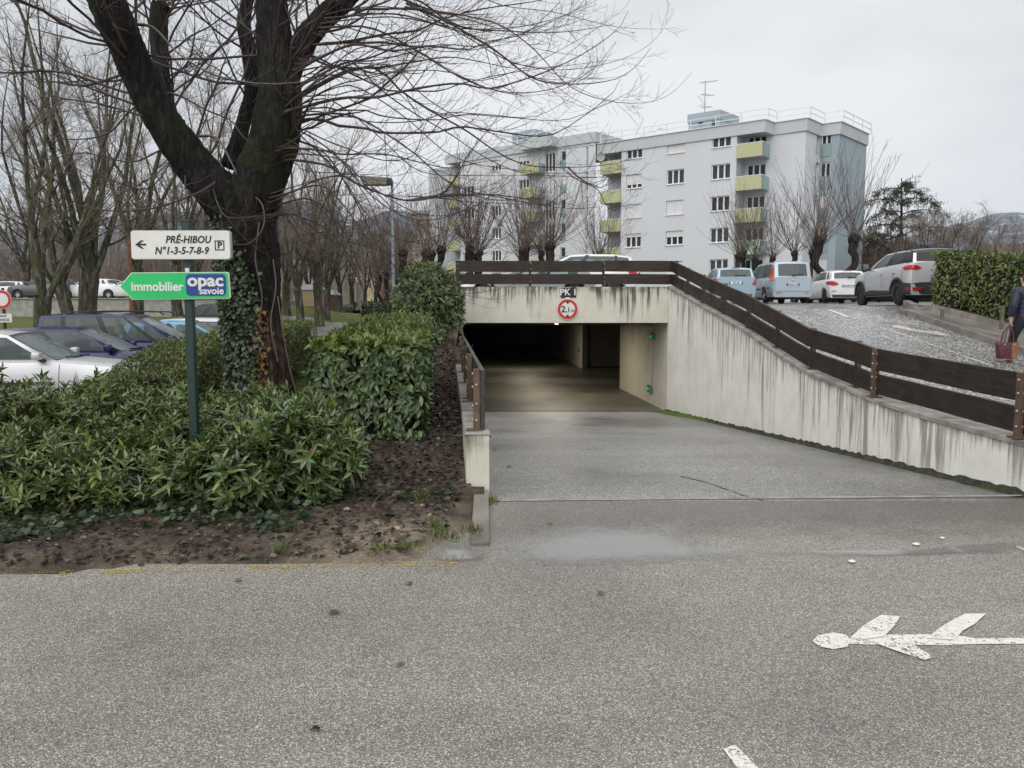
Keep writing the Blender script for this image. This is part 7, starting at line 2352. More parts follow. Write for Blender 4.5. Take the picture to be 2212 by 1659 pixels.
# ---- clipped hedges
def hedge(name, label, line, width, ztop_f, zbot_f, dens, lrange, mat_side, mat_top, seed, group=None, ind=300, wr=0.42, rough=0.06, tpl=LEAF, ends=True, droop=0.6, cat='hedge', nv=0.42):
    """line: plan points of the centre line; leaves on both flanks, the top and the ends"""
    rg = np.random.default_rng(seed)
    Lp = resample([(p[0], p[1], 0) for p in line], 40)
    seg = np.linalg.norm(np.diff(Lp, axis=0), axis=1)
    cum = np.concatenate([[0], np.cumsum(seg)])
    tot = cum[-1]
    mid = Lp[len(Lp) // 2]
    root = thing(name, label, cat, (Lp[0][0], Lp[0][1], zbot_f(*Lp[0][:2])), 0, group)
    def frame(s_):
        i = np.clip(np.searchsorted(cum, s_, side='right') - 1, 0, len(seg) - 1)
        f = ((s_ - cum[i]) / seg[i])[:, None]
        c = Lp[i] * (1 - f) + Lp[i + 1] * f
        t = unit(Lp[i + 1] - Lp[i])
        return c, t, np.stack([t[:, 1], -t[:, 0], np.zeros(len(t))], 1)
    pos, nrm, top = [], [], []
    H_ = float(ztop_f(mid[0], mid[1]) - zbot_f(mid[0], mid[1]))
    for face, area in (('r', tot * H_), ('l', tot * H_), ('t', tot * width), ('a', width * H_), ('b', width * H_)):
        if face in 'ab' and not ends: continue
        n = int(area * dens)
        s_ = rg.uniform(0, tot, n) if face in 'rlt' else np.full(n, 0.0 if face == 'a' else tot * 0.9999)
        c, t, sd_ = frame(s_)
        q = rg.uniform(-0.5, 0.5, n) if face in 'tab' else np.full(n, 0.5 if face == 'r' else -0.5)
        zt_ = np.array([ztop_f(*p[:2]) for p in c]); zb_ = np.array([zbot_f(*p[:2]) for p in c])
        hz = np.ones(n) if face == 't' else rg.uniform(0, 1, n) ** 0.85
        rnd_ = np.clip((hz - 0.82) / 0.18, 0, 1)
        inset = 0.05 * rnd_ ** 2
        p = c + sd_ * (q * (width - inset * 2))[:, None]
        p[:, 2] = zb_ + (zt_ - zb_) * hz
        if face == 't':
            p[:, 2] -= 0.03 * np.clip((np.abs(q) - 0.40) / 0.10, 0, 1) ** 2
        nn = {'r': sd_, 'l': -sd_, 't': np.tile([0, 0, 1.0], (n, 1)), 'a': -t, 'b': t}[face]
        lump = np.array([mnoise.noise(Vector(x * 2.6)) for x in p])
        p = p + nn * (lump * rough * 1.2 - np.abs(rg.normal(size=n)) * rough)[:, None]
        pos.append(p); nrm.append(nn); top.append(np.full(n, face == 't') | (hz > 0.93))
    pos, nrm, top = np.concatenate(pos), np.concatenate(nrm), np.concatenate(top)
    n = len(pos)
    ax = nrm * 0.28 + rg.normal(size=(n, 3)) * 0.55 + np.where(top[:, None], np.array([0, 0, 0.10]), np.array([0, 0, -droop]))
    nm = nrm + rg.normal(size=(n, 3)) * nv + np.array([0, 0, 0.40])
    ln = rg.uniform(*lrange, n)
    cam_ = unit(np.array([0, 0, CAMZ]) - pos)
    dist = np.linalg.norm(pos - np.array([0, 0, CAMZ]), axis=1)
    sc = (nrm * cam_).sum(1) / dist
    order = np.argsort(-sc * (ln / ln.mean()))
    pick = np.zeros(n, bool); pick[order[:ind * 3:3]] = True
    mats = [M[mat_side], M[mat_top]]
    if ind:
        for tm in (0, 1):
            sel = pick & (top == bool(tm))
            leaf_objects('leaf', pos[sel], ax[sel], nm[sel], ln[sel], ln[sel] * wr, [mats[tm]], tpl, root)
    rest = ~pick
    tag(leaves('leaves', pos[rest], ax[rest], nm[rest], ln[rest], ln[rest] * wr, mats, tpl, root, midx=top[rest].astype(int)), kind='stuff')
    core = MB()
    rows = []
    ii = 0.13 if width > 0.8 else 0.08
    for i in range(len(Lp)):
        t = unit(Lp[min(i + 1, 39)] - Lp[max(i - 1, 0)]); sd_ = np.array([t[1], -t[0], 0])
        ex = -t * -ii if i == 0 else (t * -ii if i == 39 else 0)
        c = Lp[i] + ex
        zt_, zb_ = ztop_f(c[0], c[1]) - ii, zbot_f(c[0], c[1])
        w2 = width / 2 - ii
        rows.append([tuple(c + sd_ * w2 + [0, 0, zb_]), tuple(c + sd_ * w2 + [0, 0, zt_ - .08]), tuple(c + sd_ * (w2 - .08) + [0, 0, zt_]), tuple(c - sd_ * (w2 - .08) + [0, 0, zt_]), tuple(c - sd_ * w2 + [0, 0, zt_ - .08]), tuple(c - sd_ * w2 + [0, 0, zb_])])
    core.grid(rows)
    core.add(rows[0], [tuple(range(6))]); core.add(rows[-1], [tuple(range(6))])
    core.build('inner_branches', M['stems'], root)  # dark block filling the hedge, its inner shade put in as colour
    return root
zl_ = lambda x, y: zleft(x, y) + 0.06
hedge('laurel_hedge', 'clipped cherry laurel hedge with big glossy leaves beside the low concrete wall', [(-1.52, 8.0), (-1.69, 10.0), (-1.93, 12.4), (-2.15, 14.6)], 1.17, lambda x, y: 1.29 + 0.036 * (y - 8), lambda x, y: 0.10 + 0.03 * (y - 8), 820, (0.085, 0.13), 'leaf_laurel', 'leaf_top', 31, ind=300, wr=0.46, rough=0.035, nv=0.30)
hedge('small_leaved_hedge', 'small-leaved hedge between the parked cars and the ivy-covered trunk', [(-4.95, 10.3), (-5.25, 12.5), (-5.45, 15), (-5.6, 20.0)], 1.05, lambda x, y: 0.80 + 0.30 * sm((y - 10) / 2.2) + 0.04 * max(0, y - 12), zl_, 800, (0.05, 0.085), 'leaf_hedge', 'leaf_hedge', 32, ind=200, wr=0.32, rough=0.09, droop=-0.5)
# hedge on the bed beside the upper road
hl = []
for i in (0, 4, 8, 12, 16, 21):
    r_ = BEDROW[i]
    a = Vector(r_[2])
    hl.append((a.x + 0.80, a.y + 0.22))
hl[0] = (hl[0][0] - 0.12, hl[0][1] + 0.2)
hz0 = [(BEDROW[i][2][1], BEDROW[i][2][2]) for i in range(22)]
hz0.sort()
hzb = lambda x, y: float(np.interp(y - 0.2, [a for a, _ in hz0], [b_ for _, b_ in hz0])) - 0.02
yy_ = [p[1] for p in hl]
hedge('clipped_hedge', 'long clipped hedge on the kerbed bed beside the upper road next to the silver crossover', hl, 1.25, lambda x, y: 2.60 + 0.105 * (y - 15.0), hzb, 420, (0.08, 0.13), 'leaf_hedge', 'leaf_hedge', 33, ind=300, wr=0.42, rough=0.08)
for (u, v) in ((1957 + 187, 686), (1958, 655)):
    pass
for (u0, v0, v1, lab) in ((2163, 712, 664, 'short wooden stake at the foot of the clipped hedge near the walking person'), (2035, 690, 668, 'short wooden stake at the foot of the clipped hedge near its corner')):
    p = hit(u0, v0, zup, lift=0.28)
    h_ = (v0 - v1) * p.y / FPX
    t = tag((lambda b: b.build('wooden_stake', M['stake'], bevel=0.004))(MB().box((p.x, p.y, p.z + h_ / 2), (0.07, 0.05, h_))), lab, 'stake')
# big dark laurel bush beside the beam
def leaf_bush(name, label, blobs, mat_keys, dens, lrange, seed, wr=0.42, tpl=LEAF, ind=300, cat='bush', core=True, hang=0.5):
    rg = np.random.default_rng(seed)
    C = np.array([b[:3] for b in blobs]); S = np.array([b[3:6] for b in blobs])
    root = thing(name, label, cat, (C[0][0], C[0][1], C[0][2] - S[0][2]))
    P_, N_ = [], []
    for c, s_ in zip(C, S):
        area = 4 * math.pi * (((s_[0] * s_[1]) ** 1.6 + (s_[0] * s_[2]) ** 1.6 + (s_[1] * s_[2]) ** 1.6) / 3) ** (1 / 1.6)
        n = int(area * dens)
        d = unit(rg.normal(size=(n, 3)))
        lump = np.array([1 + 0.2 * mnoise.noise(Vector(v * 2.5) + Vector((seed, 3, 0))) for v in d])
        P_.append(c + d * s_ * ((1 - np.abs(rg.normal(size=n)) * 0.12) * lump)[:, None]); N_.append(unit(d / s_))
    P_, N_ = np.concatenate(P_), np.concatenate(N_)
    ok = N_[:, 1] < 0.8
    for c, s_ in zip(C, S): ok &= ((P_ - c) ** 2 / (s_ * 0.78) ** 2).sum(1) > 1
    P_, N_ = P_[ok], N_[ok]
    n = len(P_)
    ax = N_ * 0.5 + rg.normal(size=(n, 3)) * 0.5 + np.array([0, 0, -hang])
    nm = N_ + rg.normal(size=(n, 3)) * 0.4 + np.array([0, 0, 0.5])
    ln = rg.uniform(*lrange, n)
    order = np.argsort(N_[:, 1] + (P_[:, 1] - C[:, 1].min()) * 0.3)
    pick = np.zeros(n, bool); pick[order[:ind]] = True
    mats = [M[m_] for m_ in mat_keys]
    if ind: leaf_objects('leaf', P_[pick], ax[pick], nm[pick], ln[pick], ln[pick] * wr, mats, tpl, root)
    tag(leaves('leaves', P_[~pick], ax[~pick], nm[~pick], ln[~pick], ln[~pick] * wr, mats, tpl, root, midx=rg.integers(0, len(mats), (~pick).sum())), kind='stuff')
    if core:
        b = MB()
        for c, s_ in zip(C, S):
            rows = []
            for a in np.linspace(0.05, math.pi - 0.05, 9):
                rows.append([(c[0] + s_[0] * .76 * math.sin(a) * math.cos(b_), c[1] + s_[1] * .76 * math.sin(a) * math.sin(b_), c[2] + s_[2] * .76 * math.cos(a)) for b_ in np.linspace(0, 2 * math.pi, 15)[:-1]])
            b.grid(rows, closed=True)
        b.build('inner_branches', M['stems'], root)  # dark solid ellipsoids stand in for the shaded inside of the bush
    return root
leaf_bush('laurel_bush', 'tall dark laurel bush at the left end of the garage beam', [(-1.95, 17.6, 1.95, .62, .9, .82), (-2.1, 17.2, 1.2, .62, .8, .75), (-1.62, 17.9, 1.6, .45, .7, 1.0), (-1.7, 17.0, .75, .42, .6, .5), (-2.3, 18.2, 1.7, .5, .8, .8)], ['leaf_laurel', 'leaf_laurel', 'leaf_top'], 330, (0.11, 0.17), 41)

# ---- ground cover
r3 = np.random.default_rng(77)
def scatter(name, n, fpos, mats, lr, tpl, wr, up=0.6, kind='stuff', lift=0.01, axz=0.15):
    p = np.array([fpos() for _ in range(n)])
    p[:, 2] += r3.uniform(0, lift, n)
    ax = r3.normal(size=(n, 3)) * np.array([1, 1, axz])
    nm = np.array([0, 0, 1.0]) + r3.normal(size=(n, 3)) * up
    ln = r3.uniform(*lr, n)
    o = leaves(name, p, ax, nm, ln, ln * wr, mats, tpl, midx=r3.integers(0, len(mats), n))
    return tag(o, kind=kind)
def strip_pos():
    y = 6.3 + 10.5 * r3.random() ** 1.2
    x0, x1 = xl(y) - 0.22, xl(y) - (0.85 if y > 8.3 else 1.75)
    x = x0 + (x1 - x0) * r3.random()
    return (x, y, (zsoil(x, y) if y < 9.1 else zleft(x, y) + 0.085) + 0.005)
scatter('leaf_litter', 6800, strip_pos, [M['leaf_dry'], M['leaf_dry'], M['stems']], (0.015, 0.07), SMALL, 0.7, lift=0.03, up=0.6)
def verge_pos():
    x = -0.45 - 6.5 * r3.random()
    y = soil_edge(x) + 0.08 + 1.6 * r3.random() ** 1.2
    return (x, y, zsoil(x, y) + 0.004)
scatter('leaf_litter', 4200, verge_pos, [M['leaf_dry'], M['leaf_dry'], M['leaf_dry'], M['stems']], (0.012, 0.07), SMALL, 0.65, lift=0.025, up=0.5)
def ivy_pos():
    while True:
        x = -0.5 - 6.3 * r3.random(); y = soil_edge(x) + 0.30 + 1.2 * r3.random()
        if mnoise.noise(Vector((x * 1.3, y * 1.6, 0))) + (y - soil_edge(x) - 0.55) * 0.75 - (0.55 if x > -1.5 else 0) * (1 if y < 6.1 else 0) > 0.05: return (x, y, zsoil(x, y) + 0.012)
scatter('ivy_ground_cover', 2600, ivy_pos, [M['leaf_ivy']], (0.035, 0.07), SMALL, 0.95, lift=0.07, up=0.45, axz=0.3)
def twig_sc():
    t_ = Tubes()
    K_ = 420
    p = np.array([verge_pos() if r3.random() < 0.6 else strip_pos() for _ in range(K_)])
    d = unit(r3.normal(size=(K_, 3)) * np.array([1, 1, 0.18]))
    Lg = r3.uniform(0.06, 0.28, K_)[:, None]
    P_ = np.stack([p, p + d * Lg * .5 + r3.normal(size=(K_, 3)) * 0.01, p + d * Lg], 1) + np.array([0, 0, 0.015])
    t_.add(P_, np.tile([0.003, 0.0025, 0.0015], (K_, 1)), 3)
    return tag(t_.build('fallen_twigs', [M['twig_pale']]), kind='stuff')
twig_sc()
def blades(name, centres, n, hgt, spread, mat='grass_blade'):
    K_ = n * len(centres)
    c = np.repeat(np.array(centres), n, axis=0)
    p = c + r3.normal(size=(K_, 3)) * np.array([spread, spread, 0])
    ax = unit(r3.normal(size=(K_, 3)) * 0.45 + np.array([0, 0, 1.0]))
    nm = r3.normal(size=(K_, 3))
    ln = r3.uniform(hgt[0], hgt[1], K_)
    return tag(leaves(name, p, ax, nm, ln, ln * 0.07 + 0.002, M[mat], SMALL), kind='stuff')
gp = lambda u, v, z=0.07: tuple(gnd(u, v, z))
blades('grass_tufts', [gp(830, 1190), gp(886, 1183), gp(940, 1152), gp(936, 1140), gp(1025, 1152), gp(1065, 1085, 0.0), gp(1052, 1092, 0.0), gp(975, 1165), gp(910, 1080), gp(610, 1188, 0.05)], 46, (0.03, 0.085), 0.032)
cs = []
for _ in range(3600):
    x, y = r3.uniform(-4.9, -2.2), r3.uniform(8.8, 19)
    cs.append((x, y, zleft(x, y) + 0.05))
sheet('lawn', np.arange(-5.2, -2.0, 0.3), np.arange(8.6, 20.2, 0.3), lambda x, y: zleft(x, y) + 0.098, M['lawn'])
blades('grass', [(a, b_, zleft(a, b_) + 0.09) for a, b_, _ in cs], 9, (0.04, 0.10), 0.05)
blades('weeds', [(x, Y1 + 0.42, 2.0) for x in np.linspace(2.4, 4.2, 14)], 14, (0.12, 0.30), 0.05)
mc = []
for _ in range(160):
    y = r3.uniform(6.2, 18.5)
    mc.append((xr(y) - 0.02 - 0.05 * r3.random(), y, zramp(y) + 0.01))
blades('wall_foot_weeds', mc, 5, (0.015, 0.05), 0.015)

# fallen leaves lying singly on the asphalt
FL = [(728, 1323, 'leaf_red', .070, 'big brown dead leaf lying on the road below the yellow line'), (890, 1263, 'leaf_red', .05, 'small brown leaf on the road just below the right end of the yellow line'), (515, 1208, 'leaf_b', .09, 'fresh green leaf lying on the bare soil edge near the yellow line'),
      (1297, 1288, 'leaf_red', .05, 'brown leaf on the road below the long puddle'), (688, 1576, 'stems', .042, 'black wet leaf flat on the road at the bottom of the picture'), (1186, 1131, 'leaf_red', .05, 'pale brown leaf beside the far rim of the long puddle'),
      (512, 1258, 'leaf_red', .05, 'reddish leaf just below the middle of the yellow line'), (1095, 1010, 'leaf_orange', .08, 'reddish twig-like leaf on the ramp beside the low wall end'), (1066, 974, 'stems', .06, 'dark curled leaf on the ramp near the low wall end'),
      (860, 1438, 'leaf_red', .04, 'tiny faded leaf in the middle of the road')]
for u, v, m_, s_, lab in FL:
    z_ = 0.012
    if v < 1080: p = hit(u, v, lambda x, y: zramp(y))
    elif u < 900 and v < 1230: p = hit(u, v, zsoil)
    else: p = gnd(u, v, 0)
    a = r3.uniform(0, 6.28)
    o = leaves('fallen_leaf', np.array([[p.x, p.y, p.z + 0.012], [p.x, p.y, p.z + 0.012], [p.x, p.y, p.z + 0.012]]), np.array([[math.cos(a + t), math.sin(a + t), 0.04] for t in (-0.9, 0, 0.9)]), np.array([[0.05, 0.05, 1.0]] * 3), np.array([.7, 1, .7]) * s_, np.array([.45, .55, .45]) * s_, M[m_], SMALL)
    tag(o, lab, 'leaf', 'leaves fallen on the asphalt')
PBITS = [(1980, 1176, .028, 'white paper scrap on the road left of the dark puddle'), (2035, 1163, .016, 'tiny white scrap beyond the paper scrap near the dark puddle'), (1840, 1213, .028, 'crumpled white scrap on the road right of the long puddle')]
for u, v, s_, lab in PBITS:
    p = gnd(u, v, 0.01)
    b = MB()
    n = 9
    rim = [(p.x + s_ * math.cos(2 * math.pi * i / n) * r3.uniform(.7, 1.2), p.y + s_ * 0.8 * math.sin(2 * math.pi * i / n) * r3.uniform(.7, 1.2), p.z + r3.uniform(0, .008)) for i in range(n)]
    b.add(rim + [(p.x, p.y, p.z + 0.014)], [(i, (i + 1) % n, n) for i in range(n)])
    tag(b.build('paper_scrap', M['sign_white']), lab, 'litter')

# ------------------------------------------------------------------ bare trees
def bare_tree(name, seed, H=13.0, rt=0.30, stems=5, fork=2.6, lean=0.0, spread=0.42, twig='twig_green', fine=(9, 8, 5), tw=1.0, bark='bark_moss'):
    """trunk that forks into upright stems, each with side branches and twigs"""
    rg = np.random.default_rng(seed)
    root = thing(name, None, 'tree')
    tb_ = Tubes(); tc_ = Tubes()
    base = np.array([0, 0, -0.3]); top = np.array([lean * fork, rg.normal() * 0.1, fork])
    T_ = resample([base, base * .5 + top * .5 + rg.normal(size=3) * 0.06, top], 9)
    tb_.add(T_, rt * np.array([1.35, 1.12, 1.02, .98, .96, .95, .97, 1.0, 0.98]), 12)
    S_, R_ = [], []
    for i in range(stems):
        a = 2 * math.pi * (i + rg.uniform(-.25, .25)) / stems
        d = unit(np.array([math.cos(a) * spread + lean * .6, math.sin(a) * spread, 1.0]))
        p = top - np.array([0, 0, rg.uniform(0.0, 0.5)])
        L_ = (H - fork) * rg.uniform(0.75, 1.05)
        pts = [p]
        for k in range(11):
            d = unit(d + np.array([0, 0, 0.10]) + rg.normal(size=3) * 0.10)
            pts.append(pts[-1] + d * L_ / 11)
        S_.append(np.array(pts)); R_.append(rt * rg.uniform(.34, .50) * np.linspace(1, 0.10, 12) ** 1.0)
    S_, R_ = np.array(S_), np.array(R_)
    tb_.add(S_, R_, 8)
    P1, R1 = spawn(S_, R_, fine[0], 0.10, 0.97, (1.4, 3.6), (R(25), R(60)), (0, 0, 0.55), 8, 0.42, rg, wob=0.30, rtip=0.006 * tw, tfall=0.5)
    R1 = np.minimum(R1, 0.05)
    tb_.add(P1, R1, 5)
    P2, R2 = spawn(P1, R1, fine[1], 0.12, 0.98, (0.5, 1.6), (R(25), R(60)), (0, 0, 0.40), 5, 0.55, rg, wob=0.22, rtip=0.004 * tw, tfall=0.35)
    tc_.add(P2, R2, 3)
    P3, R3 = spawn(P2, R2, fine[2], 0.12, 1.0, (0.2, 0.8), (R(22), R(60)), (0, 0, 0.2), 4, 0.6, rg, wob=0.2, rtip=0.003 * tw, tfall=0.3)
    tc_.add(P3, np.maximum(R3, 0.0035 * tw), 3)
    tb_.build('trunk', [M[bark]], root, local=True)
    tc_.build('crown', [M[twig]], root, local=True)
    return root
def put(proto, first, x, y, z, s, rz, label, group=None):
    o = proto if first else copy_tree(proto)
    o.location = (x, y, z); o.scale = (s, s, s); o.rotation_euler = (0, 0, rz)
    o['label'] = label
    if group: o['group'] = group
    ORG[o.name] = Vector((x, y, z))
    return o
prA = bare_tree('bare_tree', 101, 14, .32, 6, 3.0, 0.02, 0.34, fine=(9, 8, 5))
prB = bare_tree('bare_tree', 102, 14, .27, 5, 2.3, -0.12, 0.50, fine=(9, 8, 5))
prC = bare_tree('bare_tree', 103, 13.5, .26, 6, 2.6, 0.05, 0.46, twig='twig_far', fine=(10, 9, 6), tw=1.4)
prD = bare_tree('bare_tree', 104, 11, .20, 5, 2.4, 0.0, 0.36, twig='twig_far', fine=(7, 7, 5), tw=2.0, bark='bark_grey')
GT = 'bare trees behind the parked cars'
used_ = set()
def plant(pr, u, y, s, rz, label, group=GT):
    p = at(u, 700, y)
    z = zleft(p.x, y)
    first = pr.name not in used_
    used_.add(pr.name)
    return put(pr, first, p.x, y, z, s, rz, label, group)
plant(prA, 196, 29, 1.05, 0.4, 'mossy green bare tree with twin stems in front of the long grey wall')
plant(prB, 95, 26.5, 1.0, 2.4, 'bare tree leaning left behind the round red-ringed sign')
plant(prB, 148, 33, 1.0, 0.3, 'dark slender bare tree just left of the twin-stemmed mossy tree')
plant(prA, 296, 36, 1.0, 2.2, 'bare tree beside the rusty pole behind the white direction sign')
plant(prC, 386, 42, 1.05, 1.2, 'bare tree on the grass bank behind the direction sign')
for u_, y_, s_, r_, lab_ in ((60, 64, 1.35, 1.0, 'bare tree far left beyond the upper car row'), (425, 64, 1.3, 0.2, 'bare tree close to the left of the ivy-covered trunk'), (560, 52, 1.1, 3.0, 'bare tree seen through the fork of the big tree')):
    plant((prC if u_ % 40 else prA), u_, y_, s_, r_, lab_)
GT2 = 'bare trees along the far road'
plant(prB, 622, 44, .82, 1.9, 'mossy bare tree right of the big forked trunk beside the pale bin shelter', GT2)
plant(prC, 649, 40, .80, 3.3, 'slim mossy bare tree in front of the pale bin shelter', GT2)
plant(prA, 690, 41, .78, 5.2, 'broad mossy forked tree beside the far road', GT2)
plant(prC, 708, 46, .72, 0.7, 'slim bare tree just right of the broad mossy forked tree', GT2)
for i, (u, y, s) in enumerate([(735, 62, .95), (762, 78, 1.1), (790, 66, .8), (812, 86, 1.1), (838, 74, .85), (866, 96, 1.1), (700, 84, 1.1), (668, 72, 1.0), (580, 66, 1.0), (520, 74, 1.0)]):
    plant(prD, u, y, s, i * 1.7, 'slender bare tree among the many lining the far end of the road', 'slender trees at the far end of the road')
# far woods on the slope: one mass
def far_wood(name, n, fpos, seed, hr=(7, 11), wdt=0.05, mat='twig_far'):
    rg = np.random.default_rng(seed)
    t_ = Tubes()
    base = np.array([fpos(rg) for _ in range(n)])
    Hh = rg.uniform(*hr, n)
    P_ = np.stack([base + np.array([0, 0, 1.0]) * (Hh * t)[:, None] + rg.normal(size=(n, 3)) * np.array([.25, .25, 0]) * t for t in np.linspace(0, 1, 6)], 1)
    R_ = np.outer(Hh * 0.014, np.linspace(1, 0.15, 6))
    t_.add(P_, R_, 4)
    P1, R1 = spawn(P_, R_, 12, 0.12, 0.97, (1.5, 4.5), (R(25), R(65)), (0, 0, 0.5), 5, 0.45, rg, wob=.25, rtip=wdt * .4, tfall=.5)
    t_.add(P1, R1, 3)
    P2, R2 = spawn(P1, R1, 6, 0.1, 1, (0.7, 2.2), (R(25), R(65)), (0, 0, 0.3), 4, 0.6, rg, wob=.2, rtip=wdt * .35, tfall=.3)
    t_.add(P2, np.maximum(R2, wdt * .3), 3)
    return tag(t_.build(name, [M[mat]]), kind='stuff')
def fw1(rg):
    y = rg.uniform(62, 150); x = at(rg.uniform(-60, 900), 600, y).x
    if -36 < x < -8 and 62 < y < 112 and abs(x - np.interp(y, [62, 100, 140], [-14.5, -22.5, -31])) < 5: x -= 12
    return (x, y, 1.3)
far_wood('far_wood', 100, fw1, 5)
def fw2(rg):
    y = rg.uniform(66, 90); x = at(rg.uniform(-80, 420), 600, y).x
    return (x, y, 1.6)
far_wood('far_thicket', 55, fw2, 6, (3.5, 7), 0.045)
# pollards in front of the white block
def pollard(name, seed, arms, H=3.2, whip=(2.6, 4.4), nw=40, rt=0.17):
    rg = np.random.default_rng(seed)
    root = thing(name, None, 'tree')
    tb_, tc_ = Tubes(), Tubes()
    for (dx, dy, h) in arms:
        kn = MB()
        C_ = resample([(0, 0, -0.4), (dx * .35, dy * .35, h * .35), (dx * 1.15, dy, h * .62), (dx * .95, dy, h * .85), (dx, dy, h)], 14)
        C_ = C_ + rg.normal(size=C_.shape) * 0.03
        tb_.add(C_, rt * np.array([1.15, 1, .95, .9, .85, .82, .78, .75, .72, .72, .75, .85, 1.0, 0.9]), 9)
        c = np.array([dx, dy, h])
        rows = []
        for a in np.linspace(0.1, math.pi - 0.1, 7):
            rows.append([tuple(c + np.array([math.sin(a) * math.cos(b_), math.sin(a) * math.sin(b_), math.cos(a)]) * rt * 1.25 * (1 + 0.35 * mnoise.noise(Vector((a * 3, b_ * 2, seed))))) for b_ in np.linspace(0, 2 * math.pi, 11)[:-1]])
        kn.grid(rows, closed=True)
        kn.build('knob', M['bark_grey'], root, smooth=80, local=True)
        b0 = c + rg.normal(size=(nw, 3)) * rt * 0.6
        el = rg.uniform(-0.25, 1.0, nw)[:, None]
        d = unit(rg.normal(size=(nw, 3)) * np.array([.46, .46, .1]) + np.array([0, 0, 1.0]) * (0.35 + el))
        L_ = rg.uniform(*whip, nw)[:, None] * 1.12
        pts = [b0]
        for k in range(6):
            d = unit(d + np.array([0, 0, 0.12]) + rg.normal(size=d.shape) * 0.05)
            pts.append(pts[-1] + d * L_ / 6)
        Wp = np.stack(pts, 1); Wr = np.tile(np.linspace(0.014, 0.005, 7), (nw, 1))
        tc_.add(Wp, Wr, 4)
        P2, R2 = spawn(Wp, Wr, 3, 0.25, 0.95, (0.3, 1.0), (R(18), R(45)), (0, 0, 0.2), 4, 0.7, rg, wob=.12, rtip=0.006)
        tc_.add(P2, R2, 3)
    tb_.build('trunk', [M['bark_grey']], root, local=True)
    tc_.build('crown', [M['twig_pollard']], root, local=True)
    return root
pp = [pollard('pollard_tree', 201, [(0, 0, 2.9)]), pollard('pollard_tree', 202, [(-0.85, .2, 3.2), (0.95, -.1, 3.3)], rt=0.25, whip=(3.2, 5.2)), pollard('pollard_tree', 203, [(-.5, 0, 2.9), (.35, .3, 3.2), (0.75, -.3, 2.7)])]
up_ = set()
GP = 'pollarded trees in front of the white block'
for (u, y, k, s, zz_, rz, lab) in [
    (1605, 47, 2, .95, 0, .6, 'pollarded tree with bushy twigs behind the pale blue people carrier'),
    (1668, 52, 0, 1.0, 0, 0, 'single-stemmed pollarded tree just right of the lowest balcony column'),
    (1715, 52, 0, 1.1, 0, 2, 'single-stemmed pollarded tree in front of the bare white wall of the block'),
    (1752, 48, 0, 1.05, 0, 4, 'slim dark pollarded tree just left of the thick twin-armed one'),
    (1803, 46, 1, 1.12, 0, .1, 'thick pollarded tree with two dark bent arms before the blue end of the block'),
    (1297, 50, 2, .9, 0, 1.0, 'pollarded tree behind the white hatchback above the beam'),
    (1190, 46, 1, 1.0, 0, 1.7, 'pollarded tree with a crooked knob left of the white hatchback above the beam'),
    (1152, 49, 2, 1.05, 0, 3.0, 'bushy pollarded tree in front of the recessed wing of the block'),
    (1128, 44, 0, 1.0, 0, 5.0, 'slim pollarded tree near the left part of the recessed wing'),
    (1030, 45, 2, .98, 0, 2.0, 'pollarded tree with several arms behind the left end of the beam fence'),
    (984, 46, 1, .95, 0, .4, 'twin-armed pollarded tree above the dark laurel bush'),
    (935, 47, 0, 1.0, 0, 1.2, 'pollarded tree left of the twin-armed one above the dark laurel bush'),
    (898, 44, 1, .9, 0, 2.8, 'pollarded tree right of the tall street lamp'),
    (832, 48, 2, .95, -1.0, 0.9, 'pollarded tree left of the tall street lamp')]:
    p = at(u, 600, y)
    z = (zlot(p.x, y) if u > 900 else 2.0) + zz_
    o = put(pp[k], k not in up_, p.x, y, z, s, rz, lab, GP); up_.add(k)
# cedar, bare shrubs, conifer hedge on the right
def cedar(loc, H, label, seed=9):
    rg = np.random.default_rng(seed)
    root = thing('cedar_tree', label, 'tree', loc)
    tb_ = Tubes()
    T_ = resample([(0, 0, 0), (0.1, 0, H * .5), (-0.1, 0, H)], 12)
    tb_.add(T_, np.linspace(0.3, 0.04, 12), 8)
    pos, ax = [], []
    BP = []
    nb = 38
    for i in range(nb):
        t = 0.12 + 0.86 * i / nb
        L_ = (1 - t) ** 0.5 * 7.6 * rg.uniform(.65, 1.15) + 0.5
        a = i * 2.4 + rg.uniform(-.4, .4)
        d = np.array([math.cos(a), math.sin(a), rg.uniform(0.25, 0.75)])
        p = np.array([0, 0, H * t]); pts = [p]
        for k in range(9):
            d = unit(d + np.array([0, 0, -0.125]))
            pts.append(pts[-1] + d * L_ / 9)
        BP.append(np.array(pts))
    BP = np.array(BP)
    BR = np.tile(np.linspace(0.06, 0.012, 10), (nb, 1))
    tb_.add(BP, BR, 5)
    P1, R1 = spawn(BP, BR, 12, 0.15, 1.0, (0.5, 1.6), (R(30), R(70)), (0, 0, -0.55), 6, .5, rg, rtip=.006, tfall=.4, flat=(1, 1, .4))
    tb_.add(P1, R1, 3)
    P2 = np.concatenate([P1.reshape(-1, 3), BP[:, 3:].reshape(-1, 3)])
    P2 = np.repeat(P2, 4, axis=0)
    P2 = P2 + rg.normal(size=P2.shape) * 0.10
    n = len(P2)
    lf_ax = rg.normal(size=(n, 3)) * .55 + np.array([0, 0, -.8])
    ln = rg.uniform(.14, .36, n)
    tb_.build('trunk', [M['bark_grey']], root, local=True)
    lo = leaves('crown', P2, lf_ax, rg.normal(size=(n, 3)), ln, ln * .22, M['needle'], SMALL, root, local=True)
    return root
cp_ = at(1942, 560, 72)
cedar((cp_.x, 72, 2.6), 11.3, 'dark drooping cedar between the blue end of the block and the bare shrubs')
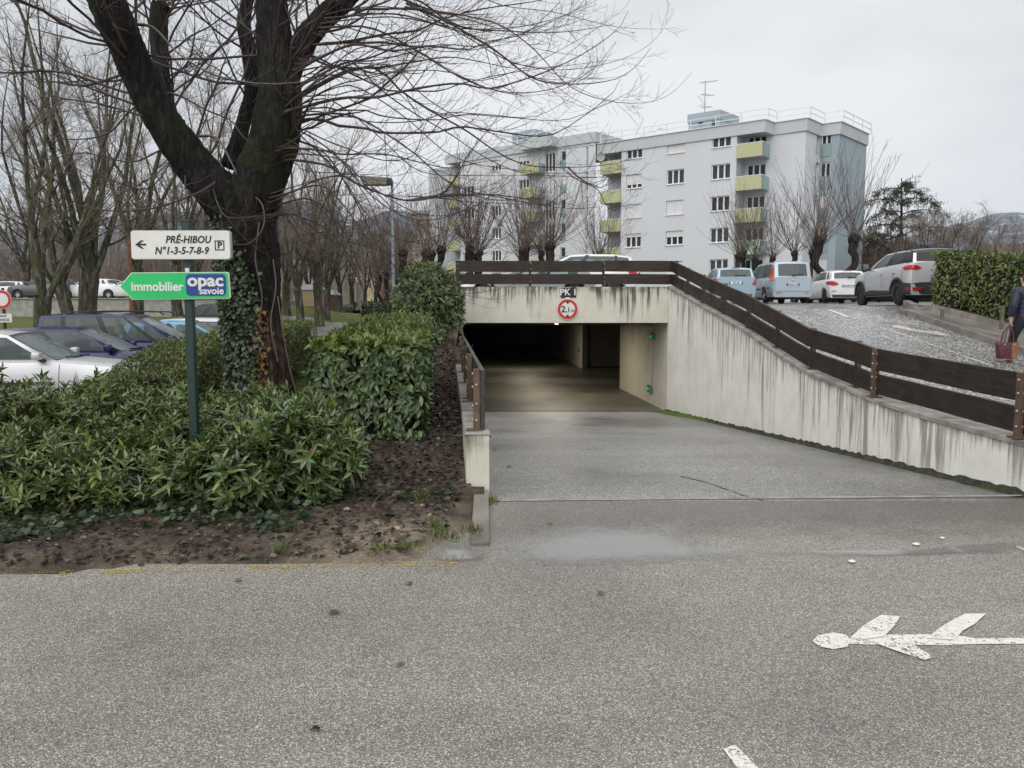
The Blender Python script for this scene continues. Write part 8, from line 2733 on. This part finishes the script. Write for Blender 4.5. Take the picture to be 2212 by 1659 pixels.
leaf_bush('conifer_hedge', 'dark conifer hedge at the foot of the cedar behind the silver crossover', [(at(1890, 560, 76).x, 76, 5.0, 3.0, 2.2, 4.6), (at(1950, 560, 75).x, 75, 4.4, 3.4, 2.2, 4.0), (at(2030, 560, 77).x, 77, 4.0, 3.2, 2.2, 3.4)], ['needle'], 60, (.25, .5), 51, wr=.3, tpl=SMALL, ind=0, cat='hedge', hang=0.2)
GB = 'bare shrubs right of the cedar'
prS = bare_tree('bare_shrub_tree', 301, 8.5, .13, 9, .5, 0, .62, twig='twig_far', fine=(9, 8, 5), tw=1.6, bark='bark_grey')
for i, (u, y, s, lab) in enumerate([(1985, 60, .95, 'bushy bare tree right beside the cedar'), (2045, 58, .92, 'bushy bare tree above the left end of the clipped hedge'), (2085, 62, .9, 'spreading bare tree above the middle of the clipped hedge'), (1905, 64, .7, 'low bare shrub tree in front of the dark conifer hedge'), (2160, 80, 1.0, 'pale bare tree in front of the distant mountain'), (2215, 70, 1.0, 'bare tree at the right edge above the clipped hedge'), (2125, 90, .9, 'thin bare tree just left of the distant pavilion')]):
    p = at(u, 600, y)
    put(prS, i == 0, p.x, y, 2.4, s, i * 1.3, lab, GB)
# distant hills
def hillmesh(name, prof, y, mat, depth, zbase=-2.3, seed=1, amp=0.03):
    """ridge read from the skyline, with a sloping front"""
    rows = []
    C_ = resample([(u, v, 0) for u, v in prof], 70)
    top = [at(u, v, y) for u, v, _ in C_]
    for j, t in enumerate(np.linspace(0, 1, 9)):
        row = []
        for i, p in enumerate(top):
            yy = y - depth * (1 - t)
            h = (p.z - zbase) * sm(t) + zbase
            nz = mnoise.noise(Vector((i * .22, j * .6, seed))) * amp * (p.z - zbase) * t * (1 if t < 1 else .4)
            row.append((p.x * (yy / y) ** 0.5, yy, h + nz))
        rows.append(row)
    rows.append([(p.x, p.y + depth, zbase) for p in top])
    b = MB(); b.grid(rows)
    return tag(b.build(name, mat, smooth=80), kind='structure')
hillmesh('mountain', [(1700, 600), (1850, 560), (1960, 512), (2030, 492), (2090, 478), (2150, 462), (2230, 460), (2330, 440), (2500, 470), (2800, 560)], 4200, M['mountain'], 1500)
hillmesh('far_hill', [(1800, 600), (1950, 580), (2040, 556), (2120, 530), (2230, 525), (2400, 520), (2700, 560)], 1100, M['hill'], 500, seed=4)
hillmesh('mountain', [(-400, 560), (0, 500), (300, 470), (600, 440), (700, 440), (770, 478), (850, 455), (900, 470), (980, 520), (1150, 600)], 3000, M['mountain'], 1100, seed=7)
hillmesh('far_hill', [(-400, 640), (-100, 600), (250, 560), (560, 530), (690, 500), (760, 522), (850, 500), (950, 520), (1100, 600), (1200, 650)], 420, M['hill'], 200, seed=9)
# low shrubs and small hedges along the far road
for (u0, u1, y, zt_, lab) in ((782, 850, 48, 1.05, 'low trimmed hedge at the foot of the tall street lamp'), (690, 760, 62, .8, 'low trimmed hedge along the far road')):
    a, c_ = at(u0, 670, y), at(u1, 670, y)
    zb = max(zleft(a.x, y), 1.1)
    hedge('low_hedge', lab, [(a.x, y), ((a.x + c_.x) / 2, y), (c_.x, y)], 1.0, lambda x, y_, z=zb: z + zt_, lambda x, y_, z=zb: z, 110, (.10, .18), 'leaf_laurel', 'leaf_hedge', 61 + int(u0), ind=0, tpl=SMALL)
# ------------------------------------------------------------------ people
def skin_body(name, joints, edges, mat, parent, sub=2):
    me = bpy.data.meshes.new(name)
    ks = list(joints)
    me.from_pydata([joints[k][:3] for k in ks], [(ks.index(a), ks.index(b)) for a, b in edges], [])
    o = bpy.data.objects.new(name, me); COL.objects.link(o)
    o.modifiers.new('skin', 'SKIN')
    for i, k in enumerate(ks):
        r_ = joints[k][3]
        sv = me.skin_vertices[0].data[i]
        sv.radius = r_ if isinstance(r_, tuple) else (r_, r_)
        sv.use_root = (i == 0)
    ss = o.modifiers.new('sub', 'SUBSURF'); ss.levels = sub; ss.render_levels = sub
    dg = bpy.context.evaluated_depsgraph_get()
    m2 = bpy.data.meshes.new_from_object(o.evaluated_get(dg))
    m2.name = name
    bpy.data.objects.remove(o)
    m2.materials.clear()
    for mt in (mat if isinstance(mat, list) else [mat]): m2.materials.append(mt)
    m2.polygons.foreach_set('use_smooth', np.ones(len(m2.polygons), bool))
    return link(name, m2, parent)
def person(loc, rz, label, H=1.68, bag=False, coat='jacket', stride=0.26, hair='hair', group=None):
    """a walking figure facing local +y"""
    root = thing('person', label, 'person', loc, rz, group, s=H / 1.70)
    s = stride
    J = {'pel': (0, 0, .93, (.155, .115)), 'wst': (0, .01, 1.08, (.145, .11)), 'chs': (0, .02, 1.28, (.175, .125)), 'shd': (0, .01, 1.41, (.13, .09)), 'nck': (0, .03, 1.49, .055), 'hd0': (0, .05, 1.56, .06), 'hd1': (0, .06, 1.62, .082), 'hd2': (0, .05, 1.70, .055),
         'lh': (-.09, 0, .88, .10), 'lk': (-.10, s * .62, .50, .065), 'la': (-.10, s * .55, .10, .048), 'lt': (-.11, s * .55 + .17, .05, .04),
         'rh': (.09, 0, .88, .10), 'rk': (.10, -s * .10, .48, .065), 'ra': (.10, -s * .95, .14, .048), 'rt': (.11, -s * .95 + .15, .05, .04),
         'ls': (-.19, .01, 1.39, .07), 'le': (-.255, -.02, 1.12, .052), 'lw': (-.25, .05, .88, .036),
         'rs': (.19, .01, 1.39, .07), 're': (.255, -.05, 1.12, .052), 'rw': (.245, .02, .88, .036)}
    E = [('pel', 'wst'), ('wst', 'chs'), ('chs', 'shd'), ('shd', 'nck'), ('nck', 'hd0'), ('hd0', 'hd1'), ('hd1', 'hd2'), ('pel', 'lh'), ('lh', 'lk'), ('lk', 'la'), ('la', 'lt'), ('pel', 'rh'), ('rh', 'rk'), ('rk', 'ra'), ('ra', 'rt'), ('shd', 'ls'), ('ls', 'le'), ('le', 'lw'), ('shd', 'rs'), ('rs', 're'), ('re', 'rw')]
    # five fingers and a palm at each wrist
    for w_, sg in (('l', -1), ('r', 1)):
        x0, y0, z0 = J[w_ + 'w'][:3]
        J[w_ + 'p'] = (x0, y0 + .005, z0 - .075, (.022, .036)); E.append((w_ + 'w', w_ + 'p'))
        for f, (dy, ln_) in enumerate(((-.030, .055), (-.010, .068), (.010, .072), (.030, .064))):
            a, b_ = f'{w_}f{f}a', f'{w_}f{f}b'
            J[a] = (x0 - sg * .004, y0 + dy, z0 - .115, .0095); J[b_] = (x0 - sg * .028, y0 + dy, z0 - .115 - ln_ * .55, .0085)
            E += [(w_ + 'p', a), (a, b_)]
        J[w_ + 'ta'] = (x0 - sg * .012, y0 + .040, z0 - .05, .012); J[w_ + 'tb'] = (x0 - sg * .03, y0 + .055, z0 - .10, .010)
        E += [(w_ + 'w', w_ + 'ta'), (w_ + 'ta', w_ + 'tb')]
    body = skin_body('body', J, E, M['skin'], root)
    # face: nose, eyes, ears, mouth
    f = MB(); f.add([(-.013, .125, 1.60), (.013, .125, 1.60), (0, .158, 1.595), (0, .128, 1.645)], [(0, 1, 2), (0, 2, 3), (1, 3, 2)]); f.build('nose', M['skin'], body, local=True)
    for sx in (-1, 1):
        f = MB(); f.lathe([(0, .012), (.012, .004), (.012, -.01)], (sx * .032, .128, 1.636), 'y', 10); f.build('eye', M['ink'], body, local=True)
        f = MB(); f.box((sx * .083, .04, 1.615), (.018, .035, .06)); f.build('ear', M['skin'], body, bevel=.008, local=True)
    f = MB(); f.box((0, .127, 1.572), (.045, .01, .008)); f.build('mouth', M['tail'], body, local=True)
    # clothes over the body
    JJ = {k: J[k] for k in ('wst', 'chs', 'shd', 'ls', 'le', 'rs', 're')}
    JJ['hem'] = (0, 0, .76, (.205, .17)); JJ['wst'] = (0, .01, 1.08, (.185, .15)); JJ['chs'] = (0, .015, 1.26, (.215, .165)); JJ['shd'] = (0, .01, 1.41, (.17, .12)); JJ['col'] = (0, .03, 1.50, (.085, .08))
    JJ['ls'] = (-.20, .01, 1.38, .098); JJ['le'] = (-.27, -.02, 1.12, .078); JJ['rs'] = (.20, .01, 1.38, .098); JJ['re'] = (.27, -.05, 1.12, .078)
    JJ['lc'] = (-.252, .045, .90, .058); JJ['rc'] = (.247, .015, .90, .058)
    jk = skin_body('jacket', JJ, [('hem', 'wst'), ('wst', 'chs'), ('chs', 'shd'), ('shd', 'col'), ('shd', 'ls'), ('ls', 'le'), ('le', 'lc'), ('shd', 'rs'), ('rs', 're'), ('re', 'rc')], M[coat], root)
    for k, z in enumerate((.93, 1.02, 1.11, 1.20, 1.29)):          # quilting bands
        q = MB(); q.tube([(.19 * math.cos(a) * (1 + .1 * (k > 1)), .015 + .152 * math.sin(a), z) for a in np.linspace(0, 2 * math.pi, 25)], .008, 5, cap=False); q.build('quilt_seam', M[coat], jk, local=True)
    TT = {'top': (0, 0, 1.04, (.16, .125)), 'pel': (0, 0, .93, (.17, .13)), 'lh': (-.09, 0, .84, .112), 'lk': (-.10, s * .62, .50, .080), 'la': (-.10, s * .56, .14, .066), 'rh': (.09, 0, .84, .112), 'rk': (.10, -s * .10, .48, .080), 'ra': (.10, -s * .92, .17, .066)}
    skin_body('trousers', TT, [('top', 'pel'), ('pel', 'lh'), ('lh', 'lk'), ('lk', 'la'), ('pel', 'rh'), ('rh', 'rk'), ('rk', 'ra')], M['trousers'], root)
    for k in ('l', 'r'):
        a, t = J[k + 'a'], J[k + 't']
        skin_body('shoe', {'a': (a[0], a[1] - .02, a[2] - .035, .058), 'm': ((a[0] + t[0]) / 2, (a[1] + t[1]) / 2, t[2] + .01, .055), 't': (t[0], t[1], t[2], .045)}, [('a', 'm'), ('m', 't')], M['shoe'], root)
    HH = {'a': (0, -.005, 1.565, .070), 'b': (0, .015, 1.65, .094), 'c': (0, .055, 1.715, .066)}
    skin_body('hair', HH, [('a', 'b'), ('b', 'c')], M[hair], root)
    return root
pu, pv_ = 2199, 789
pf = hit(pu, pv_, zup)
pz = zup(pf.x, pf.y)
pr = person((pf.x + 0.11, pf.y + 0.05, pz + 0.0), R(8), 'person in a navy quilted jacket and dark trousers walking up the road with a handbag', 1.66)
hw = pr.matrix_basis @ Vector((-0.25 * 1.66 / 1.7, 0.05, 0))
hb = Vector((pf.x + 0.11, pf.y + 0.05, pz)) + Matrix.Rotation(R(8), 3, 'Z') @ Vector((-.262, .055, .755)) * (1.66 / 1.70)
bag = thing('handbag', 'burgundy handbag with a tan side panel hanging from the left hand of the walking person', 'handbag', (hb.x - 0.03, hb.y, hb.z - 0.62))
bx, by, bz = hb.x - 0.03, hb.y, hb.z - 0.62
b = MB(); b.hexa([(bx - .16, by - .07, bz), (bx + .15, by - .07, bz), (bx + .15, by + .07, bz), (bx - .16, by + .07, bz)], [(bx - .20, by - .055, bz + .30), (bx + .19, by - .055, bz + .31), (bx + .19, by + .055, bz + .31), (bx - .20, by + .055, bz + .30)])
b.build('bag_body', M['bag'], bag, bevel=.02, smooth=40)
b = MB(); b.hexa([(bx + .05, by - .078, bz + .01), (bx + .152, by - .078, bz + .01), (bx + .152, by - .06, bz + .01), (bx + .05, by - .06, bz + .01)], [(bx + .05, by - .064, bz + .30), (bx + .188, by - .064, bz + .30), (bx + .188, by - .05, bz + .30), (bx + .05, by - .05, bz + .30)])
b.build('tan_panel', M['bag_tan'], bag, bevel=.004)
for dy in (-.05, .05):
    b = MB(); b.tube([(bx - .09, by + dy, bz + .29), (bx - .06, by + dy * .8, bz + .48), (hb.x, hb.y + dy * .1, hb.z + .012), (bx + .07, by + dy * .8, bz + .48), (bx + .09, by + dy, bz + .29)], .012, 8); b.build('strap', M['bag'], bag, smooth=60)
for dx in (-.09, .09):
    b = MB(); b.lathe([(0, -.072), (.016, -.072), (.016, -.05)], (bx + dx, by, bz + .27), 'y', 12); b.build('ring', M['chrome'], bag)
for (u, v, y, lab, h_, hr) in ((766, 684, 92, 'grey-haired person in a dark coat walking a dog down the far road', 1.75, 'hair_grey'), (803, 672, 84, 'distant person standing near the yellow house at the end of the far road', 1.7, 'hair')):
    p = at(u, v, y)
    person((p.x, y, 1.40), R(10), lab, h_, coat='coat_dark', hair=hr, stride=.2)
# the dog
dpos = at(776, 686, 92)
dog = thing('dog', 'small dark dog beside the grey-haired person on the far road', 'dog', (dpos.x, 92, 1.40), R(20), None)
DJ = {'pel': (0, -.25, .42, (.10, .11)), 'mid': (0, 0, .44, (.09, .10)), 'chs': (0, .25, .46, (.12, .15)), 'nck': (0, .40, .60, .085), 'hd': (0, .50, .70, .085), 'mz': (0, .64, .66, .045), 'tl': (0, -.42, .46, .03), 'tl2': (0, -.62, .60, .018)}
DE = [('pel', 'mid'), ('mid', 'chs'), ('chs', 'nck'), ('nck', 'hd'), ('hd', 'mz'), ('pel', 'tl'), ('tl', 'tl2')]
for sx, k in ((-1, 'l'), (1, 'r')):
    DJ[k + 'a'] = (sx * .09, .27, .28, .05); DJ[k + 'b'] = (sx * .09, .25, .15, .032); DJ[k + 'c'] = (sx * .09, .28, .03, .035)
    DJ[k + 'd'] = (sx * .09, -.22, .30, .065); DJ[k + 'e'] = (sx * .09, -.36, .17, .032); DJ[k + 'f'] = (sx * .09, -.32, .03, .035)
    DE += [('chs', k + 'a'), (k + 'a', k + 'b'), (k + 'b', k + 'c'), ('pel', k + 'd'), (k + 'd', k + 'e'), (k + 'e', k + 'f')]
skin_body('body', DJ, DE, M['coat_dark'], dog, 1)
for sx in (-1, 1):
    b = MB(); b.hexa([(sx * .05, .46, .74), (sx * .09, .46, .74), (sx * .09, .50, .74), (sx * .05, .50, .74)], [(sx * .075, .47, .84), (sx * .085, .47, .84), (sx * .085, .48, .84), (sx * .075, .48, .84)]); b.build('ear', M['coat_dark'], dog, local=True)

# lettering becomes plain meshes
dg = bpy.context.evaluated_depsgraph_get()
for o in [o for o in bpy.data.objects if o.type == 'FONT']:
    me = bpy.data.meshes.new_from_object(o.evaluated_get(dg))
    n_ = bpy.data.objects.new('lettering', me)
    COL.objects.link(n_)
    n_.parent = o.parent
    n_.matrix_local = o.matrix_local.copy()
    bpy.data.objects.remove(o)
bpy.context.view_layer.update()
# ------------------------------------------------------------------ air
hm = bpy.data.materials.new('haze_air')
hm.use_nodes = True
hm.node_tree.nodes.clear()
ho = hm.node_tree.nodes.new('ShaderNodeOutputMaterial')
hv = hm.node_tree.nodes.new('ShaderNodeVolumePrincipled')
hv.inputs['Color'].default_value = (0.72, 0.80, 0.92, 1)
hv.inputs['Density'].default_value = 0.00009
hv.inputs['Anisotropy'].default_value = 0.0
hm.node_tree.links.new(hv.outputs[0], ho.inputs['Volume'])
b = MB(); b.box((0, 2700, 398), (12000, 6200, 804))
tag(b.build('haze', hm), kind='stuff')
